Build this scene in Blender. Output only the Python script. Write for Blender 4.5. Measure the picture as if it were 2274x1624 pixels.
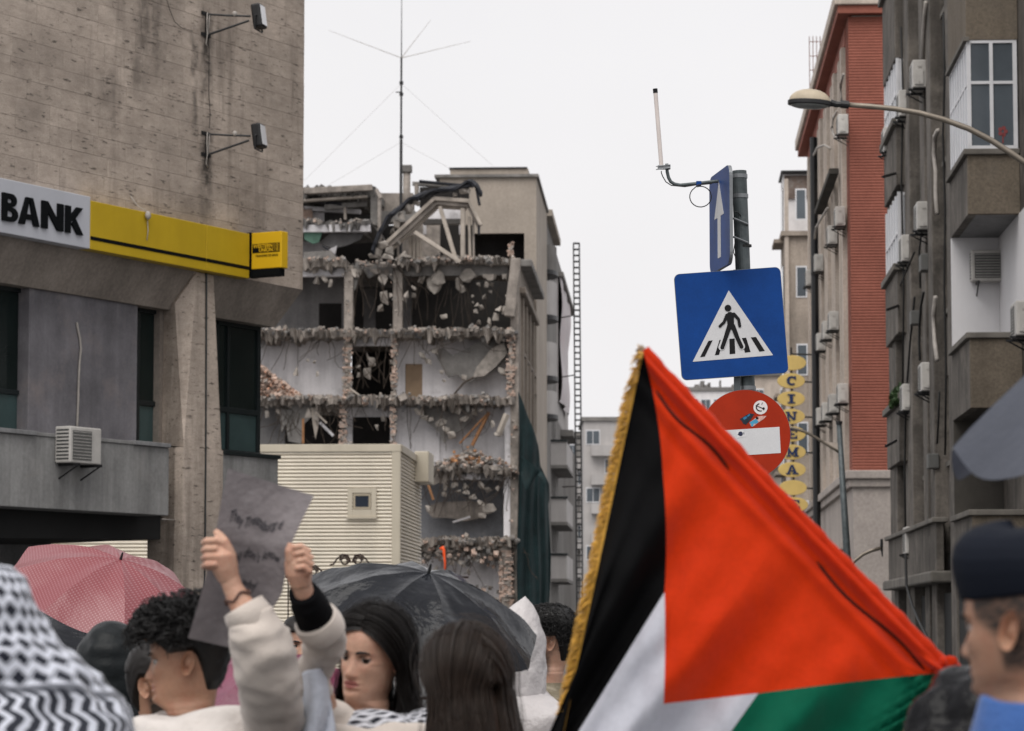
import bpy, math, random
import numpy as np
from mathutils import Matrix, Vector, noise
R = math.radians
rnd = random.Random(7)
for o in list(bpy.data.objects): bpy.data.objects.remove(o)
scene = bpy.context.scene
COL = scene.collection
# ------------------------------------------------------------------ camera
PW, PH = 2273.0, 1623.6            # working pixel grid of the photograph
CAMH = 1.62; LENS = 105.0
FPX = LENS/36.0*PW
PITCH = math.atan(583.0/FPX)
cam = bpy.data.cameras.new('camera'); camo = bpy.data.objects.new('camera', cam)
COL.objects.link(camo); scene.camera = camo
cam.lens = LENS; cam.sensor_width = 36.0; cam.clip_start = 0.2; cam.clip_end = 3000
camo.location = (0, 0, CAMH); camo.rotation_euler = (math.pi/2 + PITCH, 0, 0)
cam.dof.use_dof = True; cam.dof.focus_distance = 18.2; cam.dof.aperture_fstop = 7.1
# ------------------------------------------------------------------ overcast sky + soft sun
SUN_EL, SUN_AZ = R(58), R(196)     # behind the camera, a little left
world = bpy.data.worlds.new('World'); scene.world = world; world.use_nodes = True
nt = world.node_tree; bg = nt.nodes['Background']
sky = nt.nodes.new('ShaderNodeTexSky'); sky.sky_type = 'NISHITA'; sky.sun_disc = False
sky.sun_elevation = SUN_EL; sky.sun_rotation = SUN_AZ; sky.dust_density = 6; sky.air_density = 2
mul = nt.nodes.new('ShaderNodeMix'); mul.data_type = 'RGBA'; mul.blend_type = 'MULTIPLY'; mul.inputs[0].default_value = 1
mul.inputs[7].default_value = (.08, .08, .08, 1)
nt.links.new(sky.outputs[0], mul.inputs[6])
mixc = nt.nodes.new('ShaderNodeMix'); mixc.data_type = 'RGBA'; mixc.inputs[0].default_value = .94
nt.links.new(mul.outputs[2], mixc.inputs[6]); mixc.inputs[7].default_value = (.535, .526, .536, 1)   # closed cloud deck
cn = nt.nodes.new('ShaderNodeTexNoise'); cn.inputs['Scale'].default_value = 5; cn.inputs['Detail'].default_value = 5      # faint cloud tones all over
tcw = nt.nodes.new('ShaderNodeTexCoord'); nt.links.new(tcw.outputs['Generated'], cn.inputs['Vector'])
mr = nt.nodes.new('ShaderNodeMapRange'); mr.inputs[1].default_value = .3; mr.inputs[2].default_value = .7; mr.inputs[3].default_value = .965; mr.inputs[4].default_value = 1.035
nt.links.new(cn.outputs[0], mr.inputs[0])
mc2 = nt.nodes.new('ShaderNodeVectorMath'); mc2.operation = 'SCALE'; nt.links.new(mixc.outputs[2], mc2.inputs[0]); nt.links.new(mr.outputs[0], mc2.inputs['Scale'])
nt.links.new(mc2.outputs[0], bg.inputs[0]); bg.inputs[1].default_value = 1.0
sun = bpy.data.lights.new('sun', 'SUN'); suno = bpy.data.objects.new('sun', sun); COL.objects.link(suno)
sun.energy = 1.5; sun.angle = R(55); sun.color = (1, .97, .93)
sd = Vector((math.sin(SUN_AZ)*math.cos(SUN_EL), math.cos(SUN_AZ)*math.cos(SUN_EL), math.sin(SUN_EL)))
suno.rotation_euler = sd.to_track_quat('Z', 'Y').to_euler(); suno.location = (0, -10, 40)
vs = scene.view_settings; vs.view_transform = 'Standard'; vs.look = 'None'; vs.exposure = 0.78; vs.gamma = 1.0
vs.use_curve_mapping = False
scene.cycles.max_bounces = 6; scene.cycles.diffuse_bounces = 3; scene.cycles.glossy_bounces = 3
scene.cycles.transmission_bounces = 4; scene.cycles.use_denoising = True
# ------------------------------------------------------------------ pixel rays and frames
def ray(x, y):
    xc = (x - PW/2)/FPX; zc = -(y - PH/2)/FPX
    c, s = math.cos(PITCH), math.sin(PITCH)
    return Vector((xc, c - zc*s, s + zc*c))
EYE = Vector((0, 0, CAMH))
def P(x, y, Y):                    # world point seen at a pixel, Y metres ahead
    d = ray(x, y); return EYE + d*(Y/d.y)
def frame(ox, oy, ang, oz=0):      # local x = right along a front, y = away from the viewer, z = up
    return Matrix.Translation((ox, oy, oz)) @ Matrix.Rotation(ang, 4, 'Z')
def on_y(F, x, y, ly):             # point of the plane local-y = ly seen at a pixel -> (lx, lz)
    I = F.inverted(); o = I @ EYE; d = I.to_3x3() @ ray(x, y)
    t = (ly - o.y)/d.y; p = o + d*t; return p.x, p.z
def on_x(F, x, y, lx):             # plane local-x = lx -> (ly, lz)
    I = F.inverted(); o = I @ EYE; d = I.to_3x3() @ ray(x, y)
    t = (lx - o.x)/d.x; p = o + d*t; return p.y, p.z
STREET_B = math.atan((1479 - PW/2)/FPX)
FS = frame(0, 0, -STREET_B)                      # the street
# ------------------------------------------------------------------ mesh builder
class MB:
    def __init__(s): s.v = []; s.f = []; s.m = []
    def add(s, vs, fs, mi=0):
        b = len(s.v); s.v += [tuple(v) for v in vs]
        s.f += [tuple(b+i for i in f) for f in fs]; s.m += [mi]*len(fs); return s
    def box(s, x0, x1, y0, y1, z0, z1, mi=0, M=None):
        if x0 > x1: x0, x1 = x1, x0
        if y0 > y1: y0, y1 = y1, y0
        if z0 > z1: z0, z1 = z1, z0
        vs = [Vector(p) for p in ((x0,y0,z0),(x1,y0,z0),(x1,y1,z0),(x0,y1,z0),(x0,y0,z1),(x1,y0,z1),(x1,y1,z1),(x0,y1,z1))]
        if M is not None: vs = [M @ v for v in vs]
        return s.add(vs, [(0,3,2,1),(4,5,6,7),(0,1,5,4),(1,2,6,5),(2,3,7,6),(3,0,4,7)], mi)
    def prism(s, poly, a, b, plane='xz', mi=0):  # polygon in a plane, thick from a to b along the third axis
        n = len(poly)
        def pt(p, t):
            return {'xz': (p[0], t, p[1]), 'yz': (t, p[0], p[1]), 'xy': (p[0], p[1], t)}[plane]
        vs = [pt(p, a) for p in poly] + [pt(p, b) for p in poly]
        ar = sum(poly[i][0]*poly[(i+1) % n][1] - poly[(i+1) % n][0]*poly[i][1] for i in range(n))
        flip = (ar > 0) != (plane in ('xy', 'yz')); flip = flip != (b < a)
        fs = [tuple(range(n)), tuple(range(2*n-1, n-1, -1))] + [(i, i+n, (i+1) % n+n, (i+1) % n) for i in range(n)]
        # orientation: recalculated at build
        return s.add(vs, fs, mi)
    def tube(s, pts, r, n=6, mi=0, caps=True):
        pts = [Vector(p) for p in pts]; k = len(pts)
        rs = r if isinstance(r, (list, tuple)) else [r]*k
        up = None; rings = []
        for i, p in enumerate(pts):
            t = (pts[min(i+1, k-1)] - pts[max(i-1, 0)])
            if t.length < 1e-9: t = Vector((0, 0, 1))
            t.normalize()
            if up is None:
                up = Vector((0, 0, 1)) if abs(t.z) < .9 else Vector((1, 0, 0))
            a = t.cross(up)
            if a.length < 1e-6: a = t.orthogonal()
            a.normalize(); b = a.cross(t); up = b
            rings.append([p + (a*math.cos(2*math.pi*j/n) + b*math.sin(2*math.pi*j/n))*rs[i] for j in range(n)])
        vs = [q for rg in rings for q in rg]
        fs = [(i*n+j, i*n+(j+1) % n, (i+1)*n+(j+1) % n, (i+1)*n+j) for i in range(k-1) for j in range(n)]
        if caps: fs += [tuple(range(n-1, -1, -1)), tuple((k-1)*n+j for j in range(n))]
        return s.add(vs, fs, mi)
    def grid(s, fn, nu, nv, mi=0, closeu=False):
        vs = [fn(i/nu, j/nv) for j in range(nv+1) for i in range(nu+1)]
        fs = [(j*(nu+1)+i, j*(nu+1)+i+1, (j+1)*(nu+1)+i+1, (j+1)*(nu+1)+i) for j in range(nv) for i in range(nu)]
        return s.add(vs, fs, mi)
    def ell(s, c, r, nu=16, nv=10, mi=0, M=None):
        vs = []; c = Vector(c)
        for j in range(nv+1):
            ph = math.pi*j/nv
            for i in range(nu):
                th = 2*math.pi*i/nu
                p = Vector((r[0]*math.sin(ph)*math.cos(th), r[1]*math.sin(ph)*math.sin(th), r[2]*math.cos(ph)))
                vs.append(c + (M @ p if M is not None else p))
        fs = [(j*nu+i, (j+1)*nu+i, (j+1)*nu+(i+1) % nu, j*nu+(i+1) % nu) for j in range(nv) for i in range(nu)]
        return s.add(vs, fs, mi)
    def disc(s, c, r, y0, y1, n=40, mi=0, ry=None):      # round plate in the xz plane
        return s.prism([(c[0]+r*math.cos(2*math.pi*i/n), c[1]+(ry or r)*math.sin(2*math.pi*i/n)) for i in range(n)], y0, y1, 'xz', mi)
    def build(s, name, mats, parent=None, F=None, smooth=False, bevel=0, recalc=True, kind=None):
        M = (INV.get(parent.name, Matrix()) if parent is not None else Matrix())
        T = M @ F if F is not None else M
        vs = [T @ Vector(v) for v in s.v]
        me = bpy.data.meshes.new(name)
        loc = Vector((0, 0, 0))
        if parent is None:
            a = np.array(vs); loc = Vector(((a[:,0].min()+a[:,0].max())/2, (a[:,1].min()+a[:,1].max())/2, a[:,2].min()))
            vs = [v - loc for v in vs]
        me.from_pydata(vs, [], s.f)
        mats = mats if isinstance(mats, (list, tuple)) else [mats]
        for m in mats: me.materials.append(m)
        if any(s.m): me.polygons.foreach_set('material_index', s.m)
        if recalc:
            import bmesh
            bm = bmesh.new(); bm.from_mesh(me); bmesh.ops.recalc_face_normals(bm, faces=bm.faces); bm.to_mesh(me); bm.free()
        if smooth: me.shade_smooth()
        me.update()
        o = bpy.data.objects.new(name, me); COL.objects.link(o); o.location = loc
        if parent is not None:
            o.parent = parent; INV[o.name] = M
        if bevel:
            b = o.modifiers.new('bevel', 'BEVEL'); b.width = bevel; b.segments = 2; b.limit_method = 'ANGLE'; b.angle_limit = R(40)
        if kind: o['kind'] = kind
        return o
INV = {}
def tag(o, label=None, cat=None, group=None, kind=None):
    if label: o['label'] = label
    if cat: o['category'] = cat
    if group: o['group'] = group
    if kind: o['kind'] = kind
    return o
def thing(name, label, cat, F, group=None):
    o = bpy.data.objects.new(name, None); COL.objects.link(o); o.empty_display_size = .2
    o.matrix_world = F; INV[o.name] = F.inverted()
    return tag(o, label, cat, group)
def piece(name, me, parent, M, mat=None):            # shared-mesh piece; M in parent's local space
    o = bpy.data.objects.new(name, me); COL.objects.link(o); o.parent = parent; o.matrix_local = M
    return o
def copy_tree(o, parent=None):
    c = o.copy(); COL.objects.link(c); c.parent = parent
    if o.name in INV: INV[c.name] = INV[o.name]
    for ch in [x for x in bpy.data.objects if x.parent == o]: copy_tree(ch, c)
    return c
def txt(s_, size, bold=0.0, shear=0.0, ext=.004, space=1.0):   # lettering as raw mesh (x right, y up)
    cu = bpy.data.curves.new('letter', 'FONT'); cu.body = s_; cu.size = size; cu.align_x = 'CENTER'; cu.align_y = 'CENTER'
    cu.offset = bold; cu.shear = shear; cu.resolution_u = 3; cu.space_character = space
    ob = bpy.data.objects.new('letter', cu); COL.objects.link(ob)
    dg = bpy.context.evaluated_depsgraph_get(); me = ob.evaluated_get(dg).to_mesh()
    vs = [v.co.copy() for v in me.vertices]; fs = [tuple(p.vertices) for p in me.polygons]
    ob.evaluated_get(dg).to_mesh_clear(); bpy.data.objects.remove(ob); bpy.data.curves.remove(cu)
    return vs, fs
def put_text(mb, s_, cx, cz, size, y, w=None, bold=0.0, mi=0, M=None, ext=.004, shear=0.0, space=1.0):
    vs, fs = txt(s_, size, bold, shear, space=space)
    if not vs: return
    x0 = min(v.x for v in vs); x1 = max(v.x for v in vs); y0 = min(v.y for v in vs); y1 = max(v.y for v in vs)
    k = (w/(x1-x0)) if w else 1.0
    q = [Vector((cx+(v.x-(x0+x1)/2)*k, y, cz+v.y-(y0+y1)/2)) for v in vs]
    if M is not None: q = [M @ v for v in q]
    mb.add(q, fs, mi)
# ------------------------------------------------------------------ materials
def S(c):                                            # sRGB 0-255 -> linear
    return tuple(((v/255/12.92) if v/255 <= .04045 else ((v/255+.055)/1.055)**2.4) for v in c)
class NT:
    def __init__(s, m): s.t = m.node_tree; s.n = s.t.nodes
    def new(s, k, **kw):
        n = s.n.new(k)
        for a, b in kw.items(): setattr(n, a, b)
        return n
    def link(s, a, b): s.t.links.new(a, b)
    def noise(s, vec, scale, detail=5, rough=.6, mapscale=None):
        if mapscale:
            mp = s.new('ShaderNodeMapping'); mp.inputs['Scale'].default_value = mapscale; s.link(vec, mp.inputs[0]); vec = mp.outputs[0]
        n = s.new('ShaderNodeTexNoise'); n.inputs['Scale'].default_value = scale; n.inputs['Detail'].default_value = detail
        n.inputs['Roughness'].default_value = rough; s.link(vec, n.inputs['Vector']); return n.outputs[0]
    def ramp(s, fac, a, b, c0=0.0, c1=1.0):
        r = s.new('ShaderNodeMapRange'); r.inputs[1].default_value = a; r.inputs[2].default_value = b
        r.inputs[3].default_value = c0; r.inputs[4].default_value = c1; s.link(fac, r.inputs[0]); return r.outputs[0]
    def mix(s, fac, a, b, mode='MIX'):
        m = s.new('ShaderNodeMix', data_type='RGBA', blend_type=mode)
        for k, v in ((0, fac), (6, a), (7, b)):
            if hasattr(v, 'is_output'): s.link(v, m.inputs[k])
            else: m.inputs[k].default_value = (v if k == 0 else (*v[:3], 1))
        return m.outputs[2]
    def math(s, op, a, b=0.0, c=0.0):
        m = s.new('ShaderNodeMath', operation=op)
        for k, v in enumerate((a, b, c)):
            if hasattr(v, 'is_output'): s.link(v, m.inputs[k])
            else: m.inputs[k].default_value = v
        return m.outputs[0]
def mat(name, col, rough=.75, var=.25, scale=2.0, streak=0.0, dirt=None, bump=0.0, bscale=40, spec=.3, metal=0.0, orand=0.0,
        transl=0.0, sheen=0.0, fine=0.0, sscale=1.5, coat=0.0):
    m = bpy.data.materials.new(name); m.use_nodes = True; t = NT(m)
    b = t.n['Principled BSDF']; geo = t.new('ShaderNodeNewGeometry'); pos = geo.outputs['Position']
    c = None; col = tuple(col)
    base = t.new('ShaderNodeRGB'); base.outputs[0].default_value = (*col, 1); c = base.outputs[0]
    if var:
        f = t.ramp(t.noise(pos, scale, 6, .65), .3, .7, 1-var, 1+var)
        c = t.mix(1.0, c, t_rgb(t, f), 'MULTIPLY')
    if fine:
        f = t.ramp(t.noise(pos, scale*22, 3, .7), .3, .7, 1-fine, 1+fine)
        c = t.mix(1.0, c, t_rgb(t, f), 'MULTIPLY')
    if orand:
        oi = t.new('ShaderNodeObjectInfo'); f = t.ramp(oi.outputs['Random'], 0, 1, 1-orand, 1+orand)
        c = t.mix(1.0, c, t_rgb(t, f), 'MULTIPLY')
    if streak:
        f = t.ramp(t.noise(pos, sscale, 5, .7, (1, 1, .07)), .42, .72, 0, streak)
        c = t.mix(f, c, tuple(v*.25 for v in col))
    if dirt:
        f = t.ramp(t.noise(pos, dirt[2], 6, .7), dirt[3] if len(dirt) > 3 else .5, .75, 0, dirt[1]); c = t.mix(f, c, dirt[0])
    t.link(c, b.inputs['Base Color'])
    b.inputs['Roughness'].default_value = rough; b.inputs['Specular IOR Level'].default_value = spec
    b.inputs['Metallic'].default_value = metal
    if coat: b.inputs['Coat Weight'].default_value = coat; b.inputs['Coat Roughness'].default_value = .15
    if sheen: b.inputs['Sheen Weight'].default_value = sheen
    if bump:
        bp = t.new('ShaderNodeBump'); bp.inputs['Strength'].default_value = min(1, bump); bp.inputs['Distance'].default_value = .02*max(1, bump)
        t.link(t.noise(pos, bscale, 4, .6), bp.inputs['Height']); t.link(bp.outputs[0], b.inputs['Normal'])
    if transl:
        tr = t.new('ShaderNodeBsdfTranslucent'); t.link(c, tr.inputs[0])
        ms = t.new('ShaderNodeMixShader'); ms.inputs[0].default_value = transl
        t.link(b.outputs[0], ms.inputs[1]); t.link(tr.outputs[0], ms.inputs[2]); t.link(ms.outputs[0], t.n['Material Output'].inputs[0])
    m['src'] = name
    return m
def t_rgb(t, f):
    cx = t.new('ShaderNodeCombineColor')
    for i in range(3): t.link(f, cx.inputs[i])
    return cx.outputs[0]
M_ = {}
M_['concrete'] = mat('concrete', (.29,.25,.215), .85, .2, .7, .45, None, .25, 60, fine=.18)
M_['concrete_grey'] = mat('concrete_grey', (.23,.23,.232), .85, .18, .8, .35, None, .2, 60, fine=.15)
M_['void_shade'] = mat('void_shade', (.022,.022,.022), .9, .2, 1)  # near-black colour stands in for shade inside rooms and openings
M_['glass_dark'] = mat('glass_dark', (.010,.016,.015), .07, .3, .6, spec=.22)
M_['glass_frost'] = mat('glass_frost', (.045,.075,.075), .22, .15, 2, spec=.5)
M_['frame_dark'] = mat('frame_dark', (.012,.017,.018), .35, .1, 3, spec=.4)
M_['black'] = mat('black', (.008,.008,.009), .5, .1, 3)
M_['steel_black'] = mat('steel_black', (.012,.012,.013), .45, .2, 6, spec=.4)
M_['ac_white'] = mat('ac_white', (.52,.50,.47), .45, .12, 4, .3, None, .0, fine=.05)
M_['ac_dark'] = mat('ac_dark', (.05,.05,.05), .6, .2, 8)
M_['cable'] = mat('cable', (.02,.02,.02), .6, 0)
M_['pipe_white'] = mat('pipe_white', (.38,.35,.32), .6, .2, 6)
M_['white_paint'] = mat('white_paint', (.72,.70,.70), .6, .12, 1.5, .12, fine=.06)
# ================================================================== ground
def asphalt():
    m = mat('asphalt', (.05,.05,.052), .55, .3, 1.2, 0, None, .3, 90, spec=.5)
    return m
g = MB(); g.box(-400, 400, -60, 1500, -.3, 0)
tag(g.build('ground', asphalt()), kind='structure')
mb = MB(); mb.box(5.3, 30, 40, 300, -.1, .13); mb.box(-30, -8.2, 90, 300, -.1, .13)
tag(mb.build('pavement', M_['concrete_grey'], F=FS, bevel=.02), kind='structure')
# ================================================================== the bank
_p = P(300, 1300, 47.0)
FB = frame(_p.x, _p.y, R(90-28.3))
def b(x, y, ly=0.0): return on_y(FB, x, y, ly)
bank = thing('bank_building', 'brown travertine bank building with overhanging upper storey at the left', 'building', FB)
def travertine():
    m = bpy.data.materials.new('travertine'); m.use_nodes = True; t = NT(m); bs = t.n['Principled BSDF']
    tc = t.new('ShaderNodeTexCoord', object=bank); pos = tc.outputs['Object']
    oi = t.new('ShaderNodeObjectInfo')
    off = t.new('ShaderNodeVectorMath', operation='MULTIPLY_ADD'); off.inputs[1].default_value = (7, 3, 5)
    t.link(t_rgb(t, oi.outputs['Random']), off.inputs[0]); t.link(pos, off.inputs[2]); pp = off.outputs[0]
    n1 = t.noise(pp, 3.4, 10, .85, (.8, 1, 2.2)); n2 = t.noise(pos, .55, 5, .6); n3 = t.noise(pp, 11, 4, .65, (.35, 1, 1.6))
    n4 = t.noise(pos, 1.3, 5, .7, (1, 1, .12))
    c = t.mix(t.ramp(n1, .3, .7), (.315,.258,.214), (.54,.46,.392))
    c = t.mix(1.0, c, t_rgb(t, t.ramp(oi.outputs['Random'], 0, 1, .92, 1.07)), 'MULTIPLY')
    c = t.mix(1.0, c, t_rgb(t, t.ramp(n2, .3, .7, .62, 1.28)), 'MULTIPLY')
    c = t.mix(t.ramp(n3, .60, .67, 0, .8), c, (.06,.05,.042))                 # pores
    n5 = t.noise(pos, 60, 2, .6); c = t.mix(1.0, c, t_rgb(t, t.ramp(n5, .3, .7, .84, 1.16)), 'MULTIPLY')
    c = t.mix(t.ramp(n4, .52, .72, 0, .6), c, (.06,.045,.036))                    # run-off streaks
    sp = t.new('ShaderNodeSeparateXYZ'); t.link(pos, sp.inputs[0])
    for px_, py_, wd, amt, ln in ((458, 345, .26, .9, 1.5), (458, 79, .26, .9, 1.6), (318, 20, .24, .6, 1.6), (345, 60, .16, .5, 1.2), (240, 190, .4, .4, .9), (432, 130, .12, .7, .5), (432, 245, .12, .7, .5), (300, 165, .2, .5, .5)):
        u0, z0_ = b(px_, py_)
        wob = t.math('MULTIPLY_ADD', t.math('SUBTRACT', t.noise(pos, 2.5, 4, .6), .5), .5, -u0)
        dd = t.math('ABSOLUTE', t.math('ADD', sp.outputs[0], wob))
        zr = t.math('MULTIPLY', t.ramp(sp.outputs[2], z0_-ln, z0_-ln*.25), t.ramp(sp.outputs[2], z0_+.6, z0_+.15))
        f = t.math('MULTIPLY', t.math('MULTIPLY', t.ramp(dd, wd, wd*.2, 0, amt), zr), t.ramp(t.noise(pos, 3.5, 5, .7), .30, .55))
        c = t.mix(f, c, (.035,.030,.026))
    t.link(c, bs.inputs['Base Color']); bs.inputs['Roughness'].default_value = .8; bs.inputs['Specular IOR Level'].default_value = .25
    bp = t.new('ShaderNodeBump'); bp.inputs['Strength'].default_value = .35; bp.inputs['Distance'].default_value = .012
    t.link(n3, bp.inputs['Height']); t.link(bp.outputs[0], bs.inputs['Normal'])
    return m
TRAV = travertine()
uR = b(674, 300)[0]; uL = b(-150, 300)[0]; zB = b(436, 600)[1]; zT = b(300, -110)[1]
BD = 7.0                                              # depth of the block
mb = MB(); mb.box(uL-2, uR-.03, .03, BD, zB, zT+.5); mb.build('upper_wall', M_['concrete'], bank, FB)
mb = MB(); mb.box(uL-2.2, uR+.1, -.12, BD+.1, zT+.5, zT+.75); mb.build('parapet', M_['concrete'], bank, FB)
z = zB; rr = random.Random(3)
while z < zT + .45:
    h = .30; u = uL - rr.random()*.8
    while u < uR:
        w = rr.choice((.55, .7, .85, 1.0, 1.15)); u1 = u + w
        if uR - u1 < .3: u1 = uR
        t_ = MB(); t_.box(u+.002, u1-.002, 0 - rr.random()*.004, .05, z+.002, min(z+h, zT+.49)-.002)
        t_.build('stone_panel', TRAV, bank, FB, recalc=False); u = u1
    z += h
# overhanging slanted soffit: left piece, cut beside the pilaster, and the hipped right piece
SB, DR = .34, .66
zC = zB - DR
uP0 = b(384, 677, SB)[0]; uP0t = b(437, 606, 0)[0]; uP1t = b(473, 614, 0)[0]; uP1 = b(478, 692, SB)[0]
mb = MB(); mb.add([(uL-2,0,zB),(uP0t,0,zB),(uP0,SB,zC),(uL-2,SB,zC),(uL-2,SB+.5,zC),(uP0,SB+.5,zC),(uP0t,.7,zB),(uL-2,.7,zB)],
       [(0,1,2,3),(3,2,5,4),(1,6,5,2),(4,5,6,7),(7,6,1,0),(0,3,4,7)])
mb.build('slanted_soffit', M_['concrete'], bank, FB)
mb = MB(); mb.add([(uP1t,0,zB),(uR,0,zB),(uR-SB,SB,zC),(uP1,SB,zC),(uP1,BD-SB,zC),(uR-SB,BD-SB,zC),(uR,BD,zB),(uP1t,BD,zB)],
       [(0,1,2,3),(3,2,5,4),(1,6,5,2),(7,6,1,0),(0,3,4,7),(4,5,6,7)])
mb.build('slanted_soffit', M_['concrete'], bank, FB)
# pilaster with its wedge facet
Dp = .60
def v3(x, y, ly): u_, z_ = b(x, y, ly); return (u_, ly, z_)
A0, A1 = v3(437,604,-.02), v3(474,612,-.02); B1, B0 = v3(492,1010,-.06), v3(408,992,-.06)
W = v3(388,674,.22); L0 = v3(357,676,Dp); L1 = v3(351,988,Dp); R0 = (A1[0]+.02,Dp,A1[2]); R1 = (B1[0]+.02,Dp,B1[2])
T0 = (W[0]-.25, Dp, A0[2])
mb = MB(); mb.add([A0,A1,B1,B0,W,L0,L1,R0,R1,T0], [(0,3,2,1),(0,4,3),(4,5,6,3),(1,2,8,7),(0,1,7,9),(0,9,5,4),(3,6,8,2),(5,9,7,8,6)])
pil = mb.build('pilaster', TRAV, bank, FB)
gx = b(457, 800, -.06)[0]; gx2 = b(452, 1300, -.06)[0]
mb = MB(); mb.tube([(gx+.02,-.045,A0[2]+.02),(gx,-.075,B0[2]),(gx2,-.085,.4)], .016, 5); mb.build('joint', M_['frame_dark'], pil, FB)
# column below the pilaster, down to the ground
cz1 = B0[2]-.004; cl = b(375, 1100, 0)[0]; cr = B1[0]+.04; cl2 = b(357, 1200, .35)[0]
mb = MB(); mb.box(B0[0]-.02, cr, -.062, .62, -.1, cz1); mb.box(L1[0]+.02, B0[0]-.02, .10, .62, -.1, cz1)
mb.build('column', TRAV, bank, FB)
# rear wall planes: windows, plaster panel
WY = .62
zs = b(200, 975, .15)[1]                              # sill level
def win(x0, x1, ytop, ytr0, ytr1, ybot, mull=None, name='window'):
    u0, u1 = b(x0, 800, WY)[0], b(x1, 800, WY)[0]; xm = (x0+x1)/2
    zt, zb = zC + .02, zs
    t0 = b(xm, ytr1, WY)[1]; t1 = b(xm, ytr0, WY)[1]; fw = .085
    fr = MB()
    us = [u0, u1] if mull is None else [u0, b(mull, 800, WY)[0], u1]
    fr.box(u0, u1, WY-.05, WY+.05, zt-fw, zt); fr.box(u0, u1, WY-.05, WY+.05, zb, zb+fw); fr.box(u0+.001, u1-.001, WY-.045, WY+.045, t0, t1)
    for k, u_ in enumerate(us): fr.box(u_-(fw if k == len(us)-1 else fw*.4), u_+(fw*.4 if k < len(us)-1 else 0), WY-.048, WY+.048, zb+fw+.002, zt-fw-.002)
    w = fr.build(name, M_['frame_dark'], bank, FB, bevel=.006)
    for k in range(len(us)-1):
        gl = MB(); gl.box(us[k]+.03, us[k+1]-.03, WY-.006, WY+.006, t1+.002, zt-fw+.02); gl.build('pane', M_['glass_dark'], w, FB)
        gl = MB(); gl.box(us[k]+.03, us[k+1]-.03, WY-.006, WY+.006, zb+.02, t0-.002); gl.build('frosted_pane', M_['glass_frost'], w, FB)
win(-70, 57, 640, 862, 873, 958)
win(303, 354, 668, 890, 902, 980)
win(479, 574, 692, 907, 919, 1000, mull=503)
M_['plaster'] = mat('plaster', (.18,.172,.185), .8, .32, 1.1, .45, ((.27,.23,.22), .6, 1.4, .52), .2, 40, fine=.1)
p0, p1 = b(62, 800, .42)[0], b(305, 800, .40)[0]
mb = MB(); mb.box(p0, p1, .40, .75, zs+.002, zC+.01); mb.build('plaster_panel', M_['plaster'], bank, FB, bevel=.015)
mb = MB(); mb.box(b(354,800,.5)[0], L1[0]+.05, .5, .75, zs, zC+.01); mb.build('wall', M_['concrete'], bank, FB)
uE = b(576, 800, WY)[0]
mb = MB(); mb.box(uE-.03, uE+.04, WY+.06, BD-.6, zs, zC); mb.box(uL-2, uE, BD-.9, BD-.7, 0, zC+.1); mb.build('wall', M_['concrete_grey'], bank, FB)
# dim room behind the glass
mb = MB(); mb.box(uL-2, uE-.05, 2.4, 2.5, zs-.1, zC+.1); mb.box(uL-2, uE-.05, WY+.2, 2.4, zC-.02, zC+.15); mb.build('room_wall', M_['void_shade'], bank, FB)
# sills, fascia slab, dark ceiling below
zf = b(200, 1135, -.25)[1]
fl1 = b(375, 1060, -.25)[0]
M_['fascia'] = mat('fascia', (.265,.262,.256), .85, .25, .7, .55, ((.28,.26,.24), .35, 1.6, .52), .2, 50, fine=.12, sscale=2.6)
mb = MB(); mb.box(uL-2, fl1, -.25, .35, zf, zs-.07); mb.build('fascia', M_['fascia'], bank, FB, bevel=.01)
mb = MB(); mb.box(uL-2, b(82,965,-.30)[0], -.31, .60, zs-.068, zs-.002); mb.build('sill', M_['concrete_grey'], bank, FB, bevel=.008)
mb = MB(); mb.box(b(82,965,-.28)[0]+.01, b(300,980,-.28)[0]-.01, -.27, .60, zs-.068, zs-.012); mb.build('sill', M_['fascia'], bank, FB, bevel=.008)
mb = MB(); mb.box(b(300,980,-.30)[0], b(379,987,-.30)[0], -.31, .60, zs-.068, zs-.002); mb.build('sill', M_['concrete_grey'], bank, FB, bevel=.008)
fr0, fr1 = b(490, 1050, -.02)[0], b(614, 1050, -.02)[0]
mb = MB(); mb.box(cr+.003, fr1, -.05, .55, zf-.05, zs-.07); mb.build('fascia', M_['fascia'], bank, FB, bevel=.01)
mb = MB(); mb.box(cr+.003, fr1+.03, -.09, .62, zs-.068, zs-.002); mb.build('sill', M_['frame_dark'], bank, FB, bevel=.006)
mb = MB(); mb.box(uL-2, fr1-.02, .30, BD-.9, zf+.04, zs-.12); mb.build('floor_slab', M_['concrete_grey'], bank, FB)
zd = b(300, 1190, .6)[1]
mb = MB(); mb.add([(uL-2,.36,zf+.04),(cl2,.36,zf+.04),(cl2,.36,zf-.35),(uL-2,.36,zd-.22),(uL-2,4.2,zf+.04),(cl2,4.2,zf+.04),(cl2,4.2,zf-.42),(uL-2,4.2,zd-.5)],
   [(0,1,2,3),(4,7,6,5),(3,2,6,7),(0,3,7,4),(1,5,6,2)]); mb.build('downstand_beam', M_['void_shade'], bank, FB)  # shade under the slab is put into its near-black colour
xg0, xg1 = b(-150,1300,3)[0], b(112,1300,3)[0]
mb = MB(); mb.box(xg0, xg1, 3, 3.3, 0, zf-.1); mb.build('ground_floor_wall', M_['concrete_grey'], bank, FB)
xg2 = b(181,1350,3)[0]
mb = MB(); mb.box(xg1+.002, xg2, 2.9, 3.2, 0, b(130,1240,2.9)[1]); mb.build('ground_floor_wall', M_['concrete'], bank, FB)
mb = MB(); mb.box(xg2+.02, xg2+.14, 2.8, 2.9, 0, b(181,1240,2.9)[1]); mb.build('pipe', M_['frame_dark'], bank, FB)
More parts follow.
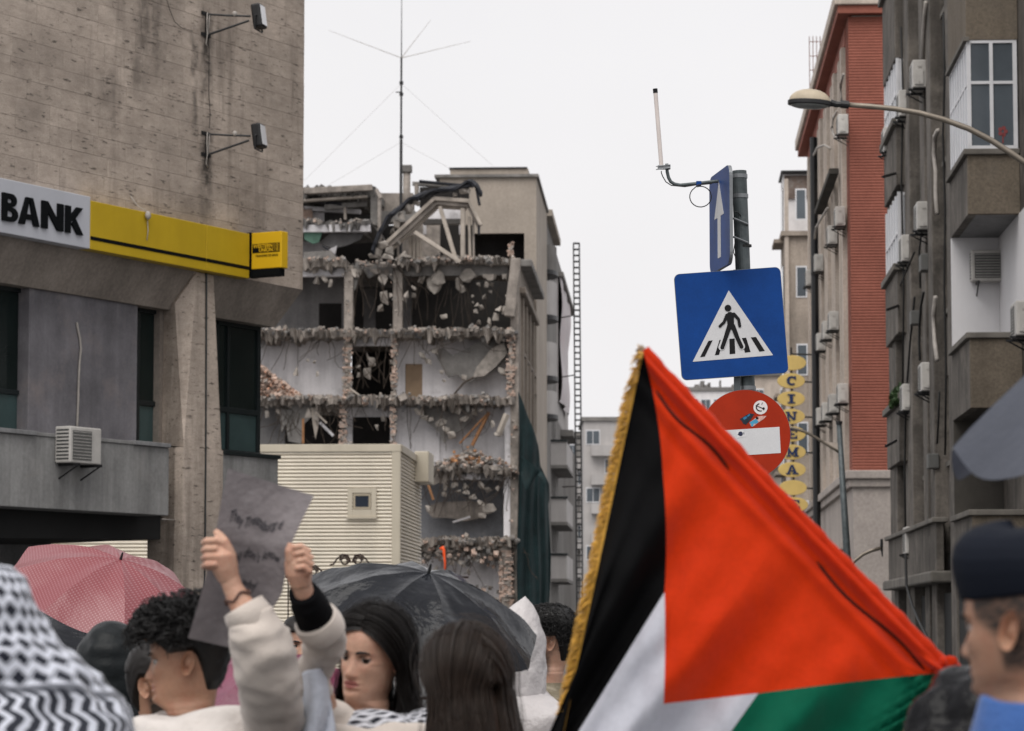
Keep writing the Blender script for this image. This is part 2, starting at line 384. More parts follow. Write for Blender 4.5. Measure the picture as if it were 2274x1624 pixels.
# thin conduit on the column
cu0 = b(395, 1155, .09); cz0 = cu0[1]
mb = MB(); mb.tube([(b(357,1152,.09)[0], .08, cz0),(cu0[0], .08, cz0),(cu0[0], .08, .3)], .014, 6); mb.build('conduit', M_['pipe_white'], bank, FB)
# ---- sign boards on the bank
def sign_thing(name, label, x0, z0): return thing(name, label, 'sign', FB @ Matrix.Translation((x0, -.22, z0)))
M_['sign_white'] = mat('sign_white', (.50,.51,.55), .35, .05, 1, .08)
M_['sign_yellow'] = mat('sign_yellow', (.52,.35,.018), .35, .08, 1, .10)
M_['sign_yellow2'] = mat('sign_yellow2', (.70,.43,.015), .35, .06, 1)
M_['letter_black'] = mat('letter_black', (.005,.006,.007), .5, 0, spec=.08)
DS = -.22
zt1, zb1 = b(200,437,DS)[1], b(200,553,DS)[1]
ws0, ws1 = b(-330,480,DS)[0], b(200.5,480,DS)[0]
s1 = sign_thing('bank_name_sign', 'white sign board with raised black letters BANK on the stone wall', ws0, zb1)
mb = MB(); mb.box(ws0, ws1, DS, -.006, zb1, zt1); mb.build('board', M_['sign_white'], s1, FB, bevel=.01)
def letter(name, polys, x, z, w, h, sl=0.0):
    for poly in polys:
        mb = MB()
        mb.prism([(x+(p[0]+sl*p[1])*w, z+p[1]*h) for p in poly], DS-.035, DS-.003)
        mb.build(name, M_['letter_black'], s1, FB)
def arc(cx, cy, rx, ry, a0, a1, n=10): return [(cx+rx*math.cos(R(a0+(a1-a0)*i/n)), cy+ry*math.sin(R(a0+(a1-a0)*i/n))) for i in range(n+1)]
LB = [[(0,0),(.30,0),(.30,1),(0,1)],
      [(.301,.80)]+[(.301,1)]+arc(.52,.76,.36,.24,90,-90)+[(.301,.52),(.301,.66)]+arc(.50,.74,.12,.075,-90,90),
      [(.301,.40),(.301,.519)]+arc(.55,.26,.42,.26,90,-90)+[(.301,0),(.301,.17)]+arc(.53,.27,.15,.10,-90,90)]
LA = [[(0,0),(.27,0),(.335,.20),(.50,1),(.34,1)],[(.665,.20),(.73,0),(1,0),(.66,1),(.501,1),(.501,.98)],[(.336,.20),(.664,.20),(.604,.39),(.396,.39)]]
LN = [[(0,0),(.27,0),(.27,1),(0,1)],[(.73,0),(1,0),(1,1),(.73,1)],[(.271,1),(.271,.62),(.729,0),(.729,.38)]]
LK = [[(0,0),(.29,0),(.29,1),(0,1)],[(.291,.42),(.291,.66),(.64,1),(.99,1),(.56,.575)],[(.36,.36),(.56,.574),(1.03,0),(.67,0)]]
lz0 = b(100, 508, DS)[1]; lz1 = b(100, 447, DS)[1]
for nm, pol, xa, xb in (('letter_b', LB, 2, 38), ('letter_a', LA, 39, 85), ('letter_n', LN, 90, 138), ('letter_k', LK, 143, 181)):
    ua, ub = b(xa, 480, DS)[0], b(xb, 480, DS)[0]; letter('letter', pol, ua, lz0, ub-ua, lz1-lz0)
ys0, ys1 = ws1+.006, b(556,560,DS)[0]; ysm = b(458,560,DS)[0]
zt2, zb2 = b(300,466,DS)[1], b(300,572,DS)[1]
s2 = sign_thing('long_yellow_sign', 'long yellow sign board with thin black stripe beside the white board', ys0, zb2)
for a_, c_ in ((ys0, ysm-.006), (ysm+.006, ys1-.03)):
    mb = MB(); mb.box(a_, c_, DS, -.006, zb2, zt2); mb.build('board', M_['sign_yellow'], s2, FB, bevel=.01)
    mb = MB(); mb.box(a_+.002, c_-.002, DS-.006, DS-.001, b(300,543.5,DS)[1], b(300,551.5,DS)[1]); mb.build('stripe', M_['letter_black'], s2, FB)
cz = b(322, 480, DS)
mb = MB(); mb.tube([(cz[0]-.12,-.02,zt2+.25),(cz[0]-.05,-.12,zt2+.08),(cz[0],DS-.02,zt2+.02),(cz[0]+.02,DS-.03,zt2-.08),(cz[0]+.05,DS-.025,zt2-.3),(cz[0]+.03,DS-.02,zt2-.45)], .008, 5)
mb.ell((cz[0]+.01,DS-.05,zt2-.06), (.06,.04,.07), 10, 8); mb.build('cable', M_['pipe_white'], s2, FB, smooth=True)
# projecting money transfer box, at right angles to the wall
wz0, wz1 = b(566, 598, -.3)[1], b(566, 517, -.3)[1]; wx = ys1+.02
s3 = thing('money_transfer_sign', 'small projecting yellow light box lettered WESTERN UNION', 'sign', FB @ Matrix.Translation((wx+.2, -.5, wz0-.2)))
# a backing arm fixes it to the long board; its yellow face looks back along the wall
fw = .60
mb = MB(); mb.box(wx, wx+.20, -.22-fw, -.225, wz0, wz1); bx = mb.build('light_box', M_['sign_yellow2'], s3, FB, bevel=.012)
mb = MB(); mb.box(wx-.004, wx+.206, -.224, -.13, wz0-.13, wz1+.01); mb.build('back_plate', M_['letter_black'], s3, FB)
mb = MB(); mb.box(wx-.003, wx+.17, -.22-fw*.93, -.225, wz0-.13, wz0-.004); mb.build('base', M_['letter_black'], s3, FB, bevel=.006)
FW = FB @ Matrix.Translation((wx-.004, -.22, 0)) @ Matrix.Rotation(-math.pi/2, 4, 'Z')    # x runs out from the wall
hh = wz1-wz0
mb = MB(); mb.box(.03, fw-.035, -.002, .0, wz0+hh*.44, wz0+hh*.69); pl = mb.build('logo_panel', M_['letter_black'], s3, FW)
mb = MB(); put_text(mb, 'WESTERN', .235, wz0+hh*.625, hh*.14, -.005, w=.38, bold=.0028)
put_text(mb, 'UNION', .295, wz0+hh*.51, hh*.14, -.005, w=.27, bold=.0028)
for xx in (.45, .475, .505, .53): mb.box(xx, xx+.006+.004*(xx > .5), -.005, -.003, wz0+hh*.455, wz0+hh*.68)
mb.build('lettering', M_['sign_yellow2'], pl, FW, recalc=False)
mb = MB(); put_text(mb, 'TRANSFER DE BANI', .31, wz0+hh*.355, hh*.085, -.004, w=.44, bold=.001); mb.build('lettering', M_['letter_black'], s3, FW, recalc=False)
# ---- floodlights on brackets
M_['lens'] = mat('lens', (.70,.70,.72), .15, .05, 5, spec=.5)
def floodlight(yo, label):
    x0, z0 = b(458, 345+yo, 0); zt_ = b(455, 297+yo, 0)[1]
    F = FB @ Matrix.Translation((x0, 0, z0)); t = thing('floodlight', label, 'floodlight', F, 'floodlights on the bank wall')
    H = zt_-z0
    m1 = MB(); m1.box(-.16, .10, -.02, -.003, H-.03, H+.03); m1.box(-.16, .10, -.02, -.003, -.03, .03); m1.box(-.04, .0, -.03, -.004, -.03, H)
    m1.build('wall_plate', M_['steel_black'], t, F)
    tip = (.38, -.62, H*.93)
    m1 = MB(); m1.tube([(0,0,H),(.15,-.3,H*.94),tip], .018, 6); m1.tube([(0,0,0),(.36,-.6,H*.72)], .020, 6); m1.build('bracket', M_['steel_black'], t, F)
    m1 = MB(); m1.ell((.23,-.40,H*1.02), (.045,.045,.05), 10, 8); m1.build('insulator', M_['pipe_white'], t, F, smooth=True)
    HM = Matrix.Translation((.46, -.74, H*.93)) @ Matrix.Rotation(R(14), 4, 'Z') @ Matrix.Rotation(R(-8), 4, 'X')
    m1 = MB(); m1.box(-.15, .15, -.07, .09, -.20, .20, M=HM); hd = m1.build('lamp_head', M_['steel_black'], t, F, bevel=.03)
    m1 = MB(); m1.box(-.115, .115, -.078, -.071, -.165, .165, M=HM); m1.build('lens', M_['lens'], hd, F)
    m1 = MB(); m1.tube([HM @ Vector(p) for p in ((-.16,.0,.0),(-.19,.02,-.02),(-.19,.05,-.23),(.19,.05,-.23),(.19,.02,0),(.16,0,0))], .014, 6); m1.build('yoke', M_['steel_black'], t, F)
    m1 = MB(); m1.tube([(-.02,-.03,H+.02),(-.06,-.05,H*.6),(-.03,-.04,.0),(-.05,-.03,-.15),(.0,-.03,-.2)], .010, 5)
    m1.tube([(.02,-.05,H),(.0,-.05,H*.5),(-.01,-.04,0)], .008, 5); m1.build('cable', M_['pipe_white'], t, F, smooth=True)
floodlight(0, 'black floodlight on wall bracket, lower of the two above the yellow sign')
floodlight(-266, 'black floodlight on wall bracket, upper one at the photo top')
x0 = b(462, 150, 0)
mb = MB(); pts = [(b(x_, y_, 0)[0], -.015, b(x_, y_, 0)[1]) for x_, y_ in ((461,80),(463,115),(462,160),(462,210),(465,255),(463,285))]
mb.tube(pts, .0045, 5); mb.build('cable', M_['cable'], bank, FB)
mb = MB(); pts = [(b(x_, y_, 0)[0], -.02, b(x_, y_, 0)[1]) for x_, y_ in ((366,-8),(374,20),(385,48),(400,62),(425,70))]
mb.tube(pts, .0045, 5); mb.build('cable', M_['cable'], bank, FB)
# ---- air conditioner builder (front looks along local -y, origin at bottom centre of the back)
def ac_meshes():
    r = {}
    m1 = MB(); m1.box(-.40, .40, -.31, -.02, 0, .56); r['casing'] = m1
    m1 = MB(); m1.box(-.34, .14, -.318, -.3105, .05, .50); r['grille'] = m1
    m1 = MB()
    for k in range(9): m1.box(-.33, .13, -.322, -.3185, .075+k*.05, .083+k*.05)
    r['guard'] = m1
    m1 = MB(); m1.box(.40, .43, -.26, -.10, .06, .36); m1.box(.4301, .436, -.22, -.14, .42, .46); m1.tube([(.43,-.2,.12),(.47,-.2,.12),(.47,-.19,.05)], .012, 6); r['valve_cover'] = m1
    for sx, nm in ((-.28, 'bracket'), (.28, 'bracket_')):
        m1 = MB(); m1.box(sx-.02, sx+.02, -.40, 0, -.045, -.004); m1.tube([(sx, -.38, -.03), (sx, .0, -.24)], .014, 5); r[nm] = m1
    m1 = MB()
    for k in range(9): m1.box(-.404, -.4005, -.28, -.05, .05+k*.055, .075+k*.055)
    r['side_vent'] = m1
    return r
M_['ac_grey'] = mat('ac_grey', (.11,.11,.105), .6, .1, 8)
ACM = {'casing':'ac_white','grille':'ac_grey','guard':'ac_white','valve_cover':'ac_white','bracket':'steel_black','bracket_':'steel_black','side_vent':'ac_dark'}
AC_CACHE = {}
def aircon(label, F, group='air conditioner units on the facades', sc=1.0, bracket=True):
    t = thing('air_conditioner', label, 'air conditioner', F, group)
    for nm, m1 in ac_meshes().items():
        if nm[:7] == 'bracket' and not bracket: continue
        if nm not in AC_CACHE:
            o = m1.build(nm.strip('_'), M_[ACM[nm]], t, F, bevel=(.02 if nm == 'casing' else 0)); AC_CACHE[nm] = o
        else:
            o = AC_CACHE[nm].copy(); COL.objects.link(o); o.parent = t; INV[o.name] = F.inverted()
        o.scale = (sc,)*3
    return t
ac0, acz = b(187, 1030, -.5)
aircon('white air conditioner unit fixed below the grey plaster panel of the bank', FB @ Matrix.Translation((ac0-.02, -.24, acz)), sc=.98)
mb = MB(); pts = [(b(x_, y_, .38)[0], .375, b(x_, y_, .38)[1]) for x_, y_ in ((170,716),(172,730),(177,752),(179,775),(176,805),(174,845),(173,890),(171,935),(170,962))]
mb.tube(pts, .018, 7); mb.build('refrigerant_pipe', M_['pipe_white'], bank, FB, smooth=True)
# ================================================================== half-demolished apartment house
LY = 141.0
def d(x, y, ly=LY): return on_y(FS, x, y, ly)
def dz(y, ly=LY): return on_y(FS, 1000, y, ly)[1]
def dx(x, ly=LY): return on_y(FS, x, 1000, ly)[0]
KM = FPX/LY                                           # pixels per metre on the cut face
ruin = thing('demolished_building', 'half-demolished apartment house with open rooms, hanging concrete and rubble', 'building', FS @ Matrix.Translation((dx(860), LY, 0)))
M_['broken'] = mat('broken_concrete', (.30,.265,.235), .9, .45, 1.3, .55, ((.09,.083,.078), .75, 1.0, .54), .5, 14, fine=.25)
M_['broken2'] = mat('broken_concrete_grey', (.20,.19,.18), .9, .35, 1.3, .25, None, .5, 14, fine=.25)
M_['chunk'] = mat('chunk', (.36,.325,.29), .9, .4, 3, 0, ((.20,.185,.17), .6, 4, .5), .4, 12, orand=.35, fine=.2)
M_['roomwhite'] = mat('room_white', (.74,.72,.735), .85, .14, .5, .55, ((.17,.16,.155), .85, .55, .53), .1, 8, fine=.06, sscale=.9)
M_['roomgrey'] = mat('room_grey', (.17,.165,.165), .9, .3, .6, .3, ((.35,.32,.30), .4, .8, .58), .2, 8, fine=.15)
M_['roomblue'] = mat('room_blue_grey', (.21,.215,.23), .9, .2, .6, .3, ((.42,.40,.37), .6, .7, .60), .2, 8, fine=.15)
M_['roomshade'] = mat('room_shade', (.022,.020,.019), .9, .3, .8)  # near-black wall colour paints in the shade of the deep rooms
M_['brickred'] = mat('brick', (.40,.22,.15), .9, .3, 3, 0, None, .3, 20, orand=.4, fine=.2)
M_['brickmix'] = mat('brick_mixed', (.40,.29,.235), .9, .5, 2.2, 0, ((.52,.48,.44), .7, 2.5, .5), .4, 14, fine=.3)
M_['rebar'] = mat('rebar', (.05,.038,.03), .8, .3, 3)
M_['timber'] = mat('timber', (.42,.37,.32), .8, .25, 1.5, .45, None, .3, 20, fine=.2)
M_['wood_orange'] = mat('wood_orange', (.30,.15,.07), .8, .3, 2)
M_['tar'] = mat('roofing_felt', (.012,.013,.018), .6, .5, 3, 0, None, .5, 8)
M_['sidewall'] = mat('sidewall', (.235,.20,.168), .85, .25, .5, .5, ((.12,.105,.09), .6, .5, .5), .3, 12, fine=.15, sscale=.8)
wob = lambda p, k=1.0, s=.6: noise.noise(Vector(p)*s)*k
def rough_slab(name, x0, x1, y0, y1, m, depth=5.5, ly=LY, jag=.35, parent=None, tilt=0):
    # floor slab with a torn front edge
    n = max(6, int((x1-x0)/5)); mb = MB(); X0, X1 = dx(x0, ly), dx(x1, ly); zt, zb = dz(y0, ly), dz(y1, ly)
    vs = []
    for i in range(n+1):
        t = i/n; x = X0+(X1-X0)*t; e = rnd.uniform(-jag, jag*.5); sg = rnd.uniform(-.09, .09); zz = tilt*(t-.5) - (noise.noise(Vector(((x0+(x1-x0)*t)*.014, y0*.1, 4)))*7)/KM*.8
        vs += [(x, ly+e, zt+sg+zz), (x, ly+e+rnd.uniform(-.1,.25), zb-rnd.choice((0,.02,.05,.1,.15,.45))*rnd.random()+zz), (x, ly+depth, zb+zz), (x, ly+depth, zt+zz)]
    fs = [(4*i+k, 4*i+(k+1) % 4, 4*(i+1)+(k+1) % 4, 4*(i+1)+k) for i in range(n) for k in range(4)] + [(0,1,2,3), (4*n+3,4*n+2,4*n+1,4*n)]
    mb.add(vs, fs); return mb.build(name, m, parent or ruin, FS)
def panel(name, x0, x1, y0, y1, m, ly, th=.15, holes=(), parent=None):
    X0, X1, Z0, Z1 = dx(x0, ly), dx(x1, ly), dz(y1, ly), dz(y0, ly); mb = MB()
    xs = X0
    for hx0, hx1, hy0, hy1 in sorted(holes):
        a, c, zt = dx(hx0, ly), dx(hx1, ly), dz(hy0, ly); zb = dz(hy1, ly)
        mb.box(xs, a, ly, ly+th, Z0, Z1); mb.box(a, c, ly+.001, ly+th-.001, zt, Z1)
        if zb > Z0+.05: mb.box(a, c, ly+.001, ly+th-.001, Z0, zb)
        xs = c
    mb.box(xs, X1, ly, ly+th, Z0, Z1); return mb.build(name, m, parent or ruin, FS)
def block(name, x0, x1, y0, y1, m, ly, depth, parent=None, bevel=.0):
    mb = MB(); mb.box(dx(x0, ly), dx(x1, ly), ly, ly+depth, dz(y1, ly), dz(y0, ly)); return mb.build(name, m, parent or ruin, FS, bevel=bevel)
# slabs
rough_slab('floor_slab', 545, 832, 414, 432, M_['broken2'], 7, LY+1.5, .3)
rough_slab('floor_slab', 545, 824, 488, 496, M_['broken2'], 7, LY+.5)
rough_slab('floor_slab', 545, 768, 574, 592, M_['broken'], 7, LY)
rough_slab('floor_slab', 878, 1140, 572, 586, M_['broken'], 7, LY)
rough_slab('floor_slab', 768, 878, 586, 600, M_['broken2'], 7, LY+1.2)
rough_slab('floor_slab', 545, 1142, 731, 746, M_['broken'], 9, LY)
rough_slab('floor_slab', 545, 1142, 878, 896, M_['broken'], 9, LY)
rough_slab('floor_slab', 900, 1150, 1032, 1050, M_['broken'], 9, LY)
rough_slab('floor_slab', 900, 1150, 1194, 1212, M_['broken'], 9, LY)
# beams
block('beam', 545, 820, 497, 513, M_['roomwhite'], LY+.6, .4)
block('beam', 545, 764, 594, 612, M_['roomwhite'], LY+.5, .4)
block('beam', 886, 1128, 587, 612, M_['broken2'], LY+.5, .45)
block('beam', 783, 869, 749, 767, M_['roomwhite'], LY+.7, .3)
block('beam', 545, 1125, 896, 904, M_['broken2'], LY+1.2, .4)
block('beam', 935, 1115, 1050, 1065, M_['roomwhite'], LY+.5, .4)
block('beam', 920, 1110, 1213, 1236, M_['broken2'], LY+.4, .4)
# rooms
panel('room_wall', 545, 764, 605, 735, M_['roomgrey'], LY+3.2, holes=((706, 757, 672, 735),))
panel('room_wall', 545, 1150, 590, 740, M_['roomshade'], LY+10)
panel('room_wall', 893, 913, 605, 735, M_['roomgrey'], LY+4)
panel('room_wall', 806, 832, 640, 735, M_['roomgrey'], LY+5)
panel('room_wall', 545, 765, 744, 885, M_['roomwhite'], LY+1.7)
panel('room_wall', 875, 1132, 744, 885, M_['roomwhite'], LY+1.9, holes=((899, 937, 808, 885),))
panel('room_wall', 780, 872, 760, 885, M_['roomshade'], LY+8)
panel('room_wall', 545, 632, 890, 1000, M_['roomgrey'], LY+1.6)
panel('room_wall', 545, 880, 890, 1060, M_['roomshade'], LY+8)
panel('room_wall', 768, 872, 893, 1000, M_['roomwhite'], LY+1.3, holes=((782, 866, 925, 1000),))
panel('room_wall', 868, 1130, 890, 1045, M_['roomwhite'], LY+1.7)
panel('room_wall', 900, 1122, 1040, 1200, M_['roomblue'], LY+2.6)
panel('room_wall', 900, 1115, 1200, 1500, M_['roomwhite'], LY+1.6)
panel('room_wall', 545, 1050, 500, 600, M_['roomshade'], LY+9)
panel('room_wall', 700, 830, 440, 500, M_['roomgrey'], LY+7.5)
panel('room_wall', 640, 735, 535, 580, M_['roomwhite'], LY+4)
o = panel('door', 899, 937, 808, 885, M_['wood_orange'], LY+2.0, .06)
o.data.materials[0] = mat('door_wood', (.33,.235,.155), .7, .2, 1.5)
panel('door', 945, 976, 955, 1040, M_['roomwhite'], LY+1.62, .06)
mb = MB(); mb.box(dx(545), dx(1150), LY+.1, LY+10, dz(741), dz(734)); mb.build('floor_core', M_['roomgrey'], ruin, FS)
# columns and piers
for x0, x1, y0, y1, m, ly in ((762,782,588,735,'broken',LY+.3), (871,892,580,735,'broken',LY+.3), (1120,1134,895,1035,'roomwhite',LY+.5), (1118,1133,1048,1196,'roomwhite',LY+.4),
      (1133,1151,575,1500,'broken',LY+.25), (820,838,420,500,'broken2',LY+1.6), (836,843,425,585,'broken',LY+1.2), (1108,1132,1212,1500,'brickmix',LY+.3)):
    block('column', x0, x1, y0, y1, M_[m], ly, .6, bevel=.04)
mb = MB(); q = [d(1135,574), d(1157,575), d(1143,705), d(1119,702)]; mb.prism(q, LY-.25, LY+.3); mb.build('leaning_column', M_['broken'], ruin, FS, bevel=.05)
def brick_pier(x0, x1, y0, y1, ly):
    mb = MB(); z = dz(y1, ly); zt = dz(y0, ly); X0, X1 = dx(x0, ly), dx(x1, ly); row = 0
    mb.box(X0+.12, X1-.12, ly+.05, ly+.4, z, zt, 1)
    while z < zt:
        x = X0 - (row % 2)*.12
        while x < X1:
            w = .25
            if rnd.random() < .85:
                e = rnd.uniform(-.06, .05); a = max(x, X0)+rnd.uniform(-.05,.05); c = min(x+w, X1)+rnd.uniform(-.05,.05)
                if c-a > .06: mb.box(a, c-.015, ly+e, ly+.3, z, z+.085, 0 if rnd.random() < .62 else 1)
            x += w
        z += .10; row += 1
    mb.build('brick_pier', [M_['brickmix'], M_['broken']], ruin, FS, recalc=False, kind='stuff')
for a in ((760,781,745,882,LY+.1), (867,882,745,882,LY+.1), (752,771,896,986,LY+.1), (866,880,896,986,LY+.1), (1124,1143,745,880,LY+.05), (1108,1140,1212,1420,LY+.0)): brick_pier(*a)
# ---- chunk meshes
def chunk_mesh(seed, flat=1.0, name='chunk'):
    r = random.Random(seed); import bmesh
    bm = bmesh.new(); n = 9 if flat == 1.0 else 12
    for i in range(n):
        if flat == 1.0: q = Vector((r.choice((-1,1))*r.uniform(.15,.5), r.choice((-1,1))*r.uniform(.15,.5), r.choice((-1,1))*r.uniform(.12,.45)))
        else: a_ = 6.283*i/n; q = Vector((math.cos(a_)*r.uniform(.28,.52), r.choice((-.12,.12))*r.uniform(.6,1), math.sin(a_)*r.uniform(.28,.52)))
        bm.verts.new(q)
    bmesh.ops.convex_hull(bm, input=bm.verts); 
    for v in [v for v in bm.verts if not v.link_faces]: bm.verts.remove(v)
    me = bpy.data.meshes.new(name); bm.to_mesh(me); bm.free(); return me
CH = [chunk_mesh(i) for i in range(8)]; PL = [chunk_mesh(20+i, .35) for i in range(6)]
for me in CH + PL: me.materials.append(M_['chunk'])
BR = [chunk_mesh(50+i) for i in range(3)]
for me in BR:
    me.materials.append(M_['brickred'])
RL = ruin.matrix_world.inverted() @ FS if False else Matrix.Translation((-dx(860), -LY, 0))     # street frame -> ruin local
def put_chunk(me, x, y, w, h=None, ly=LY, rot=None, name='rubble_chunk'):
    X, Z = d(x, y, ly); s_ = w/KM; h_ = (h or w)/KM
    Mx = RL @ Matrix.Translation((X, ly, Z)) @ Matrix.Rotation(rnd.uniform(0, 6.28) if rot is None else rot, 4, 'Y') @ Matrix.Rotation(rnd.uniform(-.4,.4), 4, 'Z') @ Matrix.Diagonal((s_, (s_+h_)*.5, h_, 1))
    return piece(name, me, ruin, Mx)
# plates and lumps still hanging on their reinforcement
hang = [(962,628,40,52),(975,618,36,40),(1037,613,40,34),(1018,632,16,40),(936,622,15,26),(1028,640,12,22),(900,653,16,18),(918,640,14,14),(918,656,12,12),(898,666,12,14),
 (850,620,24,26),(853,662,18,36),(845,685,18,22),(868,655,10,12),(700,622,20,22),(722,620,14,24),(733,630,10,20),(1062,632,10,10),(1080,632,12,14),(1092,632,11,11),(1075,660,12,14),
 (1049,657,7,7),(1057,677,13,8),(1050,672,6,8),(1068,683,12,12),(1057,692,12,12),(985,703,16,11),(1088,648,8,8),(1060,716,14,14),(1101,703,14,22),(1106,685,16,14),(1087,715,8,22),(1122,690,16,20),(1128,660,12,14),
 (826,803,22,22),(815,830,18,30),(796,815,10,12),(797,832,10,14),(815,792,8,22),(938,790,18,22),(948,802,10,12),(955,805,10,16),(980,826,9,9),(683,801,6,8),(698,804,9,12),(706,830,9,16),(655,825,14,24),(1116,825,18,26),
 (1020,750,14,20),(965,782,18,14),(1030,838,14,12),(985,846,8,8),(660,905,24,28),(685,915,16,30),(640,900,18,18),(620,915,16,22),(592,920,12,18),(705,925,14,34),(730,905,12,20),(930,915,20,24),(942,928,22,18),(958,930,14,12),(978,940,30,20),(990,955,22,24),(1002,967,20,18),(1015,912,26,16),
 (1030,930,24,14),(1055,915,16,20),(1068,912,12,12),(1095,940,12,22),(1108,960,14,22),(1104,965,12,12),(850,930,16,12),(836,950,8,16),(955,1060,26,24),(975,1064,20,26),(940,1060,14,18),(1010,1076,20,14),(1030,1080,18,16),(1070,1078,16,22),(1082,1088,18,12),(1105,1085,10,14),
 (988,1082,10,16),(986,1098,12,14),(1018,1092,14,12),(1036,1092,16,12),(1085,1130,34,26),(1068,1118,22,18),(950,1130,16,16),(1050,1105,20,14),(1070,1145,18,12),(950,1218,30,20),(985,1222,30,24),(1010,1238,24,24),(1022,1226,22,20),(950,1235,18,16),(975,1235,16,12),(1025,1253,18,18),(1055,1238,16,18),(1070,1240,14,12),
 (940,1225,18,14),(1010,1210,22,14),(965,1262,16,14),(1040,1270,12,18)]
for i, (x, y, w, h) in enumerate(hang):
    big = w > 22
    put_chunk((PL if big else CH)[i % (6 if big else 8)], x, y, w*1.05, h*1.1, LY+rnd.uniform(.1,.7), rnd.uniform(-.3,.3), 'hanging_chunk')
# broken floor panels hanging like curtains
def hang_panel(pts, ly, m, th=.14):
    mb = MB(); mb.prism([d(x, y, ly) for x, y in pts], ly, ly+th); mb.build('hanging_panel', m, ruin, FS)
hang_panel([(963,778),(985,772),(1005,790),(1060,760),(1118,752),(1126,770),(1122,800),(1092,822),(1060,838),(1040,850),(1015,832),(995,838),(975,805)], LY+.9, M_['broken2'])
hang_panel([(1050,838),(1058,815),(1090,775),(1118,760),(1126,785),(1100,815),(1075,835)], LY+.6, M_['chunk'])
hang_panel([(925,905),(960,898),(1040,900),(1052,925),(1030,950),(1003,968),(985,985),(975,960),(950,940),(938,925)], LY+.9, M_['broken2'])
hang_panel([(955,1122),(975,1115),(1040,1112),(1082,1118),(1084,1140),(1060,1152),(1030,1158),(1000,1150),(960,1150),(950,1138)], LY+1.8, M_['broken'])
hang_panel([(930,1048),(1000,1048),(992,1075),(975,1072),(960,1078),(945,1066)], LY+.1, M_['broken'])
hang_panel([(620,898),(705,900),(700,950),(692,925),(676,940),(668,985),(640,980),(634,940),(625,960)], LY+.4, M_['broken2'])
hang_panel([(690,905),(712,905),(706,948),(700,975),(694,940)], LY+.2, M_['timber'])
hang_panel([(783,590),(872,586),(872,625),(860,612),(848,640),(838,608),(820,618),(800,600),(790,640),(783,650)], LY+.5, M_['broken2'])
rp = random.Random(21)
for k in range(64):                                    # ragged bits of slab and ceiling hanging from the floor edges
    xa, xb, yy = rp.choice(((580,760,744),(785,868,600),(885,1125,744),(890,1125,612),(580,760,893),(775,865,893),(885,1120,893),(930,1110,1048),(925,1105,1210),(680,765,590)))
    x = rp.uniform(xa, xb); w = rp.uniform(7, 26); h_ = rp.uniform(6, 24); pts = [(x-w/2, yy-3), (x+w/2, yy-3)]
    for q in range(5): pts.append((x+w/2-w*(q+.5)/5+rp.uniform(-2,2), yy+h_*rp.uniform(.25,1)))
    hang_panel(pts, LY+rp.uniform(.05,.6), M_[rp.choice(('broken','broken2','chunk','roomgrey','broken'))], rp.uniform(.08,.2))
# rubble lying along every broken floor edge
edges = [(575,1140,733,1.0),(575,1140,881,1.25),(925,1150,1036,1.35),(920,1150,1197,1.25),(674,768,576,.9),(880,1130,573,.8),(790,880,584,1.2),(674,830,490,.4),(860,1015,575,.9)]
def edge_y(x, y): return y + noise.noise(Vector((x*.05, y*.1, 0)))*6 + noise.noise(Vector((x*.014, y*.1, 4)))*7
big_n = 0
stuff = MB(); gl = LY
import bmesh
ico = [(0.0,0.0,1.0)]
def small_bit(mb, X, Y, Z, s_, mi):
    vs = [Vector((rnd.uniform(.35,.6)*sx, rnd.uniform(.35,.6)*sy, rnd.uniform(.3,.55)*sz))*s_ for sx in (-1,1) for sy in (-1,1) for sz in (-1,1)]
    Mr = Matrix.Rotation(rnd.uniform(0,6.28), 3, 'X') @ Matrix.Rotation(rnd.uniform(0,6.28), 3, 'Z')
    vs = [Mr @ v + Vector((X, Y, Z)) for v in vs]
    mb.add(vs, [(0,1,3,2),(4,6,7,5),(0,4,5,1),(2,3,7,6),(0,2,6,4),(1,5,7,3)], mi)
for x0, x1, y, dens in edges:
    L = (x1-x0)
    for k in range(int(L*dens*.035)):
        x = rnd.uniform(x0, x1); s_ = rnd.uniform(4, 8)*rnd.choice((1,1,1.5))
        if noise.noise(Vector((x*.045, y*.7, 9))) < -.02: continue
        put_chunk(rnd.choice(CH), x, edge_y(x, y)+rnd.uniform(-4,7), s_, s_*rnd.uniform(.6,1), LY+rnd.uniform(-.4,.2)); big_n += 1
    for k in range(int(L*dens*1.35)):
        x = rnd.uniform(x0, x1); hv = max(0, noise.noise(Vector((x*.035, y*.3, 2)))); yy = edge_y(x, y)+rnd.gauss(2+5*hv, 2.0+6*hv); ly = LY+rnd.uniform(-.5,.25)
        if noise.noise(Vector((x*.045, y*.7, 9))) < -.02 and rnd.random() < .8: continue
        X, Z = d(x, yy, ly); small_bit(stuff, X, ly, Z, abs(rnd.gauss(0,.06))*rnd.choice((.6,1,1.6))+.025, rnd.choice((0,0,0,1,1,2)))
# rubble on the faces of piers and by the right edge
for k in range(130):
    x = rnd.choice((772,876,1136,1136)) + rnd.gauss(0,5); yy = rnd.uniform(590, 1330 if x > 1000 else 985); ly = LY+rnd.uniform(-.15,.2)
    X, Z = d(x, yy, ly); small_bit(stuff, X, ly, Z, abs(rnd.gauss(0,.06))+.03, rnd.choice((0,0,1,2)))
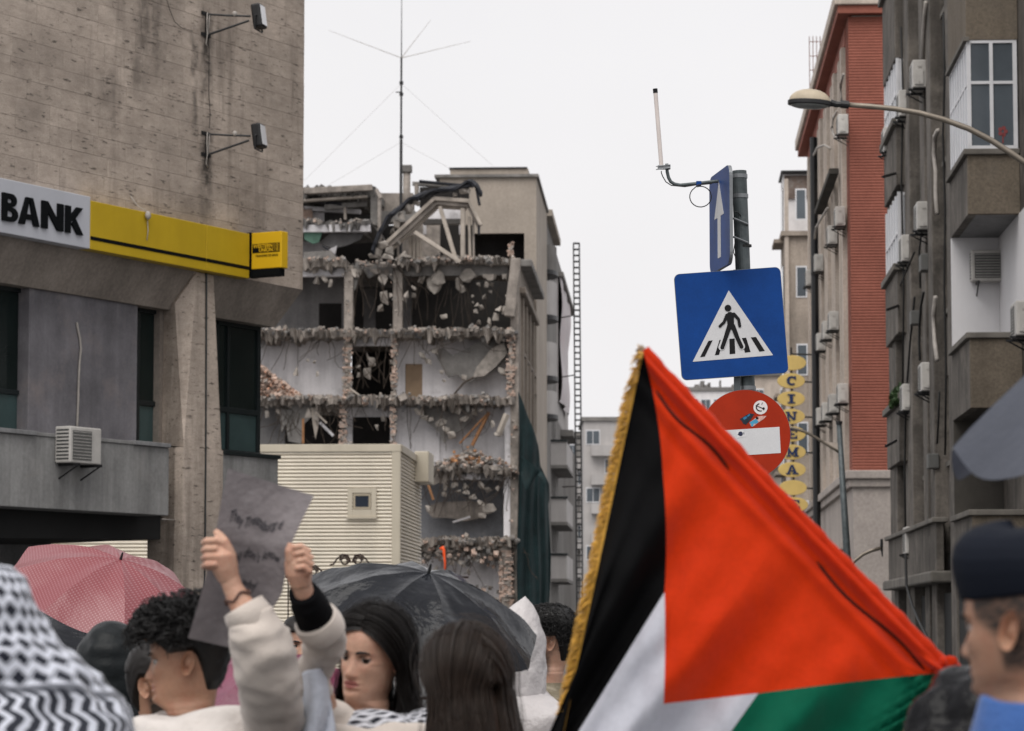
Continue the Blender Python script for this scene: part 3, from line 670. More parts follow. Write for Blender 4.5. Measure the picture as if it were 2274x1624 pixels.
# heap of bricks in the left room, orange debris heap right
for k in range(700):
    t = rnd.random(); x = 570 + 95*t; top = 800 + 78*t**.9
    yy = rnd.uniform(top, 884); ly = LY+rnd.uniform(-.2, 1.0)
    X, Z = d(x, yy, ly); small_bit(stuff, X, ly, Z, rnd.uniform(.08,.22), rnd.choice((2,2,2,2,0)))
for k in range(400):
    x = rnd.gauss(1045, 30); yy = 1030 - abs(rnd.gauss(0,1))*14*max(0, 1-abs(x-1045)/90); ly = LY+rnd.uniform(-.2, 1.0)
    X, Z = d(x, yy, ly); small_bit(stuff, X, ly, Z, rnd.uniform(.06,.2), rnd.choice((2,3,0,1)))
for k in range(260):
    x = rnd.uniform(930, 1108); yy = rnd.choice((rnd.gauss(1225,14), rnd.gauss(1330,22))); ly = LY+rnd.uniform(-.2, .9)
    X, Z = d(x, yy, ly); small_bit(stuff, X, ly, Z, rnd.uniform(.06,.24), rnd.choice((0,1,1,2)))
stuff.build('rubble', [M_['broken'], M_['broken2'], M_['brickmix'], M_['wood_orange']], ruin, FS, recalc=False, kind='stuff')
for k in range(70):
    t = rnd.random(); x = 572 + 95*t; top = 798 + 80*t**.9
    put_chunk(rnd.choice(BR), x, rnd.uniform(top, 882), rnd.uniform(6,11), rnd.uniform(4,7), LY-rnd.uniform(0,.3), None, 'brick')
# reinforcement bars dangling and bent
bars = MB(); nb = 0
def bar(x, y, ln, sw, ly, r=.015):
    pts = []; X, Z = d(x, y, ly); px_, pz = X, Z; ang = rnd.uniform(-.5,.5); k = 8; yy = ly
    for i in range(k+1):
        pts.append((px_, yy, pz)); ang += rnd.uniform(-sw, sw); px_ += math.sin(ang)*ln/k; pz -= abs(math.cos(ang))*ln/k; yy += rnd.uniform(-.06,.06)
    bars.tube(pts, r, 4, caps=False)
for k in range(150):
    x0, x1, y, dens = rnd.choice(edges[:4]); x = rnd.uniform(x0, x1); bar(x, y+rnd.uniform(0,12), rnd.uniform(.5,2.6), rnd.choice((.15,.35,.6)), LY-rnd.uniform(-.3,.4))
for k in range(22): bar(rnd.uniform(895,1125), rnd.uniform(600,640), rnd.uniform(1.2,2.6), .12, LY+rnd.uniform(.1,.8), .012)
for k in range(16): bar(rnd.uniform(625,755), rnd.uniform(893,925), rnd.uniform(1,2), .4, LY+rnd.uniform(0,.5))
for k in range(10): bar(rnd.uniform(785,866), rnd.uniform(768,800), rnd.uniform(1,2.2), .3, LY+rnd.uniform(0,.4))
for k in range(12): bar(rnd.uniform(760,900), rnd.uniform(580,620), rnd.uniform(1,2.6), .3, LY+rnd.uniform(-.2,.4), .018)
bars.build('reinforcement_bars', M_['rebar'], ruin, FS, recalc=False, kind='stuff')
# planks and pipes
def stick(name, x0, y0, x1, y1, r, m, ly=LY-.1, ly1=None):
    a = d(x0, y0, ly); c = d(x1, y1, ly1 or ly); mb = MB()
    mb.tube([(a[0], ly, a[1]), (c[0], ly1 or ly, c[1])], r, 5); mb.build(name, m, ruin, FS)
stick('plank', 933,1062,962,1030,.07,M_['wood_orange']); stick('plank', 945,1060,962,1110,.06,M_['wood_orange']); stick('plank', 937,1040,945,1050,.06,M_['timber'])
stick('plank', 1085,915,1040,1005,.10,M_['wood_orange'], LY+.6); stick('plank', 1082,918,1020,985,.05,M_['wood_orange'], LY+.5); stick('plank', 673,930,673,985,.06,M_['wood_orange'])
stick('pipe', 710,938,740,968,.07,M_['roomwhite'], LY+.2); stick('pipe', 1005,1160,1044,1148,.05,M_['roomwhite'], LY+1.5)
stick('pipe', 1125,920,1108,962,.16,M_['timber'], LY-.1); stick('plank', 700,915,725,940,.05,M_['timber']); stick('plank', 775,862,800,880,.05,M_['timber'])
stick('conduit', 1000,885,1030,850,.05,M_['rebar']); stick('conduit', 1030,850,1052,838,.05,M_['rebar'])
# ---- broken roof storey: gable truss
def bm_(name, x0, y0, x1, y1, w, m=None, ly=LY+.2, dep=.35):
    a = Vector((d(x0, y0, ly)[0], d(x0, y0, ly)[1])); c = Vector((d(x1, y1, ly)[0], d(x1, y1, ly)[1])); n = (c-a).normalized(); p = Vector((-n.y, n.x))*(w/2/KM)
    mb = MB(); mb.prism([(a+p)[:], (c+p)[:], (c-p)[:], (a-p)[:]], ly, ly+dep); return mb.build(name, m or M_['timber'], ruin, FS, bevel=.03)
bm_('truss_beam', 853, 543, 964, 440, 8, ly=LY-.4); bm_('truss_beam', 858, 552, 968, 450, 9, M_['broken'], ly=LY-.2); bm_('truss_beam', 866, 556, 970, 460, 6, ly=LY+.1)
bm_('truss_beam', 962, 440, 1042, 446, 9, ly=LY-.4); bm_('truss_beam', 966, 450, 1040, 456, 8, M_['broken'], ly=LY-.2); bm_('truss_beam', 970, 459, 1036, 463, 5, ly=LY+.1)
bm_('truss_beam', 1040, 446, 1068, 500, 6, ly=LY-.4); bm_('truss_beam', 1036, 452, 1062, 505, 6, M_['broken'], ly=LY-.1); bm_('truss_beam', 1063, 500, 1062, 520, 5, M_['tar'], ly=LY-.2)
bm_('truss_post', 976, 458, 1011, 575, 9, ly=LY-.3); bm_('truss_post', 1027, 462, 1027, 578, 10, ly=LY-.2); bm_('truss_post', 1041, 480, 1043, 576, 6, ly=LY); bm_('truss_post', 1050, 480, 1051, 576, 4, M_['broken'], ly=LY+.1)
bm_('truss_beam', 920, 515, 1022, 582, 9, ly=LY-.45)
for x in (910, 918, 927, 934): bm_('board', x, 522, x+1, 578, 7, M_['timber'], ly=LY+.8)
panel('gable_wall', 938, 1022, 462, 520, M_['roomwhite'], LY+2.4, holes=((945, 1018, 497, 520),)); block('beam', 938, 1030, 486, 497, M_['broken2'], LY+1.6, .5)
for k, (x, y, w, h) in enumerate(((850,545,30,20),(868,558,26,24),(838,560,24,22),(828,568,22,16),(880,540,20,18),(862,570,30,16),(892,565,24,14),(905,570,26,12),(905,465,20,26),(892,482,20,24),(880,497,18,22),(925,452,18,14),(870,515,16,20),(1066,570,14,10),(1088,572,16,9),(1105,570,12,9),(1026,425,24,14),(1040,425,18,14),(1010,432,14,10))):
    put_chunk(CH[k % 8], x, y, w, h, LY-.3, .2*(k % 3-1))
for k in range(22): put_chunk(CH[k % 8], rnd.uniform(940,1140), 573+rnd.uniform(-4,3), rnd.uniform(6,12), rnd.uniform(5,8), LY-.2)
brick_pier(1127, 1141, 540, 574, LY+.0)
# roofing felt hanging over the gable
cl_ = [(1064,432),(1056,416),(1046,410),(1030,416),(1000,421),(959,430),(930,440),(909,450),(883,468),(866,485),(853,502),(845,515),(839,530),(834,545),(829,562)]
mb = MB()
def felt(u, v):
    i = min(int(u*(len(cl_)-1)), len(cl_)-2); f = u*(len(cl_)-1)-i; x = cl_[i][0]*(1-f)+cl_[i+1][0]*f; y = cl_[i][1]*(1-f)+cl_[i+1][1]*f
    ly = LY-.7+v*1.6; X, Z = d(x+3*v, y-2+ (8*math.sin(u*25+v*3)*.25) + v*4, ly); return (X, ly, Z + .1*math.sin(v*9+u*40))
mb.grid(felt, 56, 6); ft = mb.build('roofing_felt', M_['tar'], ruin, FS, recalc=False); sm = ft.modifiers.new('solid', 'SOLIDIFY'); sm.thickness = .12
bm_('felt_fold', 1056, 412, 1064, 455, 6, M_['tar'], ly=LY-.5); bm_('felt_fold', 1046, 410, 1010, 419, 7, M_['tar'], ly=LY-.6); bm_('felt_fold', 834, 540, 829, 565, 4, M_['tar'], ly=LY-.6)
# upper left ruin: beams, tilted plates, green sheet
bm_('beam', 674, 424, 826, 416, 14, M_['broken'], ly=LY+1); bm_('beam', 674, 445, 815, 436, 6, M_['timber'], ly=LY+1.4); bm_('beam', 674, 462, 800, 470, 10, M_['roomwhite'], ly=LY+3); bm_('plate', 720, 460, 815, 452, 12, M_['broken2'], ly=LY+2)
bm_('plate', 680, 440, 760, 455, 10, M_['tar'], ly=LY+2); bm_('beam', 835, 420, 845, 440, 8, M_['broken'], ly=LY+1); bm_('post', 765, 455, 766, 488, 6, M_['broken'], ly=LY+2)
block('parapet', 838, 915, 428, 470, M_['broken'], LY+6, 1.0); block('parapet', 838, 920, 468, 492, M_['broken2'], LY+4, 1.0); block('wall', 880, 975, 470, 580, M_['broken'], LY+7, .4)
block('wall', 688, 716, 470, 490, M_['roomwhite'], LY+3.5, .2); block('wall', 545, 690, 460, 490, M_['brickmix'], LY+3, .3)
mb = MB(); mb.prism([d(x, y, LY+.8) for x, y in ((674,516),(716,514),(708,538),(695,542),(676,532))], LY+.8, LY+.9); o = mb.build('green_sheet', mat('green_sheet', (.10,.20,.15), .6, .4, 1.5), ruin, FS)
hang_panel([(708,540),(730,520),(770,512),(808,516),(800,532),(770,545),(740,552),(722,545)], LY+1.2, M_['roomgrey'])
hang_panel([(730,555),(748,545),(742,575),(748,582),(735,570)], LY+1.0, M_['roomwhite']); hang_panel([(674,560),(735,556),(748,574),(700,578),(674,577)], LY+.4, M_['broken2'])
bm_('beam', 715, 545, 750, 572, 4, M_['tar'], ly=LY+.6)
# lift shed right of the truss
bm_('beam', 915, 407, 1000, 412, 9, M_['broken2'], ly=LY+8); bm_('plate', 930, 402, 1050, 413, 6, M_['tar'], ly=LY+7.5); bm_('post', 924, 405, 925, 440, 10, M_['broken'], ly=LY+8); block('wall', 930, 1040, 415, 460, M_['roomshade'], LY+9, .3)
# ---- street side wall, cornice, tall block behind
XS = dx(1151); TL = LY+17
zc = dz(577)
mb = MB(); mb.box(XS-.35, XS, LY+.9, TL, 0, zc); mb.build('side_wall', M_['sidewall'], ruin, FS)
mb = MB(); mb.box(XS-.6, XS+.55, LY+2.0, TL-.3, zc-.1, zc+.25); mb.build('cornice', M_['broken2'], ruin, FS, bevel=.05)
mb = MB(); mb.box(XS-.2, XS+.3, LY+1.2, TL-.3, zc-1.5, zc-1.2); mb.build('cornice', M_['sidewall'], ruin, FS, bevel=.05)
for k in range(4):
    y0 = LY+2.5+k*3.8
    mb = MB(); mb.box(XS-.1, XS+.12, y0, y0+.7, 0, zc-1.55); mb.build('side_pilaster', M_['sidewall'], ruin, FS)
    for s_ in range(5):
        z0 = 2.2+s_*3.2; mb = MB(); mb.box(XS+.002, XS+.03, y0+1.1, y0+3.0, z0, z0+1.7); w = mb.build('side_window', M_['glass_dark'], ruin, FS)
        mb = MB(); mb.box(XS+.002, XS+.12, y0+1.0, y0+3.1, z0-.15, z0-.01); mb.build('sill', M_['sidewall'], w, FS)
TX0, TX1 = dx(974, TL), dx(1191, TL); ztt = dz(395, TL)
M_['tallwall'] = mat('tall_wall', (.34,.295,.25), .85, .15, .35, .25, ((.20,.17,.15), .5, .4, .55), .2, 10, fine=.10, sscale=.6)
ox0, ox1, oz0, oz1 = dx(1051,TL), dx(1164,TL), dz(580,TL), dz(519,TL)
mb = MB(); mb.box(TX0, TX1, TL, TL+.3, oz1, ztt); mb.box(TX0, ox0, TL, TL+.3, 14, oz1); mb.box(ox1, TX1, TL, TL+.3, 14, oz1); mb.box(TX0-4, ox1, TL+.02, TL+.28, 10, oz0)
mb.box(TX1-.3, TX1-.002, TL+.3, TL+14, 0, ztt-.002); mb.box(TX0+.002, TX0+.3, TL+.3, TL+14, 14, ztt-.002); mb.build('tower_wall', M_['tallwall'], ruin, FS)
mb = MB(); mb.box(TX0, TX1, TL+4, TL+4.2, 10, ztt-.5); mb.build('room_wall', M_['roomgrey'], ruin, FS)
mb = MB(); mb.box(TX0-.25, TX1+.12, TL-.2, TL+14, ztt, ztt+.15); mb.build('roof', M_['broken2'], ruin, FS)
mb = MB(); mb.box(dx(997,TL), dx(1172,TL), TL+.3, TL+6, ztt+.152, dz(374,TL)); o = mb.build('lift_housing', M_['tallwall'], ruin, FS)
mb = MB(); mb.box(dx(995,TL), dx(1170,TL), TL+.2, TL+6, dz(374,TL)+.002, dz(371,TL)); mb.build('capping', M_['tar'], o, FS)
# ---- netting over the side
M_['net'] = mat('netting', (.007,.021,.023), .8, .4, 1.2, .4, None, .3, 20, fine=.25)
nett = thing('debris_netting', 'dark green debris netting draped over the ruin corner', 'netting', FS @ Matrix.Translation((XS+.6, LY+2, 0)))
edge_t = [(1150,868),(1160,890),(1172,925),(1185,955),(1195,990),(1200,1035),(1212,1060),(1219,1075),(1220,1110)]
def netf(u, v):
    i = min(int(u*(len(edge_t)-1)), len(edge_t)-2); f = u*(len(edge_t)-1)-i
    x = edge_t[i][0]*(1-f)+edge_t[i+1][0]*f; y = edge_t[i][1]*(1-f)+edge_t[i+1][1]*f
    ly = LY-.5 + u*3.0 + .12*math.sin(u*31+v*2)*min(1, v*3+.2) + .1*math.sin(u*13+v*9); yb = 1440
    xx = x + (3*math.sin(v*7+u*5) if v > 0 else 0); X, Z = d(xx, y+(yb-y)*v, ly); return (X, ly, Z)
mb = MB(); mb.grid(netf, 60, 40); mb.build('sheet', M_['net'], nett, FS, recalc=False, smooth=True)
def net2(u, v):
    ly = LY-1.0+.15*math.sin(u*9+v*3); X, Z = d(1155+50*u+8*math.sin(v*3), 1010+70*v*(.6+.4*math.sin(u*6))+40*u, ly); return (X, ly, Z)
mb = MB(); mb.grid(net2, 24, 12); mb.build('fold', M_['net'], nett, FS, recalc=False, smooth=True)
# ---- orange strap
X, Z = d(985, 1283, LY-.6); st = MB(); zt_ = dz(1217, LY-.6)
st.tube([(X+.04,LY-.6,Z),(X+.06,LY-.62,(Z+zt_)/2),(X,LY-.6,zt_-.1),(X-.05,LY-.6,zt_+.02),(X-.16,LY-.55,zt_-.05)], [.03,.05,.08,.09,.08], 6)
tag(st.build('orange_strap', mat('orange_plastic', (.85,.10,.02), .5, .1, 3), F=FS, smooth=True), 'bright orange strap hanging in the lowest open room', 'strap')
# ---- roof aerial
AY = LY+5
Xa, Zb = d(890, 450, AY); an = thing('radio_aerial', 'tall dark radio mast with three radials on the ruin roof', 'antenna', FS @ Matrix.Translation((Xa, AY, Zb-3)))
zj = dz(128, AY)
mb = MB(); mb.tube([(Xa,AY,Zb-3),(Xa,AY,dz(310,AY))], .075, 7); mb.tube([(Xa,AY,dz(310,AY)),(Xa,AY,zj)], .05, 7); 
for yy in (180, 205, 300): mb.tube([(Xa-.0,AY,dz(yy,AY)),(Xa,AY,dz(yy+7,AY))], .10, 7)
mb.tube([(Xa-.28,AY,dz(204,AY)),(Xa,AY,dz(204,AY))], .03, 5)
mb.build('mast', M_['steel_black'], an, FS)
mb = MB(); mb.tube([(Xa,AY,zj),(Xa,AY,dz(-60,AY))], [.03,.012], 5); mb.build('whip', M_['steel_black'], an, FS)
for x, y in ((730,68),(956,45),(1045,92)):
    a = d(x, y, AY); mb = MB(); mb.tube([(Xa,AY,zj),(a[0],AY,a[1])], [.02,.008], 5); mb.build('radial', M_['pipe_white'], an, FS)
for x, y, y0 in ((670,395,185),(1095,365,185),(690,425,315),(1010,375,315)):
    a = d(x, y, AY); mb = MB(); mb.tube([(Xa,AY,dz(y0,AY)),(a[0],AY+1,a[1])], .0055, 4); mb.build('guy_wire', M_['pipe_white'], an, FS)
Xf = dx(901, LY+6); fl = thing('chimney_flue', 'pale chimney pipe with square cap beside the radio mast', 'chimney', FS @ Matrix.Translation((Xf, LY+6, dz(470,LY+6))))
mb = MB(); mb.tube([(Xf,LY+6,dz(475,LY+6)),(Xf,LY+6,dz(384,LY+6))], .19, 10); mb.build('pipe', M_['broken'], fl, FS, smooth=True)
mb = MB(); mb.box(Xf-.26,Xf+.26,LY+5.75,LY+6.25,dz(383,LY+6),dz(367,LY+6)); mb.build('cap', M_['broken2'], fl, FS, bevel=.04)
# ================================================================== corrugated annex
AN = 100.0
M_['corr'] = mat('corrugated', (.80,.735,.62), .5, .06, .4, .16, None, 0, spec=.4, sscale=.7)
M_['trim'] = mat('annex_trim', (.50,.45,.36), .55, .1, .6, .15)
def a_(x, y, ly=AN): return on_y(FS, x, y, ly)
ax0, ax1 = a_(20,1100)[0], a_(876,1100)[0]; az = a_(700,1004)[1]; azt = a_(700,987)[1]
annex = thing('corrugated_annex', 'cream corrugated metal annex with one small window before the ruin', 'building', FS @ Matrix.Translation((ax1-5, AN, 0)))
PER = 8.25/(FPX/AN)
def corr(u_pts, name):
    PRF = ((0,.0),(.06,.028),(.18,.046),(.36,.05),(.54,.044),(.66,.024),(.70,-.06),(.97,-.07))     # round ribs, deep narrow grooves
    mb = MB(); n = int(az/PER); vs = []
    for i in range(n):
        for f, o in PRF:
            for (x, y, nx, ny) in u_pts: vs.append((x+nx*o, y+ny*o, az-(i+f)*PER))
    k = len(u_pts); m = len(vs)//k; mb.add(vs, [(i*k+j, i*k+j+1, (i+1)*k+j+1, (i+1)*k+j) for i in range(m-1) for j in range(k-1)])
    return mb.build(name, M_['corr'], annex, FS, smooth=False, recalc=False)
wx0, wx1, wz0_, wz1_ = a_(772,1100)[0], a_(836,1100)[0], a_(800,1148)[1], a_(800,1084)[1]
corr([(ax0,AN,0,-1),(ax1,AN,0,-1)], 'front_sheeting')
corr([(ax1+.12,AN+.15,1,0),(ax1+.12,AN+9,1,0)], 'side_sheeting')
mb = MB(); mb.box(ax1-.09, ax1+.2, AN-.09, AN+.16, 0, az); mb.build('corner_trim', M_['trim'], annex, FS, bevel=.01)
mb = MB(); mb.box(ax0, ax1+.22, AN-.10, AN+.2, az+.002, azt); mb.build('eaves_trim', M_['trim'], annex, FS, bevel=.015)
mb = MB(); mb.box(ax1, ax1+.24, AN+.2, AN+9, az+.002, azt); mb.build('eaves_trim', M_['trim'], annex, FS, bevel=.015)
mb = MB(); mb.box(ax0, ax1+.05, AN+.2, AN+9, az+.01, azt-.02); mb.build('roof', M_['concrete_grey'], annex, FS)
mb = MB(); zz = lambda y: a_(900,y)[1]
mb.box(ax1+.14, ax1+.65, AN+6.2, AN+8.6, on_y(FS,920,1070,AN+6.2)[1], on_y(FS,920,1002,AN+6.2)[1]); mb.build('duct_box', M_['trim'], annex, FS, bevel=.03)
fr = MB()
for bx_ in ((wx0,wx0+.17,wz0_,wz1_),(wx1-.17,wx1,wz0_,wz1_),(wx0+.17,wx1-.17,wz1_-.17,wz1_),(wx0+.17,wx1-.17,wz0_,wz0_+.24)): fr.box(bx_[0],bx_[1],AN-.10,AN+.04,bx_[2],bx_[3])
w = fr.build('window', M_['trim'], annex, FS, bevel=.01)
fr = MB()
q0, q1, q2, q3 = wx0+.19, wx1-.19, wz0_+.26, wz1_-.19
for bx_ in ((q0,q0+.07,q2,q3),(q1-.07,q1,q2,q3),(q0+.07,q1-.07,q3-.07,q3),(q0+.07,q1-.07,q2,q2+.07)): fr.box(bx_[0],bx_[1],AN-.085,AN-.03,bx_[2],bx_[3])
fr.build('sash', mat('sash', (.36,.31,.23), .6, .1, 2), w, FS)
mb = MB(); mb.box(q0+.06, q1-.06, AN-.07, AN-.04, q2+.06, q3-.06); mb.build('pane', mat('pane_blue', (.02,.027,.04), .15, .1, 1, spec=.3), w, FS)
mb = MB(); mb.box(wx0-.03, wx1+.03, AN-.16, AN-.02, wz0_-.06, wz0_-.002); mb.build('sill', M_['trim'], w, FS)
# brown plinth strip seen under the bank
mb = MB(); mb.box(ax0, a_(380,1240)[0], AN-.3, AN-.1, 0, a_(300,1243)[1]); mb.build('plinth', mat('plinth', (.17,.145,.11), .8, .2, .6, .3), annex, FS)
# wrought-iron fence top with scrolls
iron = mat('wrought_iron', (.035,.014,.011), .5, .3, 5)
FY = 60.0
Xi = P(780, 1255, FY); fence = thing('iron_fence', 'dark red wrought-iron fence with scroll tops behind the black umbrella', 'fence', Matrix.Translation((Xi.x, FY, 0)))
k_ = FPX/FY
def scroll(cx, cy, r, turns=1.6, flip=1):
    c = P(cx, cy, FY); return [(c.x+flip*(r*(1-.55*t))*math.cos(t*turns*6.283), FY, c.z+(r*(1-.55*t))*math.sin(t*turns*6.283)) for t in [i/26 for i in range(27)]]
for ox, oy in ((780,1243),(680,1268),(985,1290)):
    for sx in (-1, 1):
        mb = MB(); mb.tube(scroll(ox+sx*15, oy+2, 11/k_, 1.6, sx), .016, 5); mb.build('scroll', iron, fence)
        a = [P(ox+sx*x, oy+y, FY) for x, y in ((2,5),(8,-10),(20,-12),(32,-2),(40,10),(48,11))]; mb = MB(); mb.tube([(q.x,FY,q.z) for q in a], .018, 5); mb.build('scroll', iron, fence)
    c = P(ox-32, 0, FY); 
for ox in range(640, 1040, 24):
    c = P(ox, 1300, FY); mb = MB(); mb.tube([(c.x,FY,0),(c.x,FY,P(ox,1268 if ox < 820 else 1300,FY).z)], .014, 5); mb.build('bar', iron, fence)
c0, c1 = P(635,1262,FY), P(1040,1300,FY)
mb = MB(); mb.box(c0.x, c1.x, FY-.02, FY+.02, P(700,1282,FY).z-.02, P(700,1282,FY).z+.02); mb.box(c0.x, c1.x, FY-.02, FY+.02, .2, .25); mb.build('rail', iron, fence)
# ================================================================== right side of the street: grey balcony house
def sz(y, ly): return on_y(FS, 2100, y, ly)[1]
def sx(x, ly, y=700): return on_y(FS, x, y, ly)[0]
M_['r1'] = mat('grey_render', (.130,.116,.102), .9, .4, .9, .85, ((.30,.265,.23), .55, 1.2, .52), .3, 30, fine=.18, sscale=1.6)
M_['r1tan'] = mat('tan_render', (.155,.128,.098), .9, .3, 1.0, .45, ((.085,.075,.065), .7, 1.0, .52), .3, 40, fine=.22)
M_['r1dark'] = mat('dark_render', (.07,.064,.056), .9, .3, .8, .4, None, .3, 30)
M_['r1white'] = mat('loggia_white', (.70,.69,.70), .8, .06, .8, .08)
M_['ledge'] = mat('ledge', (.15,.138,.122), .85, .3, 2, .4, None, .3, 20)
M_['winframe'] = mat('window_white', (.66,.66,.68), .5, .08, 2)
M_['paneblue'] = mat('pane_blue_grey', (.085,.10,.115), .12, .25, .4, spec=.3)
M_['panepale'] = mat('pane_pale', (.42,.44,.47), .3, .2, .8, spec=.4)
XF, XB, Y0, Y1 = 5.95, 5.08, 50.0, 53.2
r1 = thing('balcony_house', 'grey rendered apartment house with stacked balconies at the right edge', 'building', FS @ Matrix.Translation((XF, 60, 0)))
XFv = 5.62                                            # facade further along the street
mb = MB(); mb.box(XF, XF+9, 44, Y1+5, 0, 18); mb.box(XFv+.25, XF+9, Y1+5, 76, 0, 18.0); mb.build('wall', M_['r1'], r1, FS)
def fz(y): return sz(y, Y0)
def bay(ytop_par, ybot_par, m, ledge=True):
    zt, zb = fz(ytop_par), fz(ybot_par)
    mb = MB(); mb.box(XB, XF-.004, Y0, Y0+.14, zb, zt); mb.build('parapet_front', M_['r1tan'], r1, FS, bevel=.01)
    mb = MB(); mb.box(XB, XB+.14, Y0+.142, Y1, zb, zt); mb.build('parapet_side', M_['r1'], r1, FS, bevel=.01)
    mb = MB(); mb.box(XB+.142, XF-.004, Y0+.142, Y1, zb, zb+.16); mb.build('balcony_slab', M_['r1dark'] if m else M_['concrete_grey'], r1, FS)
    if ledge:
        mb = MB(); mb.box(XB-.07, XF-.004, Y0-.07, Y0+.2, zt+.002, zt+.10); mb.build('ledge', M_['ledge'], r1, FS, bevel=.015)
        mb = MB(); mb.box(XB-.07, XB+.2, Y0+.202, Y1+.02, zt+.002, zt+.10); mb.build('ledge', M_['ledge'], r1, FS, bevel=.015)
bay(345, 476, 0); bay(752, 906, 1); bay(1145, 1288, 1)
def far_wall(y0, y1, m, name='loggia_wall'):
    mb = MB(); mb.box(XB+.005, XF-.004, Y1-.12, Y1-.004, fz(y1), fz(y0)); mb.build(name, m, r1, FS)
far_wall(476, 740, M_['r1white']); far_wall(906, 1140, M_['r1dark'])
mb = MB(); mb.box(XF-.03, XF-.006, Y0-1.5, Y1-.13, fz(755), fz(476)); mb.build('loggia_wall', M_['r1white'], r1, FS)
# solid top storey and glazed bay
zt, zb = fz(90), fz(333)
mb = MB(); mb.box(XB, XF-.004, Y0, Y1, zt, zt+2.4); mb.build('bay_wall', M_['r1tan'], r1, FS, bevel=.01)
mb = MB(); mb.box(XB-.05, XB+.05, Y0-.05, Y1+.02, zt-.02, zt+.05); mb.build('lintel', M_['ledge'], r1, FS)
wf = MB(); xm = sx(2208, Y0); x9 = sx(2263, Y0)
for a, c in ((XB+.01, XB+.075), (xm-.03, xm+.03), (x9-.05, x9+.02)): wf.box(a, c, Y0+.01, Y0+.07, zb+.07, zt-.05)
wf.box(XB+.01, x9+.02, Y0+.012, Y0+.068, zb, zb+.07); wf.box(XB+.01, x9+.02, Y0+.012, Y0+.068, zt-.05, zt); zm = fz(184); wf.box(XB+.06, x9, Y0+.014, Y0+.066, zm-.025, zm+.025)
w = wf.build('window', M_['winframe'], r1, FS)
for a, c, e, f in ((XB+.07,xm-.03,zb+.06,zm-.02),(xm+.03,x9-.04,zb+.06,zm-.02),(XB+.07,xm-.03,zm+.02,zt-.04),(xm+.03,x9-.04,zm+.02,zt-.04)):
    mb = MB(); mb.box(a, c, Y0+.035, Y0+.045, e, f); mb.build('pane', M_['paneblue'], w, FS)
mb = MB()
fx, fz_ = sx(2232, Y0+.02), fz(303)
for k in range(5): mb.disc((fx+.05*math.cos(k*1.256), fz_+.06*math.sin(k*1.256)+.08), .035, Y0+.028+k*.0005, Y0+.033+k*.0005, 10)
mb.box(fx-.012, fx+.012, Y0+.03, Y0+.034, fz_-.12, fz_+.05); mb.build('flower_sticker', mat('sticker_red', (.22,.05,.05), .6, .2, 9), w, FS)
wf = MB(); n = 7
for k in range(n+1):
    y = Y0+.1+(Y1-Y0-.2)*k/n; wf.box(XB+.012, XB+.06, y-.025, y+.025, zb+.05, zt-.05)
wf.box(XB+.014, XB+.058, Y0+.075, Y1-.05, zb, zb+.06); wf.box(XB+.014, XB+.058, Y0+.075, Y1-.05, zt-.06, zt); wf.box(XB+.016, XB+.056, Y0+.1, Y1-.1, zm-.02, zm+.02)
w = wf.build('window', M_['winframe'], r1, FS)
for k in range(n):
    y = Y0+.1+(Y1-Y0-.2)*k/n; mb = MB(); mb.box(XB+.03, XB+.04, y+.026, y+(Y1-Y0-.2)/n-.026, zb+.05, zt-.05); mb.build('pane', M_['panepale'], w, FS)
mb = MB(); mb.box(XF-.4, XF-.39, Y0+.3, Y1, zb, zt); mb.box(XB+.3, XF-.4, Y1-.3, Y1-.29, zb, zt); mb.build('curtain_wall', M_['paneblue'], r1, FS)
# facade strips: pilasters and recessed windows
ys = [57.5, 60.6, 63.4, 66.0, 68.4, 70.6, 73.0]
for k, y in enumerate(ys):
    mb = MB(); mb.box(XFv-.10-.1*(k % 2), XFv+.26, y, y+1.05, 0, 18); mb.build('pilaster', M_['r1'], r1, FS, bevel=.02)
    if k < len(ys)-1:
        for s_ in range(6):
            z0 = 1.9 + 3.05*s_ + .5*(k % 2); y2 = ys[k+1]
            mb = MB(); mb.box(XFv+.17, XFv+.248, y+1.2, y2-.15, z0, z0+1.6); w = mb.build('window', M_['frame_dark'], r1, FS)
            mb = MB(); mb.box(XFv+.160, XFv+.168, y+1.28, y2-.23, z0+.08, z0+1.52); mb.build('pane', M_['glass_dark'], w, FS)
            mb = MB(); mb.box(XFv+.0, XFv+.248, y+1.15, y2-.1, z0-.10, z0-.003); mb.build('sill', M_['ledge'], w, FS)
            mb = MB(); mb.box(XFv+.06, XFv+.248, y+1.051, y2-.001, z0-1.3, z0-.102); mb.build('spandrel', M_['r1'], r1, FS)
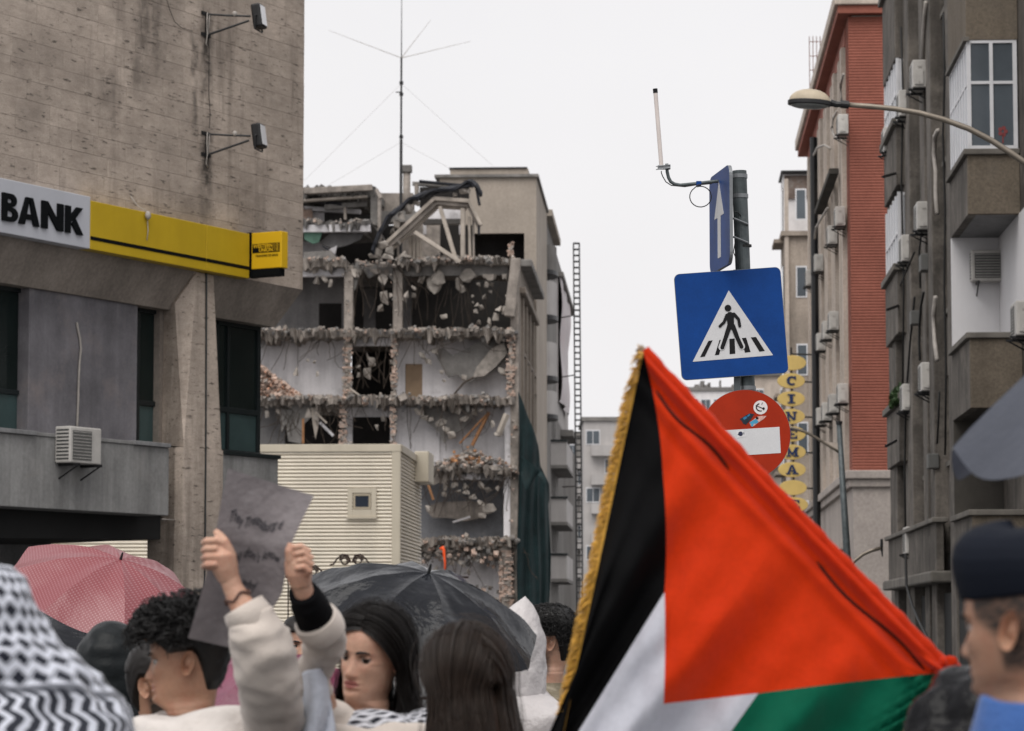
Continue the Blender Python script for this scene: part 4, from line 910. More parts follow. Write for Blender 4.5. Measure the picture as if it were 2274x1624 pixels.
# narrow far bay of the same house
XC, YC0, YC1 = 5.33, 68.6, 72.4
def gz(y): return sz(y, YC0)
for yt, yb in ((-60, 128), (278, 410), (600, 738), (900, 1024)):
    mb = MB(); mb.box(XC, XFv+.2, YC0, YC1, gz(yb), gz(yt)); mb.build('bay_wall', M_['r1'], r1, FS, bevel=.02)
    mb = MB(); mb.box(XC-.10, XFv+.2, YC0-.10, YC1+.1, gz(yt)+.002, gz(yt)+.16); mb.build('ledge', M_['ledge'], r1, FS, bevel=.02)
for yt, yb in ((128, 278), (425, 600)):
    z0, z1 = gz(yb), gz(yt); wf = MB()
    for k in range(6):
        y = YC0+.05+(YC1-YC0-.1)*k/5; wf.box(XC+.02, XC+.09, y-.05, y+.05, z0+.16, z1)
    wf.box(XC+.02, XFv+.18, YC0+.02, YC0+.08, z1-.08, z1-.01); wf.box(XC+.09, XC+.16, YC0+.02, YC0+.08, z0+.2, z1-.09); wf.box(XC+.022, XC+.088, YC0+.1, YC1-.1, (z0+z1)/2-.04, (z0+z1)/2+.04)
    w = wf.build('window', M_['winframe'], r1, FS)
    for k in range(5):
        y = YC0+.05+(YC1-YC0-.1)*k/5; mb = MB(); mb.box(XC+.05, XC+.06, y+.051, y+(YC1-YC0-.1)/5-.051, z0+.1, z1-.02); mb.build('pane', M_['panepale'], w, FS)
    mb = MB(); mb.box(XC+.162, XFv+.18, YC0+.04, YC0+.05, z0+.1, z1-.09); mb.build('pane', M_['panepale'], w, FS)
# long low balcony with crumbling slab
zA, zB_, zC_ = sz(1198, 71), sz(1288, 71), sz(1310, 71)
mb = MB(); mb.box(XC, XC+.15, 59.5, 72.3, zB_, zA); mb.box(XC, XFv, 72.3-.15, 72.3-.001, zB_, zA-.001); mb.build('parapet_side', M_['r1'], r1, FS, bevel=.015)
mb = MB(); mb.box(XC-.09, XC+.24, 59.4, 72.4, zA+.002, zA+.10); mb.build('ledge', M_['ledge'], r1, FS, bevel=.02)
mb = MB(); mb.box(XC-.14, XFv+.2, 59.3, 72.45, zC_, zB_-.002); mb.build('balcony_slab', M_['ledge'], r1, FS, bevel=.04)
mb = MB(); mb.box(XFv-.05, XF+1, 56, 66, 0, zC_-.2); mb.build('dark_shopfront', M_['void_shade'], r1, FS)
# cables, pipes
def fcable(pts, r, m, lx=XFv-.25, name='cable'):
    q = []
    for x, y in pts: ly, z_ = on_x(FS, x, y, lx); q.append((lx, ly, z_))
    mb = MB(); mb.tube(q, r, 5); mb.build(name, m, r1, FS, smooth=True)
fcable([(2055,5),(2052,40),(2049,80),(2048,132)], .045, M_['pipe_white'], name='pipe')
fcable([(2082,290),(2075,305),(2073,340),(2077,380),(2077,430),(2080,475)], .05, M_['pipe_white'], name='pipe')
fcable([(2050,650),(2044,680),(2041,720),(2040,760),(2042,800)], .03, M_['cable'])
fcable([(2077,660),(2072,700),(2075,760),(2080,800)], .05, M_['pipe_white'], name='pipe')
fcable([(2030,660),(2020,760),(2010,900),(2008,1050),(2010,1180)], .025, M_['cable'])
fcable([(2010,1230),(2012,1300),(2025,1345),(2040,1380),(2055,1410),(2075,1440)], .03, M_['cable'], lx=XC-.3)
for x, y, x2, y2 in ((1958,396,1988,384),(1968,690,1994,678),(1965,992,1990,978),(2083,118,2096,105),(2105,500,2135,478)):
    a, c = on_y(FS, x, y, YC0-.4), on_y(FS, x2, y2, YC0-.1); mb = MB(); mb.tube([(a[0],YC0-.6,a[1]),(c[0],YC0,c[1])], .035, 5); mb.build('spout', M_['steel_black'], r1, FS)
for pts in ([(2000,60),(2004,200),(2001,400),(2006,640),(2004,860)],[(2094,30),(2097,160),(2093,300),(2098,470),(2096,640),(2100,820),(2098,1010)],[(1996,640),(2012,600),(2030,560)],[(2046,512),(2040,560),(2043,640)],[(2085,870),(2083,930),(2080,985)]): fcable(pts, .022, M_['cable'], lx=XFv-.22)
for k_, (x, y, w_, h_) in enumerate(((2068,600,.5,.35),(2045,720,.4,.3),(2085,1040,.45,.3))):
    ly, z_ = on_x(FS, x, y, XFv-.12); mb = MB(); mb.box(XFv-.34, XFv-.12, ly, ly+w_, z_, z_+h_); mb.build('meter_box', M_['ac_grey'], r1, FS, bevel=.02)
# plants on a ledge
pl = MB(); r5 = random.Random(5)
for k in range(420):
    x = 1979+r5.random()*24; y = 905-(x-1979)*1.1 - r5.random()*26; ly = 68.2+r5.uniform(-.3,.3); X, Z = on_y(FS, x, y, ly)
    a = r5.uniform(0,6.28); s_ = .10; pl.add([(X,ly,Z),(X+s_*math.cos(a),ly+r5.uniform(-.06,.06),Z+s_*math.sin(a)),(X+s_*.6*math.cos(a+1),ly+.03,Z+s_*.6*math.sin(a+1))], [(0,1,2)])
X, Z = on_y(FS, 1990, 900, 68.2)
bp = thing('balcony_plants', 'leafy green plants in a box on the far balcony ledge', 'plant', FS @ Matrix.Translation((X, 68.2, Z-.2)))
pl.build('foliage', mat('leaf', (.045,.085,.03), .6, .4, 6, orand=.1), bp, FS, recalc=False)
mb = MB(); mb.box(XC-.08, XC+.22, 67.9, 68.48, gz(905)+.165, gz(893)+.17); mb.build('planter', M_['ledge'], bp, FS)
# ---- air conditioners along the street facades
def ac_side(x, yb, lx, label, sc=1.05):
    ly, z_ = on_x(FS, x, yb, lx); aircon(label, FS @ Matrix.Translation((lx+.17, ly+.35, z_)) @ Matrix.Rotation(-math.pi/2, 4, 'Z'), sc=sc)
for x, yb, lab in ((2042,195,'highest air conditioner on the grey house, under a pale pipe'), (2011,258,'second highest air conditioner on the grey house, left of the top one'),
    (1976,336,'air conditioner against the red wall, left of the lamp arm'), (2052,510,'air conditioner beside the curved white pipe on the grey house'),
    (2017,580,'air conditioner near the glazed far bay, cables running down'), (2062,868,'darker air conditioner between the two middle windows of the grey house'),
    (2019,911,'bright air conditioner beside the ledge plants'), (2026,1229,'lowest air conditioner above the long crumbling balcony')):
    ac_side(x, yb, 5.42, lab)
X, Z = on_y(FS, 2202, 628, Y1-.13); aircon('air conditioner with dark grille on the white loggia wall', FS @ Matrix.Translation((X, Y1-.13, Z)), sc=.98)
ly, z_ = 49.6, fz(768); aircon('air conditioner cut off by the right photo edge', FS @ Matrix.Translation((XF, 48.6, z_)) @ Matrix.Rotation(-math.pi/2, 4, 'Z'))
# ================================================================== red ribbed house
YR, XR = 85.0, 5.29
M_['red'] = mat('red_ribbed', (.29,.102,.072), .8, .15, .7, .12, None, .15, 30, fine=.12)
M_['stone'] = mat('stone_facade', (.50,.43,.37), .85, .18, .7, .35, ((.22,.19,.165), .5, .9, .55), .25, 20, fine=.15)
M_['base'] = mat('base_stone', (.40,.355,.325), .85, .12, .5, .22, ((.27,.24,.215), .5, 1.3, .55), .2, 25, fine=.14)
r2 = thing('red_house', 'tall house with red ribbed gable wall and stone street front', 'building', FS @ Matrix.Translation((XR+3, YR+4, 0)))
ztop, zbase = sz(30, YR), sz(1046, YR)
def ribs(pts, z0, z1, per, amp, name):
    n = int((z1-z0)/per); vs = []; k = len(pts)
    for i in range(n):
        for o, dz_ in ((0, 0), (amp, .12), (amp*.8, .62), (0, .72)):
            for x, y, nx, ny in pts: vs.append((x+nx*o, y+ny*o, z0+(i+dz_)*per))
    m = len(vs)//k; mb = MB(); mb.add(vs, [(i*k+j, i*k+j+1, (i+1)*k+j+1, (i+1)*k+j) for i in range(m-1) for j in range(k-1)])
    mb.build(name, M_['red'], r2, FS, recalc=False)
ribs([(XR,YR+1.3,-1,0),(XR,YR,-1,-1),(XR+4,YR,0,-1)], zbase, ztop, .085, .018, 'ribbed_wall')
mb = MB(); mb.box(XR+.1, XR+9, YR+.1, 110, 0, ztop+.2); mb.build('core_wall', M_['stone'], r2, FS)
mb = MB(); mb.box(XR-.42, XR+9, YR-.40, 111, ztop+.21, ztop+.6); mb.build('roof_edge', M_['stone'], r2, FS, bevel=.03)
mb = MB(); mb.box(XR-.32, XR+9, YR-.30, 111, ztop-.02, ztop+.205); mb.build('eaves_soffit', M_['red'], r2, FS)
mb = MB(); mb.box(XR-.22, XR+9, YR-.22, 110.5, zbase-.22, zbase+.02); mb.build('string_course', M_['base'], r2, FS, bevel=.03)
mb = MB(); mb.box(XR-.12, XR+9, YR-.12, 110.4, zbase-.45, zbase-.222); mb.build('string_course', M_['base'], r2, FS, bevel=.03)
mb = MB(); mb.box(XR+.002, XR+.1, YR+1.3, YR+1.6, zbase+.03, ztop); mb.box(XR-.02, XR+.098, YR+1.6, 109.9, ztop-.6, ztop); mb.build('frame_band', M_['red'], r2, FS)
mb = MB(); mb.box(XR, XR+9, YR-.02, 110, 0, zbase-.452); mb.build('base_wall', M_['base'], r2, FS)
yy = YR+1.8; k = 0; pil_y = []
while yy < 108.5:
    mb = MB(); mb.box(XR-.12+.05*(k % 2), XR+.1, yy, yy+.75, zbase+.03, ztop-.61); mb.build('pilaster', M_['stone'], r2, FS); pil_y.append(yy); yy += 2.05; k += 1
for k in range(len(pil_y)-1):
    for s_ in range(4):
        z0 = zbase+.9+3.35*s_
        mb = MB(); mb.box(XR+.03, XR+.098, pil_y[k]+.80, pil_y[k+1]-.05, z0, z0+1.9); w = mb.build('window', M_['frame_dark'], r2, FS)
        mb = MB(); mb.box(XR-.02, XR+.097, pil_y[k]+.76, pil_y[k+1]-.01, z0-.15, z0-.003); mb.build('sill', M_['stone'], w, FS)
ly, z_ = on_x(FS, 1858, 318, XR-.5)
mb = MB(); mb.box(XR-.42, XR-.13, 88.2, 97, z_-.02, z_+.16); mb.build('hood', M_['r1dark'], r2, FS, bevel=.02)
for a in (88.0, 92.5, 97.0): 
    mb = MB(); mb.box(XR-.03, XR-.002, a, a+3.2, 1.2, 3.9); w = mb.build('ground_window', M_['frame_dark'], r2, FS)
    mb = MB(); mb.box(XR-.2, XR-.004, a-.2, a+3.4, 3.92, 4.12); mb.build('hood', M_['base'], w, FS)
mb = MB(); lyp, _ = on_x(FS, 1806, 700, XR-.3); mb.tube([(XR-.25,lyp,ztop-1),(XR-.25,lyp,.2)], .13, 8); mb.build('downpipe', M_['steel_black'], r2, FS)
for pts in ([(1858,248),(1850,262),(1847,285),(1851,300),(1862,312)],[(1872,165),(1866,190),(1868,225)],[(1843,330),(1830,322),(1815,328),(1806,345)],[(1838,462),(1826,480),(1812,505),(1808,530)]):
    q = [(XR-.3, *on_x(FS, x, y, XR-.3)) for x, y in pts]; mb = MB(); mb.tube(q, .04, 5); mb.build('loop_cable', M_['pipe_white'], r2, FS, smooth=True)
for i, (x, yb, lab) in enumerate(((1868,302,'air conditioner high on the stone front beside the red corner'),(1862,505,'air conditioner on the stone front, third storey from the top'),(1845,545,'small air conditioner below and left of its neighbour on the stone front'),
    (1848,735,'air conditioner on the stone front level with the crossing sign'),(1834,755,'air conditioner left of its twin, level with the crossing sign'),(1820,780,'air conditioner by the dark downpipe, level with the crossing sign'),
    (1868,897,'air conditioner right of the CINEMA letters, nearest to the red wall'),(1848,918,'middle air conditioner of the row right of the CINEMA letters'),(1833,935,'air conditioner left of the middle one in the row beside CINEMA'),(1820,945,'air conditioner beside the downpipe, last in the row by CINEMA'),
    (1815,605,'tiny air conditioner beside the dark downpipe above the others'),(1796,637,'tiny air conditioner at the far corner left of the downpipe'))):
    ly, z_ = on_x(FS, x, yb, XR-.25)
    aircon(lab, FS @ Matrix.Translation((XR-.06, ly, z_)) @ Matrix.Rotation(-math.pi/2, 4, 'Z'), sc=1.0)
# roof trellis
X, Z = sx(1825, 100, 200), sz(190, 100)
tr = thing('roof_trellis', 'thin rust-coloured wire trellis standing on the red house roof', 'trellis', FS @ Matrix.Translation((X, 100, ztop+.6)))
rust = mat('rust_wire', (.22,.13,.11), .8, .2, 3)
for i in range(7):
    x_ = sx(1797+i*8, 100, 150); mb = MB(); mb.tube([(x_,100,ztop+.62),(x_,100,sz(78,100))], .014, 4); mb.build('upright', rust, tr, FS)
for y in (90, 122, 153):
    mb = MB(); mb.tube([(sx(1796,100,150),100,sz(y,100)),(sx(1850,100,150),100,sz(y,100))], .014, 4); mb.build('rail', rust, tr, FS)
# ================================================================== brown house further on
YB2 = 122.0
M_['brownf'] = mat('brown_facade', (.33,.28,.235), .9, .25, .5, .5, None, .3, 20, fine=.15)
r3 = thing('brown_house', 'narrow brown house with rusty rooftop panel behind the cinema sign', 'building', FS @ Matrix.Translation((6.5, YB2+5, 0)))
def hx(x, y=700): return on_y(FS, x, y, YB2)[0]
def hz(y): return sz(y, YB2)
xl = hx(1743)
mb = MB(); mb.box(xl, xl+6, YB2, YB2+4, 0, hz(520)); mb.build('wall', M_['brownf'], r3, FS)
mb = MB(); mb.box(xl, xl+6, YB2+1, YB2+3.5, hz(520)+.01, hz(376)); mb.build('penthouse', M_['white_paint'], r3, FS)
mb = MB(); mb.box(xl+.05, xl+6, YB2+.9, YB2+.99, hz(432), hz(380)); mb.build('rusty_panel', mat('rust_panel', (.17,.13,.11), .9, .4, 2, .4, ((.30,.28,.26), .7, 3, .5)), r3, FS)
mb = MB(); mb.box(xl-.1, xl+6, YB2+.6, YB2+3.6, hz(375), hz(371)); mb.build('roof', M_['steel_black'], r3, FS)
mb = MB(); mb.box(xl-.15, xl+6, YB2-.2, YB2+4.1, hz(522), hz(512)); mb.build('cornice', M_['brownf'], r3, FS)
for s_ in range(6):
    z0 = 2+3.2*s_
    for k in range(1):
        y0 = YB2+1.2; mb = MB(); mb.box(xl-.03, xl-.002, y0, y0+1.8, z0, z0+1.8); mb.build('window', M_['glass_dark'], r3, FS)
    mb = MB(); mb.box(xl+.45, xl+.9, YB2-.03, YB2-.002, z0+.3, z0+1.6); w = mb.build('window', M_['winframe'], r3, FS)
    mb = MB(); mb.box(xl+.50, xl+.85, YB2-.04, YB2-.031, z0+.36, z0+1.54); mb.build('pane', M_['paneblue'], w, FS)
    mb = MB(); mb.box(xl-.4, xl+.0, YB2+1, YB2+3.4, z0-.5, z0-.35); mb.build('balcony_slab', M_['brownf'], r3, FS)
    mb = MB(); mb.box(xl+.001, xl+.16, YB2-.12, YB2-.001, z0-1.2, z0+2.0); mb.build('pilaster', M_['stone'], r3, FS)
# ================================================================== cinema sign
YCN = 104.0; kc = FPX/YCN
M_['cin_y'] = mat('cinema_yellow', (.74,.54,.19), .6, .08, 2, .1)
M_['cin_b'] = mat('cinema_blue', (.02,.04,.115), .6, 0)
c0 = P(1758, 960, YCN)
FC = Matrix.Translation((c0.x, YCN, P(1762,1140,YCN).z))
cin = thing('cinema_sign', 'vertical row of yellow oval boards spelling CINEMA', 'sign', FC)
LET = {'C': [arc(.52,.5,.46,.5,45,315,16)+arc(.55,.5,.22,.30,315,45,16), [(.78,.62),(.93,.62),(.93,1.0),(.80,1.0)]],
 'I': [[(.15,0),(.85,0),(.85,.16),(.15,.16)],[(.15,.84),(.85,.84),(.85,1),(.15,1)],[(.34,.161),(.66,.161),(.66,.839),(.34,.839)]],
 'N': [[(.10,.14),(.30,.14),(.30,.86),(.10,.86)],[(.72,.14),(.90,.14),(.90,.86),(.72,.86)],[(-.02,.861),(.36,.861),(.36,1),(-.02,1)],[(.60,.861),(1.02,.861),(1.02,1),(.60,1)],[(-.02,0),(.42,0),(.42,.139),(-.02,.139)],[(.301,.86),(.301,.55),(.719,.0),(.719,.34)]],
 'E': [[(.12,.15),(.40,.15),(.40,.85),(.12,.85)],[(0,0),(.95,0),(.95,.149),(0,.149)],[(0,.851),(.95,.851),(.95,1),(0,1)],[(.401,.42),(.72,.42),(.72,.57),(.401,.57)],[(.80,.15),(.95,.15),(.95,.32),(.80,.32)],[(.80,.68),(.95,.68),(.95,.85),(.80,.85)]],
 'M': [[(.08,.14),(.25,.14),(.25,.86),(.08,.86)],[(.75,.14),(.98,.14),(.98,.86),(.75,.86)],[(-.05,0),(.38,0),(.38,.139),(-.05,.139)],[(.62,0),(1.1,0),(1.1,.139),(.62,.139)],[(-.05,.861),(.26,.861),(.26,1),(-.05,1)],[(.74,.861),(1.1,.861),(1.1,1),(.74,1)],[(.251,.86),(.251,.5),(.44,.12),(.56,.12),(.749,.5),(.749,.86),(.5,.42)]],
 'A': [[(.05,.14),(.25,.14),(.50,.82),(.58,1),(.36,1)],[(.62,.14),(.92,.14),(.60,1),(.581,1),(.501,.815)],[(-.08,0),(.36,0),(.36,.139),(-.08,.139)],[(.52,0),(1.08,0),(1.08,.139),(.52,.139)],[(.34,.28),(.62,.28),(.57,.42),(.385,.42)]]}
for (x, y), ch in zip(((1759,806),(1756,846),(1756,886),(1756,925),(1758,964),(1758,1004),(1758,1043),(1760,1083),(1763,1121)), ' CINEMA E'):
    c = P(x, y, YCN); mb = MB(); mb.disc((c.x, c.z), 30.5/kc, YCN-.07, YCN+.07, 36, ry=16.8/kc); bd = mb.build('oval_board', M_['cin_y'], cin, bevel=.012)
    if ch != ' ':
        mb = MB(); w, h = 24/kc, 21/kc
        for i, poly in enumerate(LET[ch]): mb.prism([(c.x-w/2+p[0]*w, c.z-h/2+p[1]*h) for p in poly], YCN-.095-.001*i, YCN-.072)
        mb.build('letter', M_['cin_b'], bd)
mb = MB(); a, e = P(1757,790,YCN), P(1764,1140,YCN); mb.tube([(a.x,YCN+.12,a.z+.3),(e.x,YCN+.12,e.z-.2)], .035, 6); mb.build('rod', M_['steel_black'], cin)
for y in (786, 847, 925, 1004, 1083):
    a, e = P(1757, y, YCN+.1), P(1812, y+2, YCN+.1); mb = MB(); mb.tube([(a.x,YCN+.12,a.z),(e.x,YCN+.12,e.z)], .03, 5); mb.build('bracket', M_['steel_black'], cin)
# ================================================================== far end of the street, left side
M_['farg'] = mat('far_grey', (.20,.19,.18), .9, .2, .5, .5, None, .2, 8, sscale=.7)
M_['farl'] = mat('far_light', (.42,.40,.39), .9, .12, .4, .25, sscale=.7)
l2 = thing('balcony_block', 'grey block with square balconies beyond the green netting', 'building', FS @ Matrix.Translation((-9, 185, 0)))
XL = -7.0
mb = MB(); mb.box(XL-8, XL, 176, 236, 0, sz(905,180)); mb.build('wall', M_['farg'], l2, FS)
for k, y in enumerate((978, 1105, 1232)):
    zt_, zb_ = sz(y, 180), sz(y+52, 180)
    mb = MB(); mb.box(XL, -6.0, 180, 180.15, zb_, zt_); mb.box(-6.15, -6.0, 180.152, 192, zb_, zt_); bl = mb.build('balcony', M_['farl'], l2, FS)
    mb = MB(); mb.box(XL, -5.95, 179.95, 192, zb_-.2, zb_-.002); mb.build('balcony_slab', M_['farg'], bl, FS)
    mb = MB(); mb.box(XL, -5.93, 179.9, 180.25, zt_+.002, zt_+.12); mb.build('capping', M_['frame_dark'], bl, FS)
    mb = MB(); mb.box(XL+.002, XL+.05, 181, 188, zt_+.3, zt_+2.0); mb.build('window', M_['glass_dark'], l2, FS)
mb = MB(); mb.box(XL+.002, XL+.9, 196, 205, sz(905,180)-.6, sz(905,180)-.2); mb.build('cornice', M_['farg'], l2, FS)
# slender house with rounded bays, and the wrapped house
l3 = thing('round_bay_house', 'narrow house with rounded bay windows behind the ruin tower', 'building', FS @ Matrix.Translation((-8, 172, 0)))
zt_ = sz(512, 176)
mb = MB(); mb.box(XL-5, XL+.05, TL+14.5, 200, 0, zt_+.5); mb.build('wall', M_['farg'], l3, FS)
mb = MB(); mb.box(XL-.5, XL+.45, TL+14.3, 186, zt_+.52, zt_+.9); mb.build('cornice', M_['tallwall'], l3, FS)
for y0, y1 in ((545, 600), (625, 700), (760, 835), (868, 920)):
    c = (XL+.02, 174.0); m1 = MB(); z0, z1 = sz(y1,174), sz(y0,174)
    m1.prism([(c[0]+.62*math.cos(R(-100+200*i/12)), c[1]+1.6*math.sin(R(-100+200*i/12))) for i in range(13)], z0, z1, 'xy'); m1.build('round_bay', M_['farl'] if y0 > 600 else M_['farg'], l3, FS)
    m1 = MB(); m1.prism([(c[0]+.70*math.cos(R(-100+200*i/12)), c[1]+1.7*math.sin(R(-100+200*i/12))) for i in range(13)], z0-.25, z0-.003, 'xy'); m1.build('bay_sill', M_['steel_black'], l3, FS)
l4 = thing('wrapped_house', 'house under pale scaffold sheeting beside the lattice mast', 'building', FS @ Matrix.Translation((-7.5, 192, 0)))
zt_ = sz(612, 190); X4 = sx(1236, 190)
mb = MB(); mb.box(X4-4, X4, 190, 212, sz(905,180)+.05, zt_); mb.build('wall', M_['farl'], l4, FS)
def shf(u, v):
    ly = 189.6+u*16; return (X4+.2+.12*math.sin(u*14+v*3)+.1*math.sin(v*9), ly, zt_+(sz(885,190)-zt_)*v)
mb = MB(); mb.grid(shf, 20, 20); mb.build('sheeting', mat('sheeting', (.50,.46,.47), .6, .15, .5, .15, ((.45,.33,.33), .6, .35, .5)), l4, FS, recalc=False, smooth=True)
mb = MB(); mb.box(sx(1216,189.5), X4+.1, 189.4, 189.5, sz(890,189.5), zt_); mb.build('sheeting', mat('sheeting_front', (.42,.395,.39), .7, .12, .5, .2), l4, FS)
mb = MB(); mb.box(X4-.5, X4+.45, 189.2, 213, zt_+.01, zt_+.3); mb.build('roof_edge', M_['farg'], l4, FS)
# lattice mast
YLM = 150.0
xm0, xm1 = P(1276.5,1000,YLM), P(1289.5,1000,YLM); zt_ = P(1283,540,YLM).z; wd = xm1.x-xm0.x
lm = thing('lattice_mast', 'slender dark lattice mast like a ladder against the sky', 'mast', Matrix.Translation(((xm0.x+xm1.x)/2, YLM, 0)))
sh = P(1283,540,YLM).x - P(1287,1200,YLM).x
for sx_ in (0, 1):
    for sy_ in (0, 1):
        x_ = xm0.x+sx_*wd; mb = MB(); mb.tube([(x_+.1,YLM+sy_*.3,0),(x_-.06,YLM+sy_*.3,zt_)], .035, 5); mb.build('rail', M_['steel_black'], lm)
n = int(zt_/(13.6/(FPX/YLM)))
mb = MB(); mb.tube([(0,0,0),(wd,0,0)], .036, 5); mb.tube([(0,.3,0),(wd,.3,0)], .03, 5); mb.tube([(0,0,0),(0,.3,0)], .03, 5); mb.tube([(wd,0,0),(wd,.3,0)], .03, 5)
rung = None
for i in range(n+1):
    z = zt_*i/n; x_ = xm0.x+.1-.16*i/n
    if rung is None:
        rung = mb.build('rung', M_['steel_black'], lm, Matrix.Translation((x_,YLM,z)), recalc=False); z00, x00 = z, x_
    else:
        o = rung.copy(); COL.objects.link(o); o.location = (x_-x00, 0, z-z00)
for y, xe in ((700,1245),(833,1248),(1080,1250)):
    a = P(1276,y,YLM); c = P(xe,y-3,YLM); mb = MB(); mb.tube([(a.x,YLM,a.z),(c.x,YLM+2,c.z)], .03, 4); mb.build('tie', M_['steel_black'], lm)
# distant blocks
def far_block(name, label, x0, x1, ytop, Y, cols, rows, m, tall=0):
    a, c = P(x0, 1200, Y), P(x1, 1200, Y); zt_ = P(x0, ytop, Y).z
    t = thing(name, label, 'building', Matrix.Translation(((a.x+c.x)/2, Y, 0)))
    mb = MB(); mb.box(a.x, c.x, Y, Y+14, 0, zt_); mb.build('wall', m, t)
    mb = MB(); mb.box(a.x-.2, c.x+.2, Y-.25, Y+14, zt_+.01, zt_+.4); mb.build('roof', M_['farg'], t)
    w = (c.x-a.x)/cols; h = 2.9
    for r_ in range(rows):
        z1 = zt_-.9-r_*h
        for k in range(cols):
            x_ = a.x+w*k
            if (k+r_) % 2 == 0 or cols > 3:
                mb = MB(); mb.box(x_+w*.12, x_+w*.88, Y-.06, Y-.002, z1-1.5, z1); f = mb.build('window', M_['winframe'], t)
                for q in range(2):
                    mb = MB(); mb.box(x_+w*(.16+.36*q), x_+w*(.48+.36*q), Y-.09, Y-.061, z1-1.4, z1-.1); mb.build('pane', M_['paneblue'], f)
        mb = MB(); mb.box(a.x+w*.4, c.x, Y-1.0, Y-.002, z1-2.65, z1-1.6); mb.build('balcony', M_['farl'], t)
    return t
far_block('distant_apartment_block', 'distant pale apartment block with white windows beside the flag fringe', 1296, 1420, 935, 300, 3, 6, M_['farl'])
mb = MB(); a, c = P(1326,900,300), P(1400,900,300); z0 = P(1326,934,300).z
far_block('distant_brown_block', 'distant brown block half hidden behind the lattice mast', 1262, 1300, 968, 320, 2, 5, M_['farg'])
wb = far_block('distant_white_block', 'distant white flat-roofed block behind the no-entry sign', 1525, 1640, 868, 330, 4, 6, M_['white_paint'])
for k, (x, w_, h_) in enumerate(((1560,8,14),(1575,5,10),(1548,10,6),(1600,2,16),(1630,8,6),(1568,14,5))):
    c = P(x, 868, 331); mb = MB(); mb.box(c.x-w_*.025, c.x+w_*.025, 331, 333, c.z+.42, c.z+.42+h_*.05); mb.build('roof_unit', M_['farg'], wb)
far_block('distant_beige_block', 'distant beige block just left of the cinema sign', 1672, 1760, 835, 210, 3, 6, M_['stone'])
# ================================================================== sign post in focus
YS = 18.0; ks = FPX/YS
M_['galv'] = mat('galvanised', (.085,.10,.105), .5, .35, 9, .3, ((.16,.17,.17), .5, 14, .5), .1, 40, metal=.4)
M_['sblue'] = mat('sign_blue', (.004,.045,.205), .5, .12, 5, 0, None, .05, 300, spec=.15, fine=.08)
M_['sblue2'] = mat('sign_blue_old', (.012,.05,.19), .4, .25, 6, .2, spec=.4)
M_['swhite'] = mat('sign_face_white', (.56,.56,.57), .4, .05, 5, spec=.35, fine=.05)
M_['sred'] = mat('sign_red', (.34,.024,.005), .5, .14, 4, .08, None, 0, spec=.15, fine=.06)
M_['sback'] = mat('sign_back', (.20,.21,.22), .4, .2, 4, metal=.5)
M_['sblack'] = mat('sign_black', (.006,.006,.007), .4, 0, spec=.2)
base = P(1709, 2042, YS)
post = thing('sign_post', 'leaning grey post with crossing, one-way and no-entry signs', 'sign post', Matrix.Translation((base.x, YS, 0)))
tp, mid = P(1640.5, 380, YS), P(1660, 870, YS)
dr = (mid-tp)/(mid.z-tp.z); bs = tp + dr*(0-tp.z); bs = Vector((bs.x, YS, 0))
mb = MB(); mb.tube([(bs.x,YS,-.1),(tp.x,YS,tp.z)], .0455, 20); pole = mb.build('pole', M_['galv'], post, smooth=False)
for y in (392, 436, 862):
    c = P(1641+(y-380)*.04, y, YS); mb = MB(); mb.tube([(c.x,YS,c.z-.012),(c.x,YS,c.z+.012)], .0485, 20); mb.build('band', M_['sback'], pole)
def loc_frame(x, y, Y, rot, yaw=0.0):
    c = P(x, y, Y); return Matrix.Translation((c.x, Y, c.z)) @ Matrix.Rotation(yaw, 4, 'Z') @ Matrix.Rotation(rot, 4, 'Y')
def rrect(w, h, r, n=6):
    out = []
    for cx, cz, a in ((w/2-r,h/2-r,0),(-w/2+r,h/2-r,90),(-w/2+r,-h/2+r,180),(w/2-r,-h/2+r,270)):
        out += [(cx+r*math.cos(R(a+90*i/n)), cz+r*math.sin(R(a+90*i/n))) for i in range(n+1)]
    return out
YP = YS-.085
FP = loc_frame(1623, 718.5, YP, R(-4.1))
FPi = FP.inverted()
def sp(x, y): q = FPi @ P(x, y, YP); return (q.x, q.z)
mb = MB(); mb.prism(rrect(.645,.645,.034), 0, .022); pd = mb.build('crossing_sign', M_['sback'], post, FP)
mb = MB(); mb.prism(rrect(.641,.641,.033), -.0012, -.0002); mb.build('blue_face', M_['sblue'], pd, FP)
mb = MB(); mb.prism([sp(1617.5,645), sp(1716,789), sp(1537.5,803.5)], -.0026, -.0016); mb.build('white_triangle', M_['swhite'], pd, FP)
def z4(x, y): return sp(1421+x/1.829, 177.6+y/1.829)
mb = MB()
for i, q in enumerate((((277,1060),(294,1058),(262,1124),(243,1126)),((322,1056),(338,1055),(320,1117),(303,1118)),((362,1052),(383,1050),(386,1112),(363,1114)),((410,1049),(430,1047),(448,1105),(425,1108)),((449,1046),(470,1044),(506,1101),(484,1104)))):
    mb2 = MB(); mb2.prism([z4(*p) for p in q], -.0040, -.0030); mb2.build('stripe', M_['sblack'], pd, FP)
def cap(mb, a, c, w0, w1, y, mi=0):
    a, c = Vector(z4(*a)), Vector(z4(*c)); w0 /= 1.829*ks*2; w1 /= 1.829*ks*2; t = (c-a).normalized(); an = math.atan2(t.y, t.x)
    poly = [(a.x+w0*math.cos(an+math.pi/2+math.pi*i/8), a.y+w0*math.sin(an+math.pi/2+math.pi*i/8)) for i in range(9)] + [(c.x+w1*math.cos(an-math.pi/2+math.pi*i/8), c.y+w1*math.sin(an-math.pi/2+math.pi*i/8)) for i in range(9)]
    mb.prism(poly, y, y+.0008, mi=mi)
